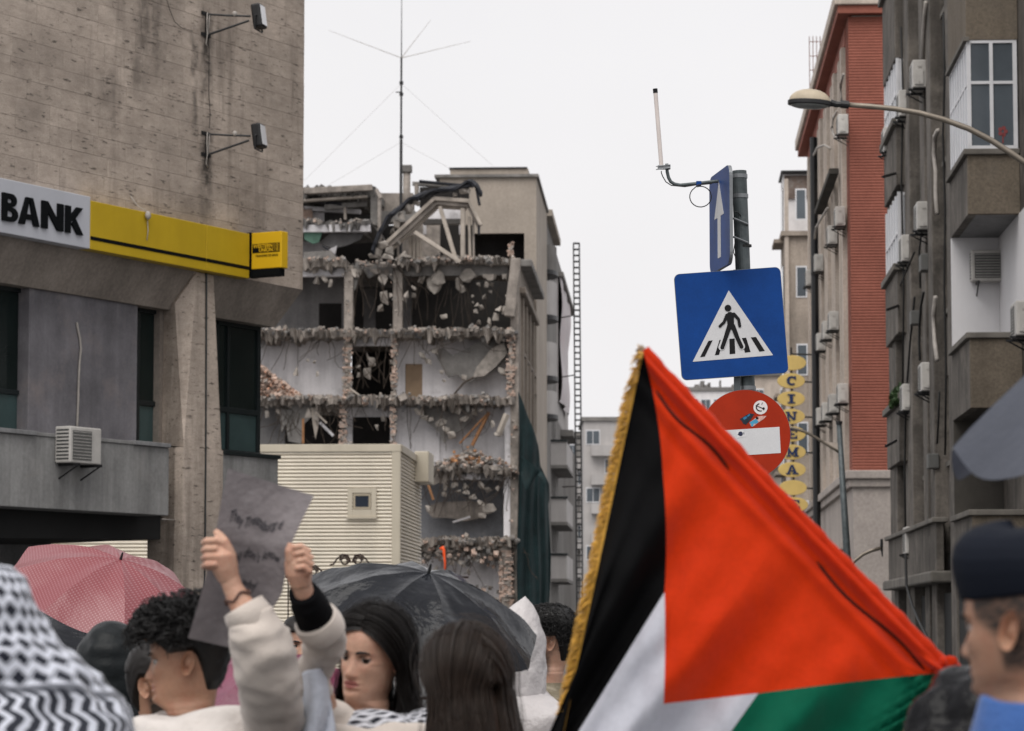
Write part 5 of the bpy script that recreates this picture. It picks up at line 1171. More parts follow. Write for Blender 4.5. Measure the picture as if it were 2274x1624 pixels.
mb = MB(); cap(mb, (345,1050), (331,1086), 28, 27, -.0052); cap(mb, (397,1050), (412,1083), 28, 27, -.0055); mb.build('figure_outline', M_['swhite'], pd, FP)
mb = MB(); limbs = (((365,958),(368,1002),31,25),((352,956),(340,985),13,12),((340,985),(323,1001),12,11),((380,952),(399,972),14,12),((399,972),(404,1000),12,12),((362,1000),(346,1050),19,17),((346,1050),(333,1087),17,16),((376,1000),(395,1050),19,17),((395,1050),(411,1084),17,16))
for i, (a, c, w0, w1) in enumerate(limbs): cap(mb, a, c, w0, w1, -.0068-.0002*i)
c = z4(356, 927); mb.disc(c, 13.5/1.829/ks, -.0068, -.006, 20); mb.build('walking_figure', M_['sblack'], pd, FP)
mb = MB(); a, c = P(1634, 600, YS-.03), P(1637, 1050, YS-.03); mb.box(a.x-.018, a.x+.018, YS-.055, YS-.02, c.z, a.z); mb.build('rear_rail', M_['galv'], post)
# one-way plate seen nearly edge-on
FO = loc_frame(1597, 489, YS-.02, 0, R(-82.3))
mb = MB(); mb.prism(rrect(.60,.60,.07), 0, .02); ow = mb.build('one_way_sign', M_['sback'], post, FO)
mb = MB(); mb.prism(rrect(.596,.596,.069), -.0012, -.0002); mb.build('blue_face', M_['sblue2'], ow, FO)
mb = MB(); mb.prism([(-.045,-.23),(.045,-.23),(.045,.02),(.14,.02),(0,.235),(-.14,.02),(-.045,.02)], -.003, -.002); mb.build('arrow', M_['swhite'], ow, FO)
for y in (489, 530):
    a, c = P(1617, y, YS), P(1658, y+4, YS); mb = MB(); mb.tube([(a.x-.02,YS-.04,a.z),(a.x+.03,YS-.07,a.z),(c.x,YS-.05,c.z-.02),(c.x+.003,YS,c.z-.03)], .007, 6); mb.build('clamp', M_['sback'], post)
# no-entry disc
YN = YS-.09; FN = loc_frame(1654.5, 965.5, YN, R(-3.6)); FNi = FN.inverted()
def np_(x, y): q = FNi @ P(x, y, YN); return (q.x, q.z)
mb = MB(); mb.disc((0,0), .272, 0, .02, 64); ne = mb.build('no_entry_sign', M_['sback'], post, FN)
mb = MB(); mb.disc((0,0), .2705, -.0012, -.0002, 64); mb.build('red_face', M_['sred'], ne, FN)
mb = MB(); mb.prism([np_(1571,958), np_(1730,948), np_(1733,1006), np_(1574,1016)], -.0026, -.0016); mb.build('white_bar', M_['swhite'], ne, FN)
def z5(x, y): return np_(1539.4+x/5.485, 828.9+y/5.485)       # close-up coordinates of the stickers
kk = 1/5.485/ks
mb = MB(); mb.disc(z5(815,417), 85*kk, -.0026, -.0016, 30); stk = mb.build('round_sticker', mat('sticker_paper', (.66,.63,.62), .6, .05, 9), ne, FN)
mb = MB(); c = z5(815,415)
poly = [(c[0]+58*kk*math.cos(R(a)), c[1]+52*kk*math.sin(R(a))) for a in range(100, 290, 10)] + [(c[0]+6*kk+50*kk*math.cos(R(a)), c[1]+40*kk*math.sin(R(a))) for a in range(280, 100, -10)]
mb.prism(poly, -.0038, -.003); mb.prism([z5(752,395),z5(762,390),z5(862,432),z5(858,442)], -.0042, -.0039); mb.prism([z5(835,425),z5(858,412),z5(870,435),z5(848,452)], -.0046, -.0043); mb.prism([z5(826,382),z5(836,358),z5(844,358),z5(832,385)], -.0038, -.003)
mb.build('sticker_print', M_['sblack'], stk, FN)
mb = MB(); mb.prism([z5(*p) for p in ((562,560),(600,535),(640,510),(690,487),(740,500),(700,560),(640,628),(600,612),(590,585))], -.0026, -.0016); ts = mb.build('torn_sticker', mat('sticker_dark', (.012,.02,.032), .5, .3, 30), ne, FN)
mb = MB(); mb.prism([z5(*p) for p in ((600,545),(640,520),(655,545),(615,570))], -.0038, -.003); mb.prism([z5(*p) for p in ((650,520),(680,495),(690,510),(660,535))], -.0038, -.003); mb.build('sticker_print', mat('sticker_blue', (.03,.16,.30), .5, .2, 20), ts, FN)
mb = MB(); mb.prism([z5(*p) for p in ((680,600),(735,560),(780,525),(830,520),(890,520),(850,560),(790,600),(740,640),(710,655),(690,630))], -.0030, -.0020); ts2 = mb.build('torn_sticker', mat('sticker_torn', (.55,.32,.28), .6, .5, 60), ne, FN)
mb = MB(); mb.prism([z5(*p) for p in ((680,600),(725,575),(760,555),(790,590),(770,612),(735,615),(722,648),(700,645),(702,618))], -.0042, -.0034); mb.build('sticker_print', mat('sticker_cyan', (.06,.30,.48), .5, .2, 20), ts2, FN)
mb = MB(); mb.prism([z5(*p) for p in ((755,540),(775,528),(792,545),(785,562),(762,560))], -.0048, -.0043); mb.build('sticker_print', M_['sblack'], ts2, FN)
mb = MB(); mb.prism([z5(*p) for p in ((515,705),(630,700),(640,770),(530,790))], -.0040, -.0030); s4 = mb.build('small_sticker', mat('sticker_white', (.62,.62,.63), .6, .05, 9), ne, FN)
mb = MB(); mb.disc(z5(572,738), 28*kk, -.0052, -.0044, 20); mb.prism([z5(*p) for p in ((607,720),(616,720),(618,745),(608,745))], -.0052, -.0044); mb.prism([z5(*p) for p in ((535,750),(550,735),(556,755))], -.0056, -.0053); mb.build('sticker_print', mat('sticker_navy', (.02,.025,.06), .5, .1, 9), s4, FN)
mb = MB(); mb.box(z5(566,0)[0], z5(576,0)[0], -.0058, -.0054, z5(0,748)[1]-.0, z5(0,722)[1]); mb.build('sticker_print', M_['swhite'], s4, FN)
# antenna on its bent arm
def pp(pts, Y=YS): return [P(x, y, Y) for x, y in pts]
mb = MB(); mb.tube(pp([(1455,206),(1468,368)]), .0128, 12); an2 = mb.build('antenna_rod', mat('antenna_white', (.62,.56,.53), .5, .1, 9), post, smooth=False)
mb = MB(); mb.tube(pp([(1454.2,197.5),(1455,207)]), .0145, 12); mb.build('cap', M_['sblack'], an2)
mb = MB(); mb.tube(pp([(1480,364),(1481,382),(1484,395),(1489,404),(1497,409),(1510,411.5),(1545,408),(1580,404),(1632,399)]), .0105, 10); mb.build('antenna_arm', M_['galv'], post, smooth=True)
mb = MB(); a, c = P(1460,368,YS), P(1488,376,YS); mb.box(a.x, c.x, YS-.02, YS+.02, c.z, a.z+.0); mb.tube(pp([(1456,370),(1488,366)], YS-.022), .003, 5); mb.tube(pp([(1456,377),(1488,373)], YS-.022), .003, 5); mb.build('antenna_clamp', M_['sback'], post)
mb = MB(); mb.tube(pp([(1468,380),(1468,384),(1471,392),(1478,404),(1490,412),(1520,415),(1545,411)]+[(1555+24*math.cos(R(a)), 437+23*math.sin(R(a))) for a in range(-110, 250, 15)]+[(1549,411),(1580,408)], YS-.016), .0035, 6); mb.build('antenna_cable', M_['cable'], post, smooth=True)
mb = MB(); a = P(1552, 408, YS); mb.box(a.x-.018, a.x+.012, YS-.014, YS+.014, a.z-.014, a.z+.014); mb.build('tape', M_['sblue'], post)
mb = MB(); mb.tube(pp([(1640,520),(1632,535),(1628,560),(1634,575),(1640,590)], YS-.05), .003, 5); mb.tube(pp([(1630,470),(1638,472),(1645,480)], YS-.05), .003, 5); mb.build('loose_wire', M_['cable'], post)
mb = MB(); mb.tube(pp([(1651,545),(1651.5,550)]), .0475, 16); mb.build('band', M_['cable'], pole)
# ================================================================== street lamps
M_['lamp_dome'] = mat('lamp_dome', (.46,.39,.29), .5, .15, 5, .2)
M_['lamp_pipe'] = mat('lamp_pipe', (.22,.19,.155), .4, .15, 5, metal=.5)
M_['lamp_glass'] = mat('lamp_glass', (.22,.23,.22), .15, .2, 8, spec=.5)
YL = 41.0; kl = FPX/YL
c = P(1797, 229, YL)
bx_ = P(2430, 500, YL).x
lamp = thing('street_lamp', 'street lamp with domed head on long curved arm at upper right', 'street lamp', Matrix.Translation((bx_, YL, 0)), 'street lamps')
FL = Matrix.Translation(c) @ Matrix.Rotation(R(3), 4, 'Y')
mb = MB(); n = 28
def dome(u, v): a = u*2*math.pi; ph = v*math.pi/2; return (.285*math.cos(ph)*math.cos(a), .20*math.cos(ph)*math.sin(a), .03+.165*math.sin(ph))
mb.grid(dome, n, 8); mb.build('dome', M_['lamp_dome'], lamp, FL, smooth=True)
mb = MB(); mb.prism([(.305*math.cos(2*math.pi*i/n), .22*math.sin(2*math.pi*i/n)) for i in range(n)], -.035, .028, 'xy'); mb.build('rim', M_['steel_black'], lamp, FL, bevel=.01)
mb = MB(); mb.grid(lambda u, v: (.262*math.cos(v*math.pi/2)*math.cos(u*6.2832), .19*math.cos(v*math.pi/2)*math.sin(u*6.2832), -.037-.045*math.sin(v*math.pi/2)), n, 6); mb.build('lens', M_['lamp_glass'], lamp, FL, smooth=True)
mb = MB(); mb.tube([P(1843,228,YL),P(1855,232,YL),P(1868,232,YL)], [.05,.045,.04], 8); mb.tube([P(1866,231.5,YL),P(1884,233.5,YL)], .055, 10); mb.build('clamp', M_['steel_black'], lamp)
mb = MB(); mb.tube([P(x,y,YL) for x, y in ((1880,233),(1930,236.5),(1985,242),(2040,251),(2095,266),(2150,286),(2200,312),(2245,341),(2290,372),(2340,410),(2390,455),(2420,505))]+[Vector((bx_,YL,P(2430,600,YL).z)),Vector((bx_,YL,0))], [.036,.037,.038,.039,.04,.041,.042,.043,.044,.045,.05,.06,.07,.09], 10); mb.build('arm', M_['lamp_pipe'], lamp, smooth=True)
Y2 = 62.0; k2 = FPX/Y2; a = P(1883, 1330, Y2)
l2_ = thing('street_lamp', 'slim street lamp post with left-reaching arm before the stone base', 'street lamp', Matrix.Translation((a.x, Y2, 0)), 'street lamps')
t_ = P(1862.5, 942, Y2); q = P(1881, 1245, Y2); bx2 = q.x + (q.x-t_.x)/(q.z-t_.z)*(0-q.z)
mb = MB(); mb.tube([(bx2,Y2,0),(q.x,Y2,q.z),(t_.x,Y2,t_.z)], [.085,.08,.055], 10); mb.build('post', M_['galv'], l2_, smooth=True)
mb = MB(); mb.tube([(t_.x,Y2,t_.z),(t_.x,Y2,t_.z+.06)], .07, 10); mb.build('cap', M_['steel_black'], l2_)
mb = MB(); mb.tube([P(x,y,Y2) for x, y in ((1864,1005),(1850,996),(1830,984),(1810,971),(1785,958),(1760,951),(1735,950),(1715,953))], .03, 8); mb.build('arm', M_['lamp_pipe'], l2_, smooth=True)
mb = MB(); cc = P(1690, 955, Y2); mb.ell(cc, (.28,.16,.08), 16, 8); mb.build('lamp_head', M_['lamp_dome'], l2_, smooth=True)
mb = MB(); mb.prism([(P(x,y,Y2).x, P(x,y,Y2).z) for x, y in ((1862,1003),(1848,995),(1815,978),(1862,985))], Y2-.01, Y2+.01); mb.build('gusset', M_['stone'], l2_)
Y3 = 64.0; a = P(1957, 1215, Y3)
l3_ = thing('wall_lamp', 'short bent lamp arm with hanging stem before the blank stone wall', 'street lamp', Matrix.Translation((P(1880,1300,Y3).x, Y3, 0)))
mb = MB(); mb.tube([Vector((P(1876,1290,Y3).x,Y3,0))]+[P(x,y,Y3) for x, y in ((1878,1290),(1884,1262),(1895,1247),(1915,1231),(1935,1222),(1955,1217))], .04, 8); mb.build('arm', M_['lamp_pipe'], l3_, smooth=True)
mb = MB(); mb.tube([P(1957,1197,Y3),P(1957,1212,Y3),P(1957,1218,Y3),P(1959,1236,Y3)], [.03,.035,.03,.012], 7); mb.build('stem', M_['steel_black'], l3_)
# ================================================================== flag on a slanted pole
YF = 7.0; kf = FPX/YF
def lerp_tab(tab, s):
    for (a, va), (c, vc) in zip(tab, tab[1:]):
        if s <= c:
            f = (s-a)/(c-a); return tuple(p*(1-f)+q*f for p, q in zip(va, vc))
    return tab[-1][1]
DIRS = [(0,(-.205,.979)),(.08,(-.30,.954)),(.16,(-.40,.917)),(.333,(-.525,.851)),(.5,(-.575,.818)),(.667,(-.58,.815)),(.85,(-.60,.80)),(1,(-.62,.785))]
TR = 513.0; TL_ = 1250.0
def flag_px(s, t):                                    # t in pixels from the hoist
    hx_ = 1428+(2108-1428)*s; hy_ = 782+(1492-782)*s + 6*math.sin(s*math.pi)
    dx_, dy_ = lerp_tab(DIRS, s); x = hx_+dx_*t; y = hy_+dy_*t
    return x, y
def flag_pt(s, t):
    x, y = flag_px(s, t)
    u = t/TR
    fold = .030*math.sin(s*21+u*1.3+.5)*min(1, u*1.6) + .016*math.sin(s*44+u*2.2)*min(1, u*1.2) + .022*math.sin(u*5+s*4)*min(1, u)
    hem = -.022*math.exp(-((t-10)/14.0)**2) + .016*math.exp(-((t-38)/10.0)**2) - .012*math.exp(-((t-64)/14.0)**2) + .012*math.exp(-((t-96)/14.0)**2)*(.5+.5*math.sin(s*9))
    bunch = .03*math.sin(t*.25+s*60)*math.exp(-((1-s)/.05)**2)*min(1, t/20.0)
    fine_ = (.35-abs(noise.noise(Vector((x*.012, y*.006, 1)))))*.020*min(1, u*2) + noise.noise(Vector((x*.03, y*.02, 5)))*.004
    return P(x, y, YF + fine_ + fold + hem + bunch + .05*u*(s-.5))
fb = P(2125, 1515, YF)
flag = thing('flag', 'large flag with red triangle, black, white and green stripes and gold fringe', 'flag', Matrix.Translation((fb.x, YF, fb.z-.4)))
def cloth(name, col, tr=.35): return mat(name, col, .8, .10, 3, 0, None, .12, 500, spec=(.15 if max(col) > .05 else .04), transl=tr, sheen=(.2 if max(col) > .05 else 0), fine=.05)
MR = cloth('flag_red', (.72,.042,.004), .45); MK = cloth('flag_black', (.006,.006,.0065), .1); MW = cloth('flag_white', (.62,.63,.70), .3); MG = cloth('flag_green', (.0,.115,.062), .3)
def tr_(s): return TR*(1-abs(2*s-1))
def region(name, m, s0, s1, f0, f1, ns, nt):
    mb = MB(); mb.grid(lambda u, v: flag_pt(s0+(s1-s0)*u, f0(s0+(s1-s0)*u)*(1-v)+f1(s0+(s1-s0)*u)*v), ns, nt)
    return mb.build(name, m, flag, smooth=True, recalc=False)
Z0 = lambda s: 0.0; Z1 = lambda s: TL_
region('red_triangle', MR, 0, .5, Z0, tr_, 60, 70); region('red_triangle', MR, .5, 1, Z0, tr_, 60, 70)
region('black_stripe', MK, 0, 1/3, tr_, Z1, 50, 70); region('white_stripe', MW, 1/3, .5, tr_, Z1, 30, 60); region('white_stripe', MW, .5, 2/3, tr_, Z1, 30, 60); region('green_stripe', MG, 2/3, 1, tr_, Z1, 50, 70)
# pole in its red sleeve
a, c = P(1424, 779, YF+.006), P(2096, 1489, YF+.006); dv = (c-a).normalized()
mb = MB(); mb.tube([a-dv*.01, c+dv*1.15], .011, 10); mb.build('pole', mat('pole_wood', (.20,.15,.10), .6, .2, 9), flag)
mb = MB(); n = 70
def slv(u, v):
    q = P(*flag_px(u, -3), YF+.004); th = v*2*math.pi; r = .0165*(1+.10*math.sin(u*70)+.06*math.sin(u*143+2)) + .010*math.exp(-((1-u)/.03)**2)
    up = Vector((dv.z, 0, -dv.x)); return q + up*math.cos(th)*r*.9 + Vector((0,1,0))*math.sin(th)*r
mb.grid(slv, n, 12); mb.build('pole_sleeve', MR, flag, smooth=True, recalc=False)
for s0, s1, t0 in ((.06,.31,44),(.60,.95,40)):
    mb = MB(); mb.tube([flag_pt(s0+(s1-s0)*i/20, t0+8*math.sin(i*.3))+Vector((0,-.004,0)) for i in range(21)], [.0015]+[.0042]*19+[.0015], 5); mb.build('seam_shadow', mat('seam_shadow_dark', (.05,.006,.003), .9, 0), flag, smooth=True)  # dark strips draw the pole's shadow along the sleeve seam
mb = MB()
for k in range(26):
    q = P(2098, 1490, YF-.01) + Vector((rnd.gauss(0,.012), rnd.gauss(0,.012), rnd.gauss(0,.012))); mb.ell(q, (rnd.uniform(.006,.016), rnd.uniform(.006,.012), rnd.uniform(.008,.02)), 8, 6, M=Matrix.Rotation(rnd.uniform(0,3), 3, 'Y'))
mb.build('tied_corner', MR, flag, smooth=True)
gold = mat('gold_fringe', (.56,.30,.035), .6, .3, 60, 0, None, .2, 200, sheen=.3)
fr = MB(); rf = random.Random(9)
def fringe(s, sgn, n, t1, L):
    for k in range(n):
        t = t1*k/n; q = flag_pt(s, t); q2 = flag_pt(s, t+6); al = (q2-q).normalized(); out = Vector((al.z, 0, -al.x))*sgn
        if out.x*sgn > 0: out = out
        ln = L*rf.uniform(.6,1.25); w = Vector((0, rf.uniform(-.006,.006), 0)); dn = al*ln*rf.uniform(.2,1.1)
        fr.tube([q+al*.002, q+out*ln*.5+dn*.3+w, q+out*ln*.85+dn+w*2], [.0012,.0019,.0009], 4, caps=False)
def edge_out(s): return 1
fringe(0, 1, 1300, 1150, .027); fringe(1, -1, 800, 800, .027)
# check direction: s=0 fringe must point left
fr.build('fringe', gold, flag, recalc=False, smooth=True, kind='stuff')
mb = MB(); mb.tube([flag_pt(0, t)+Vector((-.002,0,0)) for t in range(0, 1150, 20)], .0026, 6); mb.build('fringe_braid', gold, flag, smooth=True)
mb = MB(); mb.tube([flag_pt(1, t)+Vector((.002,0,0)) for t in range(0, 800, 20)], .0026, 6); mb.build('fringe_braid', gold, flag, smooth=True)
mb = MB()
for k in range(16):
    q = P(1424, 778, YF); mb.tube([q, q+Vector((rf.uniform(-.012,.004), rf.uniform(-.006,.006), rf.uniform(.002,.014)))], [.002,.001], 4)
mb.build('frayed_tip', gold, flag)
# ================================================================== umbrellas
def umbrella(label, cx, cy, Y, R_, n, h, m, under=None, spin=0.0, ribs=8, dots=False, sag=.06, shaft=.78, crease=.008):
    n = Vector(n).normalized(); c = P(cx, cy, Y); ax = n.orthogonal().normalized(); ax = (Vector((1,0,0)) - n*n.x).normalized(); ay = n.cross(ax)
    zb = min(c.z-R_, (c - n*shaft).z)
    t = thing('umbrella', label, 'umbrella', Matrix.Translation((c.x, c.y, zb)), 'umbrellas over the crowd')
    def pt(a, r, off=0.0):                            # a in rib units, r 0..1
        f = a - math.floor(a); k = math.floor(a); th = 2*math.pi*a/ribs + spin
        mid = math.sin(math.pi*f)
        rr = r*(1 - sag*1.3*mid*r*r)                  # scalloped rim
        prof = 1 - r**1.9                             # dome profile
        z = h*prof - h*.24*mid*r*(1-r*.3) + crease*noise.noise(Vector((a*3.1, r*7, spin*5+cx)))*r
        return c + (ax*math.cos(th) + ay*math.sin(th))*R_*rr + n*(z+off)
    for k in range(ribs):
        mb = MB(); mb.grid(lambda u, v: pt(k+u*.9999, max(v, .015)), 12, 16); mb.build('panel', m, t, smooth=True, recalc=False)
        mb = MB(); mb.tube([pt(k, .05+.95*i/12, -.006) for i in range(13)], .0022, 4); mb.build('rib', M_['sback'], t)
    mb = MB(); mb.tube([c+n*(h-.01), c+n*(h+.035)], [.008,.004], 8); mb.build('tip', M_['steel_black'], t)
    mb = MB(); mb.tube([c+n*(h-.02), c-n*shaft*.82], .005, 8); mb.build('shaft', M_['sback'], t)
    mb = MB(); mb.tube([c-n*shaft*.82, c-n*shaft], .012, 10); mb.build('handle', M_['sblack'], t)
    return t
def pink_mat():
    m = bpy.data.materials.new('umbrella_pink'); m.use_nodes = True; t = NT(m); bs = t.n['Principled BSDF']
    geo = t.new('ShaderNodeNewGeometry'); pos = geo.outputs['Position']
    mp = t.new('ShaderNodeMapping'); mp.inputs['Rotation'].default_value = (R(20), R(35), R(15)); t.link(pos, mp.inputs[0])
    v = t.new('ShaderNodeSeparateXYZ'); t.link(mp.outputs[0], v.inputs[0])
    fx_ = t.math('ABSOLUTE', t.math('SUBTRACT', t.math('FRACT', t.math('MULTIPLY', v.outputs[0], 76)), .5))
    fz2 = t.math('ABSOLUTE', t.math('SUBTRACT', t.math('FRACT', t.math('MULTIPLY', v.outputs[2], 76)), .5))
    dd = t.math('ADD', fx_, fz2); f = t.ramp(dd, .36, .24, 0, 1)
    c = t.mix(t.math('MULTIPLY', f, .45), (.26,.06,.07), (.55,.33,.34))
    t.link(c, bs.inputs['Base Color']); bs.inputs['Roughness'].default_value = .32; bs.inputs['Specular IOR Level'].default_value = .6
    bp = t.new('ShaderNodeBump'); bp.inputs['Strength'].default_value = .4; bp.inputs['Distance'].default_value = .01; t.link(t.noise(pos, 14, 4, .6, (1,1,.4)), bp.inputs['Height']); t.link(bp.outputs[0], bs.inputs['Normal'])
    tr = t.new('ShaderNodeBsdfTranslucent'); t.link(c, tr.inputs[0]); ms = t.new('ShaderNodeMixShader'); ms.inputs[0].default_value = .25
    t.link(bs.outputs[0], ms.inputs[1]); t.link(tr.outputs[0], ms.inputs[2]); t.link(ms.outputs[0], t.n['Material Output'].inputs[0]); return m
umbrella('dotted pink umbrella in front of the bank', 246, 1316, 14.0, .51, (.30,-.36,.88), .175, pink_mat(), spin=.25)
MBK = mat('umbrella_black', (.006,.007,.010), .20, .3, 8, 0, None, .6, 7, spec=.24)
umbrella('shiny wet black umbrella before the corrugated annex', 926, 1378, 11.0, .475, (.23,-.33,.91), .19, MBK, spin=.30, crease=.018)
MGR = mat('umbrella_grey', (.075,.083,.108), .5, .12, 4, 0, None, .2, 30, spec=.4, transl=.3)
umbrella('blurred blue-grey umbrella cut off by the right photo edge', 2712, 1030, 6.2, .56, (.06,-.065,.995), .37, MGR, spin=math.pi, sag=.015)
umbrella('small dark wet umbrella far behind the keffiyeh, below the pink one', 122, 1420, 17.0, .45, (.1,-.2,.97), .17, MBK)
umbrella('purple umbrella low behind the boy and the raised sleeves', 612, 1580, 10.6, .47, (.05,-.25,.96), .20, mat('umbrella_purple', (.20,.05,.09), .35, .2, 8, 0, None, .3, 20, spec=.5, transl=.2), spin=.2)
# ================================================================== people
def smooth_interp(xs, ys, x):
    xs = np.array(xs); ys = np.array(ys); i = np.clip(np.searchsorted(xs, x)-1, 0, len(xs)-2)
    h = xs[i+1]-xs[i]; t = (x-xs[i])/h; m = np.gradient(ys, xs)
    return (2*t**3-3*t**2+1)*ys[i]+(t**3-2*t**2+t)*h*m[i]+(-2*t**3+3*t**2)*ys[i+1]+(t**3-t**2)*h*m[i+1]
#            z rel. to chin, side, front, back
HEAD = np.array([(-.16,.140,.075,.100),(-.125,.085,.062,.082),(-.095,.061,.055,.066),(-.06,.055,.053,.060),(-.03,.056,.058,.062),(-.012,.055,.070,.065),(.0,.050,.082,.068),(.012,.050,.0905,.071),(.03,.0555,.0915,.075),(.05,.0605,.0915,.080),
  (.075,.0655,.091,.088),(.10,.0695,.0895,.095),(.118,.0712,.0885,.0985),(.135,.0725,.0905,.101),(.155,.0732,.0905,.102),(.175,.0715,.0865,.099),(.19,.0675,.079,.093),(.205,.059,.066,.081),(.216,.046,.050,.064),(.224,.030,.032,.043),(.228,.012,.012,.018)])
_HT = [[float(smooth_interp(HEAD[:,0], HEAD[:,k], -.16+i*.001)) for k in (1,2,3)] for i in range(389)]
def head_rad(z):
    t = min(387.999, max(0.0, (z+.16)*1000)); i = int(t); f = t-i; a, b_ = _HT[i], _HT[i+1]
    return [a[k]*(1-f)+b_[k]*f for k in range(3)]
def g(x, c, w): return math.exp(-((x-c)/w)**2)
NOSE = ([.055,.060,.066,.072,.079,.090,.105,.118,.126],[0,.004,.017,.0225,.0235,.0170,.0095,.0045,0])
def face_offset(x, z, fem):
    ax_ = abs(x); dy = 0.0
    if .055 < z < .126:
        nz = float(np.interp(z, *NOSE)); w = .0075+.006*max(0, 1-abs(z-.070)/.025); dy -= nz*g(x,0,w)
        dy -= .006*g(ax_,.0125,.0055)*g(z,.0685,.006)
    dy += .0115*g(ax_,.031,.0145)*g(z,.1135,.0105)
    dy -= (.003 if fem else .006)*g(ax_,.028,.022)*g(z,.131,.007)
    dy -= .005*g(ax_,.043,.02)*g(z,.088,.018)
    dy += .003*g(ax_,.040,.012)*g(z,.055,.018)
    lp = 1.15 if fem else .85
    dy -= lp*.0058*g(x,0,.0195)*g(z,.0500,.0048); dy -= lp*.0065*g(x,0,.0175)*g(z,.0380,.0052); dy += .0042*g(x,0,.024)*g(z,.0443,.0020); dy += .0045*g(x,0,.02)*g(z,.0275,.005)
    dy -= (.004 if fem else .007)*g(x,0,.018)*g(z,.012,.012)
    return dy
def skin_mat(name, col):
    m = mat(name, col, .48, .16, 11, 0, ((col[0]*.85, col[1]*.52, col[2]*.46), .55, 18, .46), .25, 220, spec=.4, fine=.10)
    t = NT(m); b_ = t.n['Principled BSDF']; src = b_.inputs['Base Color'].links[0].from_socket
    at = t.new('ShaderNodeAttribute', attribute_name='stubble'); t.link(t.mix(at.outputs['Fac'], src, (.022,.016,.013)), b_.inputs['Base Color'])
    b_.inputs['Subsurface Weight'].default_value = .12; b_.inputs['Subsurface Radius'].default_value = (.02,.008,.004); b_.inputs['Subsurface Scale'].default_value = .5
    return m
SK = {'light': skin_mat('skin_light', (.50,.30,.215)), 'tan': skin_mat('skin_tan', (.36,.20,.13)), 'olive': skin_mat('skin_olive', (.40,.235,.165)), 'pale': skin_mat('skin_pale', (.47,.29,.22))}
LIP = mat('lips', (.30,.10,.085), .4, .1, 30); STUB = mat('stubble', (.13,.085,.062), .7, .3, 60, fine=.3); HSTUB = mat('cropped_hair', (.075,.058,.047), .8, .25, 60, fine=.3)
EYEW = mat('eye_white', (.36,.33,.31), .2, 0); IRIS = mat('iris', (.018,.010,.007), .1, 0)
HAIR_D = mat('hair_dark', (.008,.006,.0052), .45, .3, 30, spec=.3); HAIR_B = mat('hair_brown', (.026,.016,.011), .42, .35, 30, spec=.35); HAIR_K = mat('hair_black', (.006,.0055,.0055), .45, .2, 30, spec=.3)
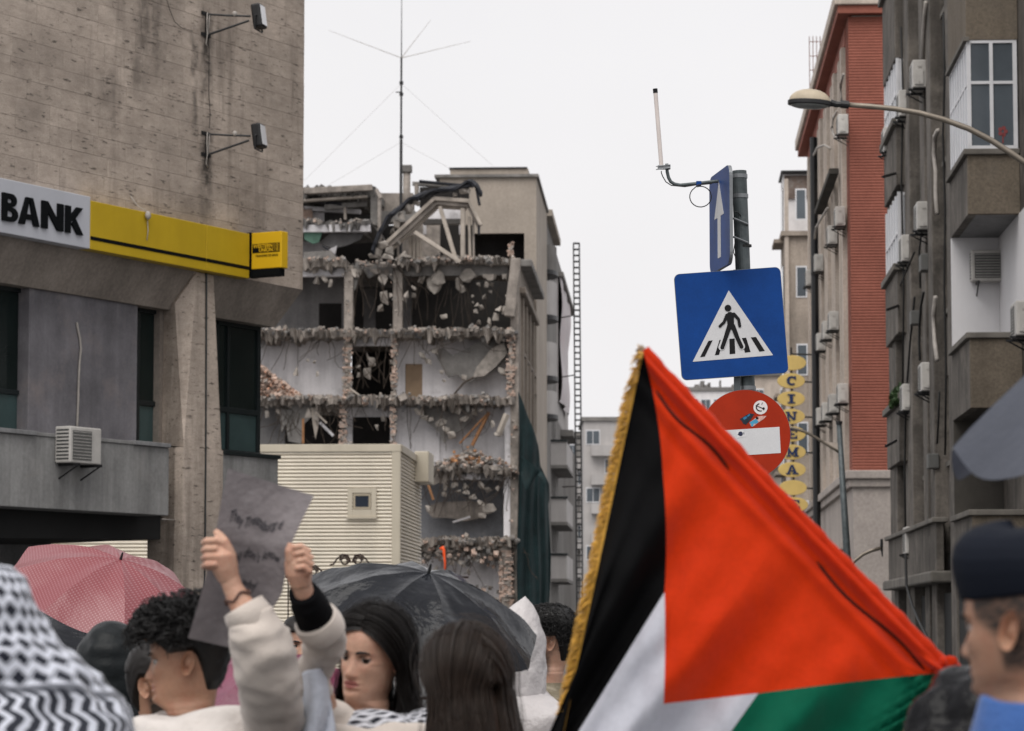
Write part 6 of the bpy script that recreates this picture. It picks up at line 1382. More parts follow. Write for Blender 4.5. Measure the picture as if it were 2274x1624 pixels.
class Person:
    def __init__(s, label, px, py, Y, yaw=0, pitch=0, roll=0, body_yaw=None, skin='olive', fem=False, beard=0, cropped=False, hs=1.0, group='people in the crowd', sock=True):
        c = P(px, py, Y); s.hs = hs; s.fem = fem
        s.HC = c; s.byaw = R(yaw if body_yaw is None else body_yaw)
        s.F = Matrix.Translation((c.x, Y, 0)) @ Matrix.Rotation(s.byaw, 4, 'Z')
        s.chin = c.z - .1125*hs; s.zn = s.chin - .03        # chin height and neck pivot
        s.t = thing('person', label, 'person', s.F, group)
        s.HM = Matrix.Translation((0,0,s.zn)) @ Matrix.Rotation(R(yaw)-s.byaw, 4, 'Z') @ Matrix.Rotation(R(roll), 4, 'Y') @ Matrix.Rotation(R(pitch), 4, 'X') @ Matrix.Translation((0,0,-s.zn))
        s.skin = SK[skin]; s.k = s.chin/1.475                # body scale below the head
        mb = MB(); NA = 72
        zs = list(np.arange(-.16, -.02, .01)) + list(np.arange(-.02, .135, .0026)) + list(np.arange(.135, .2281, .006))
        rows = []
        s.hairline = None
        for z in zs:
            a, f, b_ = head_rad(z); 
            if fem and .0 < z < .1: a *= .96
            row = []
            for i in range(NA):
                th = 2*math.pi*(i+.5)/NA; sn, cs = math.sin(th), math.cos(th)     # th = 0 front (-y)
                x = a*math.copysign(abs(sn)**.88, sn); y = -(f if cs > 0 else b_)*math.copysign(abs(cs)**.92, cs)
                if cs > .1 and z > -.02: y += face_offset(x, z, fem)*min(1, (cs-.1)/.35)
                w = min(1, max(0, (z+.11)/.07)); p = Vector((x*hs, y*hs - .012, s.chin+z*hs))
                q = s.HM @ p; row.append(p*(1-w)+q*w)
            rows.append(row)
        nz = len(zs); vs = [p for r_ in rows for p in r_]; fs = []; ms = []
        for j in range(nz-1):
            for i in range(NA):
                fs.append((j*NA+i, j*NA+(i+1) % NA, (j+1)*NA+(i+1) % NA, (j+1)*NA+i))
                th = 2*math.pi*(i+1)/NA; cs = math.cos(th); sn = math.sin(th); z = zs[j]; x = head_rad(z)[0]*sn; mi = 0
                if cs > .5 and abs(x) < .0215*(1-((z-.0445)/.0125)**2 if abs(z-.0445) < .0125 else 0): mi = 1
                ms.append(mi)
        fs.append(tuple((nz-1)*NA+i for i in range(NA))); ms.append(0)
        sst = lambda a, b_, x: (lambda q: q*q*(3-2*q))(min(1, max(0, (x-a)/(b_-a))))
        s.stub = []
        for z in zs:
            for i in range(NA):
                th = 2*math.pi*(i+.5)/NA; cs, sn = math.cos(th), math.sin(th); x = head_rad(z)[0]*sn; v_ = 0
                if beard:
                    top_ = .030+.055*max(0, abs(sn)-.30); v_ = sst(top_+.014, top_-.010, z)*sst(-.28, .05, cs)*sst(-.05, -.015, z)
                    if cs > .3: v_ = max(v_, .9*g(z, .0585, .006)*sst(.034, .020, abs(x)))
                    v_ *= .8 if beard < 2 else 1.15
                if cropped:
                    lo = .150+.03*max(0, cs) if cs > .55 else (.088+.03*max(0, cs)+.05*max(0, cs-.2) if cs > .12 else .035+.03*max(0, cs))
                    v_ = max(v_, .9*sst(lo-.012, lo+.018, z)); v_ = max(v_, .35*sst(.06, .02, z)*sst(-.3, .2, cs)*sst(-.05, -.01, z))
                s.stub.append(min(1, v_)*(.75+.5*rnd.random()) if v_ > 0 else 0.0)
        b0 = len(mb.v); mb.v += [tuple(p) for p in vs]; mb.f += fs; mb.m += ms
        # torso, legs: the same continuous column down to the ground
        TOR = [(-.16,.140,.075,.100),(-.175,.180,.085,.105),(-.20,.205,.098,.112),(-.30,.195,.11,.115),(-.42,.170,.105,.105),(-.52,.155,.10,.10),(-.62,.165,.105,.115),(-.70,.175,.105,.125),(-.76,.17,.10,.11)]
        tv = []; m_ = 36
        for z, a, f, b_ in TOR:
            for i in range(m_):
                th = 2*math.pi*(i+.5)/m_; sn, cs = math.sin(th), math.cos(th); tv.append((a*sn, -(f if cs > 0 else b_)*cs-.012, s.chin+z*s.k))
        mb.add(tv, [(j*m_+i, (j+1)*m_+i, (j+1)*m_+(i+1) % m_, j*m_+(i+1) % m_) for j in range(len(TOR)-1) for i in range(m_)])
        for sx_ in (-1, 1):
            zc = s.chin-.74*s.k
            mb.tube([(sx_*.085,0,zc+.05),(sx_*.09,0,zc*.75),(sx_*.088,0,zc*.52),(sx_*.088,.01,zc*.3),(sx_*.088,.01,.08)], [.088,.080,.060,.056,.042], 14)
            mb.ell((sx_*.09,-.06,.045), (.045,.13,.045), 12, 8)
            # ear
            e = []; A_ = .0715*hs
            def ear(u, v, sx_=sx_):
                th = u*2*math.pi; r = v; xx = sx_*(A_ + .004 + .013*r*(1 if math.sin(th) > -.9 else .6) - .010*math.exp(-((r-.55)/.28)**2) + .004*math.cos(th)*r)
                yy = .012+.0185*r*math.cos(th)*(1 if r > 0 else 1) + .006*r; zz = .098+.0315*r*math.sin(th)*(1.0 if math.sin(th) > 0 else .95)+.003
                yy += .006*(math.sin(th)*r); return s.HM @ Vector((xx, (yy)*hs - .012, s.chin+zz*hs))
            mb.grid(ear, 26, 7)
            def ear2(u, v, sx_=sx_):
                th = u*2*math.pi; q = Vector((sx_*(A_+.002+.014*(1-v)), .012+(.0185*(1-v*.35))*math.cos(th)+.006, .101+.0315*(1-v*.25)*math.sin(th)))
                q.y += .006*math.sin(th); return s.HM @ Vector((q.x, q.y*hs-.012, s.chin+q.z*hs))
            mb.grid(ear2, 26, 4)
        s.mb = mb; s.beard = beard
    def h(s, x, y, z): return s.HM @ Vector((x*s.hs, y*s.hs-.012, s.chin+z*s.hs))     # head-local point
    def finish(s, eyes=True, brow=None, gaze=0.0):
        s.body = s.mb.build('body', [s.skin, LIP], s.t, s.F, smooth=True)
        at = s.body.data.attributes.new('stubble', 'FLOAT', 'POINT'); at.data.foreach_set('value', s.stub+[0.0]*(len(s.body.data.vertices)-len(s.stub)))
        if eyes:
            for sx_ in (-1, 1):
                mb = MB(); c = Vector((sx_*.0305, -.0690, .1130)); r = .0134
                for j in range(10):
                    pass
                def ball(u, v): 
                    th = u*2*math.pi; ph = v*math.pi; p = Vector((math.sin(ph)*math.cos(th), -math.cos(ph), math.sin(ph)*math.sin(th)))*r
                    p = Matrix.Rotation(gaze, 3, 'Z') @ p; return s.h(*(c+p))
                vs_ = [ball(i/16, j/12) for j in range(13) for i in range(17)]
                for j in range(12):
                    mb.add([], [], 0)
                b0 = len(mb.v); mb.v += [tuple(v) for v in vs_]
                for j in range(12):
                    for i in range(16): mb.f.append((j*17+i, j*17+i+1, (j+1)*17+i+1, (j+1)*17+i)); mb.m.append(1 if j < 3 else 0)
                mb.build('eye', [EYEW, IRIS], s.body, s.F, smooth=True)
                mb = MB()
                def lid(u, v):
                    th = (-.62+1.24*u)*math.pi/2*1.25; ph = R(22)+v*R(78); rr = .0146
                    return s.h(*(c+Vector((math.sin(th)*math.cos(ph)*rr*1.25, -math.cos(th)*math.cos(ph)*rr, math.sin(ph)*rr))))
                mb.grid(lid, 12, 6); mb.build('eyelid', s.skin, s.body, s.F, smooth=True, recalc=False)
                mb = MB(); mb.tube([s.h(sx_*(.016+.030*i/8), -.0835+.0125*(i/8)**2, .1212+.0025*math.sin(i/8*3.1)-.0035*(i/8)) for i in range(9)], .0019, 5); mb.build('eyelash', HAIR_D, s.body, s.F)
                if brow:
                    mb = MB(); mb.tube([s.h(sx_*(.012+.036*i/8), -.0955+.016*(i/8)**2.2, .1300+.0055*math.sin(i/8*2.4)-.002*(i/8)) for i in range(9)], [.0026,.0042,.0046,.0046,.0044,.004,.0034,.0026,.0014], 6); mb.build('eyebrow', brow, s.body, s.F, smooth=True)
        return s
    # ---------- clothing
    def jacket(s, m, name='jacket', puff=.03, neck=.0, wr=.012, shoulders=1.0, arms=(True, True), seed=0, collar=None, z_end=-.80, sleeve_m=None):
        mb = MB(); NA = 56
        TOR = [(-.070-neck,.066,.062,.078),(-.095-neck,.090,.070,.090),(-.122,.145,.083,.104),(-.150,.188*shoulders,.095,.112),(-.19,.212*shoulders,.105,.118),(-.30,.205*shoulders,.118,.122),(-.42,.185,.115,.115),(-.54,.18,.115,.115),(-.66,.19,.118,.128),(z_end,.195,.12,.13)]
        T = np.array(TOR)[::-1]; zz = np.linspace(T[0,0], T[-1,0], 44)
        cache = {}
        def f(u, v):
            z = float(zz[0]+(zz[-1]-zz[0])*v)
            if v not in cache: cache[v] = [float(smooth_interp(T[:,0], T[:,k], z)) for k in (1,2,3)]
            a, fr, bk = cache[v]
            th = u*2*math.pi; sn, cs = math.sin(th), math.cos(th); pf = puff*(1 if z < -.17 else max(.25, 1-(z+.17)/.07))
            p = Vector((sn*(a+pf), -cs*((fr if cs > 0 else bk)+pf)-.012, s.chin+z*s.k))
            nn = (.35-abs(noise.noise(Vector((p.x*7+seed, p.y*7, p.z*9)))))*wr*1.4 + (.3-abs(noise.noise(Vector((p.x*17+seed, p.y*17, p.z*24)))))*wr*.8
            return p + Vector((sn, -cs, .2))*nn
        mb.grid(f, NA, 43); o = mb.build(name, m, s.t, s.F, smooth=True)
        for i, sx_ in enumerate((-1, 1)):
            if not arms[i]: continue
            z0 = s.chin-.195*s.k
            s.sleeve([(sx_*(.155),0,z0+.02),(sx_*(.215),.01,z0-.03),(sx_*.245,.015,z0-.14),(sx_*.262,.0,z0-.29),(sx_*.27,-.05,z0-.52)], [.075,.078,.070,.060,.048], sleeve_m or m, local=True, seed=seed+i)
            hb = MB(); wz = Vector((sx_*.272,-.06,z0-.54)); s_arm_hand(hb, wz, Vector((0,-.12,-1)), sx_); hb.build('hand', s.skin, s.t, s.F, smooth=True)
        tr = MB()
        for sx_ in (-1, 1):
            zc = s.chin-.74*s.k; tr.tube([(sx_*.085,0,zc+.04),(sx_*.095,0,zc*.8),(sx_*.092,0,zc*.5),(sx_*.09,.01,zc*.25),(sx_*.09,.01,.09)], [.108,.104,.085,.078,.074], 16)
        tr.build('trousers', M_['sblack'], s.t, s.F, smooth=True)
        return o
    def sleeve(s, pts, rs, m, local=False, seed=0, wr=.016, name='sleeve', freq=1.0, n=26, rings=46):
        pts = [Vector(p) for p in pts]
        if not local: I = s.F.inverted(); pts = [I @ p for p in pts]
        t_ = np.linspace(0, 1, len(pts)); q = []; rr = []
        for i in range(rings):
            u = i/(rings-1); q.append(Vector([float(smooth_interp(t_, [p[k] for p in pts], u)) for k in range(3)])); rr.append(float(smooth_interp(t_, rs, u)))
        mb = MB(); mb.tube(q, rr, n)
        for k in range(rings*n):
            v = Vector(mb.v[k]); i = k//n; d_ = (v-q[i]); 
            if d_.length > 1e-6:
                d_.normalize(); n1_ = noise.noise(Vector((v.x*8*freq+seed*3, v.y*8*freq, v.z*15*freq))); n2_ = noise.noise(Vector((v.x*17+seed*5+v.z*9, v.y*17, v.z*30))); w = (.35-abs(n1_))*wr*1.3 + (.3-abs(n2_))*wr*.8
                mb.v[k] = tuple(v + d_*w)
        return mb.build(name, m, s.t, s.F, smooth=True)
    # ---------- hair
    def cap(s, m, line, off, zmax=.24, name='hair', rough=.004, ztop=.0):
        mb = MB(); NA, NZ = 64, 34
        def f(u, v):
            th = u*2*math.pi; cs = math.cos(th); sn = math.sin(th); z0 = line(cs, abs(sn), sn); z = z0+(.2275-z0)*v
            a, fr, bk = head_rad(min(z, .2275)); o_ = off(cs, v) ; e = min(1, v/.12)
            x = (a+o_*e)*math.copysign(abs(sn)**.88, sn); y = -((fr if cs > 0 else bk)+o_*e)*math.copysign(abs(cs)**.92, cs)
            nn = noise.noise(Vector((x*60, y*60, z*60)))*rough*e
            return s.h(x*(1+nn*8), y*(1+nn*8), z+ztop*v+o_*v**2*.9)
        mb.grid(f, NA, NZ); return mb.build(name, m, s.t, s.F, smooth=True)
    def curls(s, m, line, n=700, length=.045, r=.0022, curl=.008, lift=.02, seed=0, name='hair_curls', up=0.0, fwd=0.0):
        rr = random.Random(seed); mb = MB()
        for k in range(n):
            th = rr.uniform(-math.pi, math.pi); cs, sn = math.cos(th), math.sin(th); z0 = line(cs, abs(sn), sn)+.004; z = z0+(.226-z0)*rr.random()**.75
            a, fr, bk = head_rad(z); x = a*sn; y = -(fr if cs > 0 else bk)*cs; nrm = Vector((x/.075, y/.09, max(0, (z-.12)/.11)*1.2)).normalized()
            tg = Vector((rr.gauss(0,1), rr.gauss(0,1)-fwd, rr.gauss(-.2,.8))); tg = (tg-nrm*tg.dot(nrm)).normalized(); bt = nrm.cross(tg)
            L = length*rr.uniform(.6,1.25); p0 = Vector((x,y,z)); ph = rr.uniform(0,6.28); pts = []
            for i in range(8):
                u = i/7; pts.append(s.h(*(p0 + nrm*(lift*math.sin(u*2.2)*1.1+.002) + tg*L*u*.6 + (bt*math.cos(ph+u*8)+nrm*math.sin(ph+u*8)*.6)*curl*u + Vector((0,0,up*u)))))
            mb.tube(pts, [r]*7+[r*.4], 3, caps=False)
        return mb.build(name, m, s.t, s.F, smooth=True, recalc=False)
    def long_hair(s, m, zend, n=1100, part=.012, vol=.014, spread=.03, seed=1, wave=.004, fly=60, front=-50, th0=74, sweep=.5):
        rr = random.Random(seed); Mi = s.HM.to_3x3()
        def ellp(d_, j):
            a, fb, tp_ = .0735+vol+j, (.0905 if d_.y < 0 else .102)+vol+j, .1235+vol*.8+j
            return Vector((d_.x*a, d_.y*fb, .105+d_.z*tp_))
        def path(r, sd, j, ln, k=16, wv=wave, ph=0.0):
            al = R(front+(100-front)*r); root = Vector((part*12*0+.14*(part/.012)*(1-.5*r), math.sin(al), math.cos(al))).normalized()
            th = R(th0+(178-th0)*r**.75); end = Vector((sd*math.sin(th), -math.cos(th), -.12)).normalized()
            ang = root.angle(end); pts = []; k1 = 8
            for i in range(k1):
                u = i/(k1-1); d_ = (root*math.sin((1-u)*ang)+end*math.sin(u*ang))/max(1e-5, math.sin(ang))
                lift = .010*math.sin(u*math.pi)*(1-r*.4)
                pts.append(ellp(d_.normalized(), j+lift))
            q = pts[-1]; zz = q.z; ze = zend*ln; dx_, dy_ = q.x, q.y; out = Vector((dx_, dy_, 0)).normalized()
            for i in range(1, k-k1+1):
                w = i/(k-k1); z = zz+(ze-zz)*w
                o_ = out*(spread*w**1.3) + Vector((wv*math.sin(w*11+ph), wv*math.cos(w*9+ph*1.7), 0))*(.3+w)
                pts.append(Vector((dx_, dy_, z)) + o_ + Vector((0, .03*w*(1 if dy_ > -.03 else sweep), 0)))
            res = []
            for q in pts:
                if q.z > -.02: res.append(s.h(q.x, q.y, q.z))
                else:
                    b_ = s.h(q.x, q.y, -.02); res.append(b_ + Vector((0, 0, (q.z+.02)*s.hs)))
            return res
        NU = 40
        for sd in (-1, 1):
            G = [path(i/NU, sd, -.003+.006*noise.noise(Vector((i*.45, sd*3, seed))), 1.0, 18, wave*.8, 2.5*noise.noise(Vector((i*.12, sd, seed+5)))) for i in range(NU+1)]
            ub = MB(); ub.grid(lambda u, v: G[int(round(u*NU))][int(round(v*17))], NU, 17); ub.build('hair', m, s.t, s.F, smooth=True, recalc=False)
        mb = MB()
        for k in range(n):
            clump = rr.choice(range(70)); rc = random.Random(clump*7+seed); r = min(1, max(0, rc.random()*.6+rr.random()*.4)); sd = rr.choice((-1, 1))
            far = k < fly
            pts = path(r, sd, abs(rr.gauss(0, .008 if not far else .02))*(.5+rc.random()), rr.uniform(.85,1.1), 16, wave*(1 if not far else 2.2), rc.uniform(0,6.28)+rr.gauss(0,.35)); rad = rr.uniform(.0006,.0016) if not far else .0007
            mb.tube(pts, [rad]*15+[rad*.3], 3, caps=False)
        return mb.build('hair_strands', m, s.t, s.F, smooth=True, recalc=False)
def s_arm_hand(mb, w, dv, sx_, sc=1.0):                  # relaxed hand hanging from a wrist
    dv = Vector(dv).normalized(); sd_ = Vector((sx_*.0, 1, 0)); sd_ = (sd_-dv*sd_.dot(dv)).normalized(); nm = dv.cross(sd_)
    mb.tube([w-dv*.03, w+dv*.03, w+dv*.07, w+dv*.095], [.026,.032,.036,.03], 10)
    for k in range(4):
        b_ = w+dv*.085+sd_*(-.027+.018*k); L = (.062,.07,.066,.052)[k]
        mb.tube([b_, b_+dv*L*.5+nm*sx_*.006, b_+dv*L*.85+nm*sx_*.02, b_+dv*L+nm*sx_*.032], [.0095,.009,.0085,.006], 8)
    b_ = w+dv*.03-sd_*.03; mb.tube([b_, b_+dv*.03-sd_*.02+nm*sx_*.01, b_+dv*.06-sd_*.02+nm*sx_*.02], [.012,.011,.008], 8)
def remesh(mb, vox, it=3):
    me = bpy.data.meshes.new('tmp'); me.from_pydata(mb.v, [], mb.f); o = bpy.data.objects.new('tmp', me); COL.objects.link(o)
    m = o.modifiers.new('r', 'REMESH'); m.mode = 'VOXEL'; m.voxel_size = vox
    sm = o.modifiers.new('s', 'SMOOTH'); sm.iterations = it; sm.factor = .5
    dg = bpy.context.evaluated_depsgraph_get(); e = o.evaluated_get(dg).to_mesh(); out = MB(); out.add([v.co.copy() for v in e.vertices], [tuple(p.vertices) for p in e.polygons])
    o.evaluated_get(dg).to_mesh_clear(); bpy.data.objects.remove(o); return out
def fab(name, col, rough=.9, bump=.3, bs=60, **kw): return mat(name, col, rough, kw.pop('var', .12), kw.pop('scale', 5), 0, None, bump, bs, spec=kw.pop('spec', .15), sheen=kw.pop('sheen', 0.0 if max(col) < .12 else .2), **kw)
def keffiyeh_mat(name, n, m_, band=None, dark=(.012,.014,.022), light=(.62,.63,.68)):
    mt = bpy.data.materials.new(name); mt.use_nodes = True; t = NT(mt); bs = t.n['Principled BSDF']
    uv = t.new('ShaderNodeTexCoord').outputs['UV']; v = t.new('ShaderNodeSeparateXYZ')
    wn = t.new('ShaderNodeTexNoise'); wn.inputs['Scale'].default_value = 7; wn.inputs['Detail'].default_value = 3; t.link(uv, wn.inputs['Vector'])
    wm = t.new('ShaderNodeVectorMath', operation='MULTIPLY_ADD'); wm.inputs[1].default_value = (.05,.035,0); t.link(wn.outputs['Color'], wm.inputs[0]); t.link(uv, wm.inputs[2]); t.link(wm.outputs[0], v.inputs[0])
    U = t.math('MULTIPLY', v.outputs[0], n); V = t.math('MULTIPLY', v.outputs[1], m_)
    row = t.math('FLOOR', V); off = t.math('MULTIPLY', t.math('MODULO', row, 2.0), .5)
    fu = t.math('ABSOLUTE', t.math('SUBTRACT', t.math('FRACT', t.math('ADD', U, off)), .5)); fv = t.math('ABSOLUTE', t.math('SUBTRACT', t.math('FRACT', V), .5))
    dia = t.ramp(t.math('ADD', fu, fv), .46, .34, 0, 1)
    lines = t.ramp(t.math('ABSOLUTE', t.math('SUBTRACT', t.math('ADD', fu, fv), .52)), .07, .03, 0, .75)
    pat = t.math('MAXIMUM', dia, lines)
    if band:
        b0, b1, kz, kw_ = band
        tri = t.math('ABSOLUTE', t.math('SUBTRACT', t.math('FRACT', t.math('MULTIPLY', v.outputs[1], kw_)), .5))
        wv = t.math('FRACT', t.math('ADD', t.math('MULTIPLY', v.outputs[0], kz), t.math('MULTIPLY', tri, 1.1)))
        zig = t.ramp(t.math('ABSOLUTE', t.math('SUBTRACT', wv, .5)), .32, .24, 0, .97)
        inb = t.math('GREATER_THAN', v.outputs[1], b0); pat = t.math('ADD', t.math('MULTIPLY', pat, t.math('SUBTRACT', 1.0, inb)), t.math('MULTIPLY', zig, inb))
        st = t.ramp(t.math('ABSOLUTE', t.math('SUBTRACT', v.outputs[1], b0)), .016, .010, 0, .8); pat = t.math('MAXIMUM', pat, st)
        st = t.ramp(t.math('ABSOLUTE', t.math('SUBTRACT', v.outputs[1], b1)), .016, .010, 0, .8); pat = t.math('MAXIMUM', pat, st)
    c = t.mix(pat, light, dark); t.link(c, bs.inputs['Base Color']); bs.inputs['Roughness'].default_value = .9; bs.inputs['Sheen Weight'].default_value = .2; bs.inputs['Specular IOR Level'].default_value = .1
    return mt
def uv_grid(o, nu, nv):
    me = o.data; l = me.uv_layers.new(name='UVMap'); w = nu+1
    for lp in me.loops: k = lp.vertex_index; l.data[lp.index].uv = ((k % w)/nu, (k//w)/nv)
std_line = lambda cs, sa, sn: .165*max(0,cs)**.6 + (.105-.05*max(0,-cs))*(1-max(0,cs)**.6) - .02*max(0,-cs)
def short_line(cs, sa, sn):
    if cs > .75: return .175
    if cs > .35: return .175-.043*(.75-cs)/.4
    if cs > -.32: return .132
    return .132-.105*min(1, (-.32-cs)/.40)
# ---- 1 keffiyeh wrapped person, from behind
p = Person('person wrapped in black and white keffiyeh, seen from behind at lower left', -30, 1428, 5.6, yaw=170, skin='olive', hs=1.0)
p.finish(eyes=False); p.jacket(fab('dark_coat', (.03,.035,.05)), puff=.03)
KM1 = keffiyeh_mat('keffiyeh_large', 27, 16, (.57, .93, 46, 15.0), light=(.50,.52,.585))
NU, NV = 90, 90
def kef(u, v):
    th = (u-.5)*2*math.pi                                  # th = 0 at the back (+y local)
    # profile from crown to hem in metres relative to chin
    zt = [.262,.255,.232,.19,.148,.105,.07,.02,-.03,-.085,-.2,-.34,-.48]; rx = [.004,.040,.066,.088,.104,.132,.180,.232,.262,.286,.31,.32,.33]; ry = [.004,.055,.09,.116,.126,.138,.152,.17,.185,.20,.21,.22,.23]
    s_ = v*(len(zt)-1); i = min(int(s_), len(zt)-2); f = s_-i
    z = zt[i]*(1-f)+zt[i+1]*f; a = rx[i]*(1-f)+rx[i+1]*f; b_ = ry[i]*(1-f)+ry[i+1]*f
    front = max(0, -math.cos(th)); b2 = b_*(1-.25*front*(v < .5))
    x = a*math.sin(th); y = b2*math.cos(th)
    w = (.3-abs(noise.noise(Vector((x*8+z*7, y*8, z*9+3)))))*.030*min(1, v*3) + (.3-abs(noise.noise(Vector((x*15-z*14, y*15, z*6)))))*.022*min(1, v*2.5)
    return Vector((x*(1+w*5), y*(1+w*5)-.01, p.chin+z+w*.5))
mb = MB(); mb.grid(kef, NU, NV); o = mb.build('keffiyeh', KM1, p.t, p.F, smooth=True); uv_grid(o, NU, NV)
for l_ in o.data.uv_layers[0].data: l_.uv[1] += .16*(l_.uv[0]-.5)
# ---- 2 black puffer hood
p = Person('person in black quilted hood, back turned, beside the keffiyeh', 247, 1478, 10.0, yaw=165, skin='olive')
p.finish(eyes=False); PUF = mat('puffer_black', (.007,.009,.010), .4, .2, 4, 0, None, .2, 30, spec=.16)
p.jacket(PUF, puff=.06, wr=.02)
def hood(p, m, rx=.122, ry=.14, top=.262, quilt=7, drop=-.16, ruff=.010, name='hood', tip=None, wr=.008, seed=0):
    def f(u, v):
        th = (u-.5)*2*math.pi*.86; z = .10+(top-.10)*math.cos(v/.5*math.pi/2) if v < .5 else .10+(drop-.10)*(v-.5)/.5; w = math.sqrt(max(.0004, 1-(max(0, z-.10)/(top-.10))**2)) if z > .10 else 1.0
        q = 1+ruff*6*abs(math.sin(v*quilt*math.pi))*.5; x = rx*w*q*math.sin(th); y = ry*w*q*math.cos(th)
        nn = noise.noise(Vector((x*12+seed, y*12, z*12)))*wr; nn += noise.noise(Vector((x*30+seed, y*30, z*30)))*wr*.4
        pt = Vector((x*(1+nn*6), y*(1+nn*6), z+nn))
        if tip: k = max(0, 1-v/.35)**1.6; pt += Vector(tip)*k
        w2 = min(1, max(0, (z+.12)/.1)); a = Vector((pt.x, pt.y-.012, p.chin+pt.z)); return a*(1-w2)+p.h(*pt)*w2
    mb = MB(); mb.grid(f, 64, 60); o = mb.build(name, m, p.t, p.F, smooth=True); sm = o.modifiers.new('solid', 'SOLIDIFY'); sm.thickness = .012; return o
hood(p, PUF)
# ---- 3 face under the pink umbrella
p = Person('person with reddish-lit face under the pink umbrella', 345, 1428, 13.4, yaw=-62, skin='light', fem=True, hs=.95)
p.finish(brow=HAIR_D); p.cap(HAIR_D, std_line, lambda cs, v: .016); p.jacket(fab('dark_red_coat', (.10,.02,.02)))
# ---- 4 boy with tousled hair
p = Person('boy with tousled black hair in brown jacket and white hood', 434, 1462, 8.0, yaw=-94, pitch=5, body_yaw=-150, skin='tan', hs=1.02)
p.finish(brow=HAIR_D)
boy_line = lambda cs, sa, sn: short_line(cs, sa, sn)-.008*max(0,cs)
p.cap(HAIR_K, boy_line, lambda cs, v: .012+.018*v, rough=.006)
p.curls(HAIR_K, lambda cs, sa, sn: max(.145, boy_line(cs, sa, sn)), n=2600, length=.075, lift=.036, curl=.010, r=.0012, seed=4, fwd=.9)
p.curls(HAIR_K, lambda cs, sa, sn: max(.155, boy_line(cs, sa, sn)), n=420, length=.12, lift=.05, curl=.014, r=.0022, seed=14, fwd=1.0, name='hair_locks')
p.curls(HAIR_K, boy_line, n=1200, length=.022, lift=.006, curl=.003, r=.0010, seed=5, name='hair_sides')
p.jacket(fab('brown_jacket', (.10,.045,.028), bump=.3), puff=.035, wr=.014, seed=3)
HW = fab('hood_white', (.58,.54,.51), var=.08)
def cowl(p, m, r0=.085, r1=.175, z0=-.055, z1=-.165, back=.06, seed=0, name='hood_down', th_=.02):
    def f(u, v):
        th = (u-.5)*2*math.pi; bk = max(0, math.cos(th)); prof = math.sin(v*math.pi)
        r = r0+(r1-r0)*v + .015*prof; z = z0+(z1-z0)*v + .045*prof*(.6+.7*bk) - .02*(1-bk)*v
        x = r*1.05*math.sin(th); y = r*math.cos(th)*(1+.25*bk*v)+.02*bk - .01
        nn = .012*math.sin(th*4+v*6+seed)*prof + noise.noise(Vector((x*14+seed, y*14, z*14)))*.014
        return Vector((x+nn*math.sin(th), y+nn*math.cos(th), p.chin+z+nn))
    mb = MB(); mb.grid(f, 72, 24); o = mb.build(name, m, p.t, p.F, smooth=True); sm = o.modifiers.new('solid', 'SOLIDIFY'); sm.thickness = th_; return o
cowl(p, HW, r0=.095, r1=.215, z0=-.03, z1=-.15, th_=.03)
# ---- 5 bearded man in fleece, mostly hidden by the boy
p = Person('bearded man in beige fleece, mostly hidden behind the boy', 352, 1518, 9.3, yaw=70, skin='tan', beard=2, hs=1.0)
p.finish(brow=HAIR_D); p.cap(HAIR_D, short_line, lambda cs, v: .016); p.jacket(fab('beige_fleece', (.46,.38,.30), bump=1.0, bs=110), puff=.045, wr=.02)
p.curls(HAIR_D, lambda cs, sa, sn: -.01, n=10, length=.02)
# ---- 10 man with moustache
p = Person('man with moustache seen between the raised sleeves', 669, 1434, 14.0, yaw=6, skin='olive', beard=0, hs=1.0)
p.finish(brow=HAIR_D); p.cap(HAIR_D, short_line, lambda cs, v: .015+.012*v)
mb = MB()
for sx_ in (-1, 1): mb.tube([p.h(sx_*x, y, z) for x, y, z in ((.002,-.106,.0585),(.010,-.1045,.058),(.019,-.1005,.055),(.025,-.095,.050))], [.0042,.0045,.0038,.0018], 8)
mb.ell(p.h(0,-.100,.024), (.012,.006,.006)); mb.build('moustache', HAIR_D, p.t, p.F, smooth=True)
p.jacket(fab('maroon_top', (.16,.04,.07)))
# ---- 8 white rain poncho
p = Person('person in translucent white rain poncho with pointed hood', 1148, 1430, 12.0, yaw=160, skin='light')
p.finish(eyes=False); PON = mat('poncho', (.66,.63,.63), .35, .1, 6, 0, None, .6, 22, spec=.5, transl=.35)
hood(p, PON, .108, .125, .250, quilt=0, drop=-.2, ruff=0, tip=(-.03,.0,.055), wr=.014, seed=4)
o = p.jacket(PON, 'poncho', puff=.075, wr=.035, seed=7, sleeve_m=PON)
# ---- 9 man with wavy hair
p = Person('man with wavy dark hair in patterned jacket, facing left beside the fringe', 1224, 1422, 13.4, yaw=-96, skin='olive', beard=1, hs=1.06)
p.finish(brow=HAIR_D); p.cap(HAIR_K, short_line, lambda cs, v: .012+.020*v, rough=.006)
p.curls(HAIR_K, lambda cs, sa, sn: max(.10, short_line(cs, sa, sn)), n=2200, length=.075, lift=.030, curl=.009, r=.0013, seed=8)
p.curls(HAIR_K, short_line, n=500, length=.025, lift=.008, curl=.004, r=.0018, seed=18, name='hair_sides')
p.jacket(mat('camo_jacket', (.14,.12,.085), .9, .3, 8, 0, ((.34,.30,.24), .8, 18, .5), .3, 60, spec=.1), puff=.04, wr=.018, seed=9)
# ---- 7 woman with long brown hair
p = Person('woman with long brown hair, back of head to the camera', 1042, 1512, 7.6, yaw=-148, pitch=6, skin='light', fem=True, hs=1.0)
p.finish(brow=HAIR_B); p.long_hair(HAIR_B, -.42, n=1900, part=.004, vol=.022, spread=.085, seed=3, wave=.007); p.jacket(fab('dark_brown_coat', (.03,.022,.018)), puff=.02)
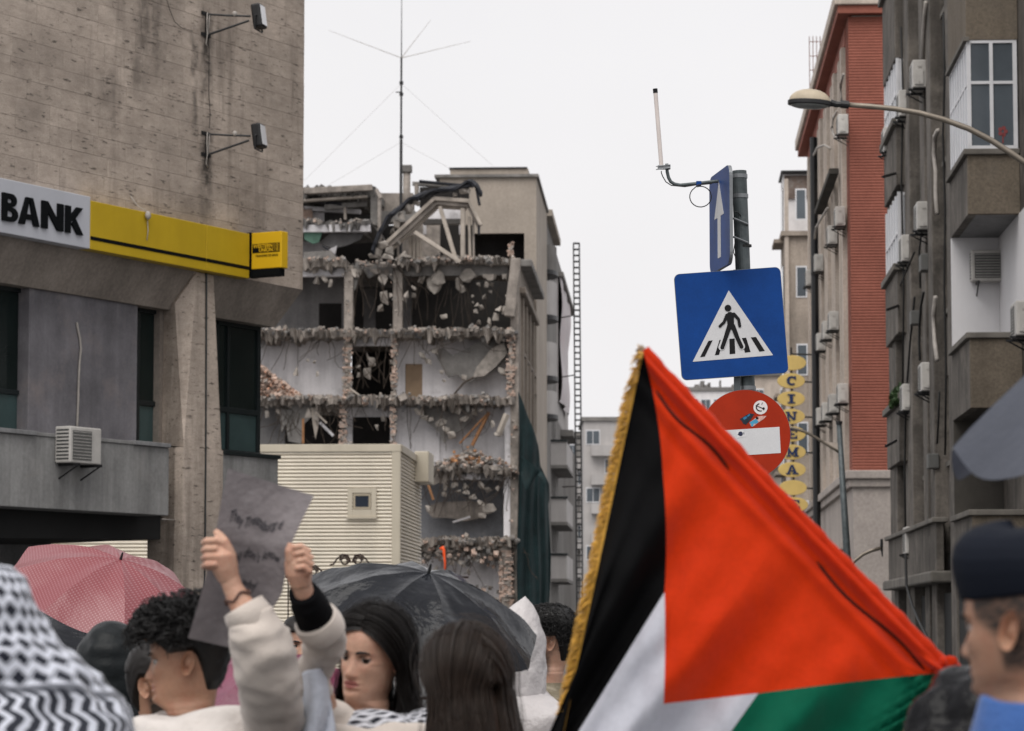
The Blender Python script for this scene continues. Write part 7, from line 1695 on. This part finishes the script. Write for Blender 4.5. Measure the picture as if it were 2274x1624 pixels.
# ---- 6 girl holding up the paper
p = Person('girl with long black hair in cream sweatshirt holding up a paper sign', 820, 1458, 8.0, yaw=-30, pitch=3, roll=7, body_yaw=-165, skin='light', fem=True, hs=.98)
girl = p
I6 = p.F.inverted()
def w6(x, y, Y): return I6 @ P(x, y, Y)
# forearms and hands, one continuous skin
arm = MB()
Yh = 7.45
arm.tube([w6(x, y, Yh+dy_) for x, y, dy_ in ((556,1378,.0),(545,1358,.0),(532,1335,.0),(517,1305,.0),(508,1280,0))], [.034,.033,.030,.025,.026], 16)
arm.tube([w6(508,1285,Yh), w6(500,1262,Yh-.005), w6(493,1235,Yh-.01), w6(494,1210,Yh-.005)], [.027,.033,.036,.024], 16)
arm.tube([w6(482,1262,Yh-.01), w6(476,1240,Yh-.012), w6(476,1218,Yh-.012)], [.022,.025,.020], 12)
for k in range(4):                                            # fingers curl round the left edge of the sheet
    y0 = 1203+k*17.5; L = (1.0,1.06,1.0,.8)[k]
    arm.tube([w6(495,y0+4,Yh-.022), w6(478,y0-3,Yh-.034), w6(462-3*L,y0-2,Yh-.026), w6(455-3*L,y0+2,Yh-.004), w6(462,y0+5,Yh+.014), w6(475,y0+6,Yh+.018)], [.0105,.0088,.0092,.0080,.0076,.0062], 10)
arm.tube([w6(508,1250,Yh-.012), w6(507,1226,Yh-.020), w6(498,1203,Yh-.026), w6(485,1188,Yh-.020), w6(479,1180,Yh-.012)], [.017,.015,.013,.0115,.008], 12)
arm.tube([w6(x, y, Yh+dy_) for x, y, dy_ in ((694,1362,.10),(688,1348,.08),(681,1330,.055),(674,1313,.04),(668,1295,.03))], [.032,.030,.028,.025,.026], 16)
arm.tube([w6(668,1300,Yh+.03), w6(663,1272,Yh+.02), w6(661,1247,Yh+.015), w6(660,1232,Yh+.012)], [.027,.034,.034,.024], 16)
for k, (xa, ya, xb, yb, xc, yc) in enumerate(((676,1238,684,1224,668,1212),(680,1250,690,1238,672,1226),(681,1262,691,1252,676,1242),(680,1275,687,1267,674,1258))):
    arm.tube([w6(666,ya+4,Yh+.02), w6(xa,ya,Yh-.002), w6(xb,yb,Yh-.014), w6(xc,yc,Yh-.022), w6(xc-12,yc+3,Yh-.018), w6(xc-20,yc+8,Yh-.006)], [.0105,.0090,.0094,.0082,.0078,.0062], 10)
arm.tube([w6(652,1262,Yh+.01), w6(646,1240,Yh-.004), w6(643,1222,Yh-.010), w6(646,1206,Yh-.010)], [.017,.0145,.0125,.008], 12)
arm.tube([w6(556,1378,7.45), w6(580,1440,7.47), w6(600,1540,7.58), w6(640,1640,7.82), w6(760,1650,8.0)], [.033,.038,.04,.045,.05], 12)
arm.tube([w6(694,1362,Yh+.10), w6(718,1425,7.65), w6(700,1500,7.76), w6(720,1590,7.88), w6(810,1660,8.0)], [.030,.034,.034,.042,.05], 12)
arm = remesh(arm, .0024, 1)
p.mb.add(arm.v, arm.f, 0)
p.finish(brow=HAIR_D, gaze=.45)
p.long_hair(HAIR_D, -.30, n=2600, part=.012, vol=.020, spread=.06, seed=11, wave=.018, th0=82, fly=160)
CR = fab('cream_fleece', (.56,.50,.45), var=.08, scale=6, bump=.25, bs=220)
p.jacket(CR, 'sweatshirt', puff=.045, wr=.02, arms=(False, False), seed=2)
SLV = lambda pts: [P(x, y, Y) for x, y, Y in pts]
p.sleeve(SLV(((640,1680,7.86),(612,1620,7.72),(604,1560,7.60),(594,1500,7.52),(580,1440,7.47),(566,1400,7.455),(551,1367,7.45))), [.078,.074,.072,.073,.074,.066,.053], CR, seed=1, wr=.018)
p.sleeve(SLV(((560,1382,7.455),(549,1362,7.45),(540,1346,7.45))), [.056,.058,.054], CR, seed=2, wr=.004, name='cuff', rings=14)
p.sleeve(SLV(((800,1660,7.95),(715,1590,7.88),(694,1520,7.78),(706,1465,7.70),(720,1427,7.65),(711,1390,7.59))), [.075,.056,.043,.043,.049,.052], CR, seed=5, wr=.015)
p.sleeve(SLV(((720,1404,7.605),(709,1388,7.585),(700,1374,7.57))), [.058,.060,.057], CR, seed=6, wr=.004, name='cuff', rings=14)
p.sleeve(SLV(((712,1395,7.60),(694,1362,7.56),(682,1338,7.52),(672,1316,7.49))), [.050,.049,.046,.037], fab('black_undersleeve', (.006,.006,.007), bump=.1, spec=.08), seed=7, wr=.006, name='undersleeve')
mb = MB(); ring = []
c_ = P(527, 1326, Yh); dv_ = (P(517,1305,Yh)-P(548,1365,Yh)).normalized(); s1_ = dv_.cross(Vector((0,1,0))).normalized(); s2_ = dv_.cross(s1_)
ring = [c_+(s1_*math.cos(2*math.pi*i/24)*.033+s2_*math.sin(2*math.pi*i/24)*.031)+dv_*.006*math.sin(i) for i in range(25)]
mb.tube(ring, .0034, 6); mb.build('bracelet', mat('bracelet', (.09,.05,.04), .7, .2, 40), p.t, smooth=True)
# keffiyeh scarf over her shoulders
KM2 = keffiyeh_mat('keffiyeh_scarf', 24, 11)
def scarf(u, v):
    th = (u-.5)*2*math.pi; r = .10+.115*v; z = -.035-.15*v + .05*math.sin(v*math.pi)
    x = r*1.25*math.sin(th); y = r*.95*math.cos(th)+.0; nn = .016*math.sin(th*5+v*5)*v + noise.noise(Vector((x*13, y*13, z*13)))*.022
    return Vector((x*(1+nn*3), y*(1+nn*3)-.01, p.chin+z+nn*.6))
mb = MB(); mb.grid(scarf, 80, 26); o = mb.build('keffiyeh_scarf', KM2, p.t, p.F, smooth=True); uv_grid(o, 80, 26)
cowl(p, CR, r0=.12, r1=.21, z0=-.085, z1=-.17, seed=2)
# pale blue cloth end hanging from her arm
def clf(u, v):
    x = 672+46*u+10*math.sin(v*3)+28*v*(u-.3); y = 1500+150*v-14*math.sin(u*3); return P(x, y, 7.70+.02*math.sin(u*9+v*2)-.05*math.sin(u*3.1))
mb = MB(); mb.grid(clf, 16, 20); o = mb.build('scarf_end', fab('scarf_pale', (.50,.53,.60), var=.1), p.t, smooth=True, recalc=False); sm = o.modifiers.new('solid', 'SOLIDIFY'); sm.thickness = .012
# ---- the paper sign in her hands
def paper_px(u, v):                                             # u across, v down
    L = [(506,1040),(492,1110),(478,1185),(462,1260),(446,1320),(432,1368),(417,1417)]; Rr = [(697,1101),(672,1152),(648,1205),(636,1262),(626,1318),(590,1378),(520,1440)]
    s_ = v*6; i = min(int(s_), 5); f = s_-i
    a = [L[i][k]*(1-f)+L[i+1][k]*f for k in (0,1)]; c = [Rr[i][k]*(1-f)+Rr[i+1][k]*f for k in (0,1)]
    return a[0]+(c[0]-a[0])*u, a[1]+(c[1]-a[1])*u
def paper_pt(u, v):
    x, y = paper_px(u, v); return P(x, y, Yh+.008+.045*math.sin(u*math.pi)*(.4+.6*v)+.012*math.sin(v*4+u*2)+.22*max(0, v-.36))
pc = P(580, 1440, Yh)
pap = thing('paper_sign', 'crumpled grey paper sheet with handwriting held above the crowd', 'paper sign', Matrix.Translation((pc.x, Yh, pc.z)))
mb = MB(); mb.grid(paper_pt, 40, 50)
PM = mat('damp_paper', (.21,.19,.195), .8, .22, 9, 0, ((.30,.28,.285), .5, 22, .5), .4, 30, spec=.15, transl=.25)
o = mb.build('sheet', PM, pap, smooth=True, recalc=False)
ink = mat('ink', (.02,.02,.026), .8, .3, 40)
def write(s_, u0, u1, v0, hgt):
    vs_, fs_ = txt(s_, 1.0, .012, .15); 
    if not vs_: return
    xa = min(v.x for v in vs_); xb = max(v.x for v in vs_); mb = MB()
    def mp(v): u = u0+(u1-u0)*(v.x-xa)/(xb-xa); w = v0-hgt*v.y+.015*math.sin(u*23); q = paper_pt(u, w); return q+Vector((0,-.0035,0))
    mb.add([mp(v) for v in vs_], fs_); mb.build('handwriting', ink, pap, recalc=False)
write('They Treatsburg d', .14, .80, .245, .085); write('ok (so) don\'t know', .10, .90, .43, .075); write('no why', .32, .68, .60, .08)
# ---- 12 dark person holding the flag
p = Person('person in shiny black hooded jacket at the flag pole foot', 2150, 1640, 5.9, yaw=175, skin='tan')
p.finish(eyes=False); GL = mat('jacket_gloss', (.005,.005,.006), .25, .3, 9, 0, None, .5, 22, spec=.14); hood(p, GL, .125, .14, .255, 5, wr=.02, seed=3); p.jacket(GL, puff=.05, wr=.03)
# ---- 11 police officer
p = Person('officer in dark cap and blue collar, close at the right edge', 2298, 1384, 4.8, yaw=-126, pitch=4, body_yaw=-105, skin='tan', beard=0, cropped=True, hs=1.0)
p.finish(brow=HAIR_D)
NV_ = fab('cap_navy', (.006,.008,.014), .8, .15, 200, spec=.12)
def capf(u, v):
    th = u*2*math.pi; cs, sn = math.cos(th), math.sin(th); fr_ = max(0, cs)
    prof = [(.146,.000),(.150,.004),(.165,.009),(.185,.014),(.205,.015),(.224,.008),(.240,-.006),(.251,-.028),(.257,-.058),(.259,-.089)]
    s_ = v*(len(prof)-1); i = min(int(s_), len(prof)-2); f = s_-i; z = prof[i][0]*(1-f)+prof[i+1][0]*f; e = prof[i][1]*(1-f)+prof[i+1][1]*f
    x = (.0775+e*.92)*sn; y = -((.096 if cs > 0 else .106)+e)*cs; z += .016*fr_*min(1, max(0, (z-.15)/.08))
    z += noise.noise(Vector((x*20, y*20, z*20)))*.004
    return p.h(x, y, z+.008)
mb = MB(); mb.grid(capf, 64, 40); cp = mb.build('cap', NV_, p.t, p.F, smooth=True)
mb = MB(); c_ = p.h(-.046,-.094,.192)
def bad(u, v): th = u*2*math.pi; return p.h(-.040+.021*v*math.cos(th), -.0985-.006*(1-v)+.010*(v*math.cos(th) < 0)*v*abs(math.cos(th)), .192+.027*v*math.sin(th))
mb.grid(bad, 24, 4); mb.build('badge', mat('badge', (.30,.30,.33), .5, .5, 70), cp, p.F, smooth=True, recalc=False)
BL = fab('officer_blue', (.045,.115,.33), .75, .3, 80, var=.15); p.jacket(fab('officer_jacket', (.012,.016,.03)), puff=.05, wr=.015)
def collar(u, v):
    th = (u-.5)*2*math.pi; r = .082+.03*v; z = -.005-.125*v+.03*max(0, math.cos(th)); x = r*1.08*math.sin(th); y = r*math.cos(th)*1.05; nn = noise.noise(Vector((x*16, y*16, z*12)))*.016
    return Vector((x*(1+nn*4), y*(1+nn*4)-.004, p.chin+z+nn))
mb = MB(); mb.grid(collar, 60, 18); o = mb.build('collar', BL, p.t, p.F, smooth=True); sm = o.modifiers.new('solid', 'SOLIDIFY'); sm.thickness = .014
mb = MB(); 
def yoke(u, v):
    th = (u-.5)*2*math.pi; r = .112+.115*v; z = -.115-.105*v**1.4; x = r*1.12*math.sin(th); y = r*.82*math.cos(th); nn = noise.noise(Vector((x*12+4, y*12, z*12)))*.02
    return Vector((x*(1+nn*3), y*(1+nn*3)-.006, p.chin+z+.025+nn))
mb.grid(yoke, 60, 20); o = mb.build('jacket_yoke', BL, p.t, p.F, smooth=True)
bpy.context.view_layer.update()
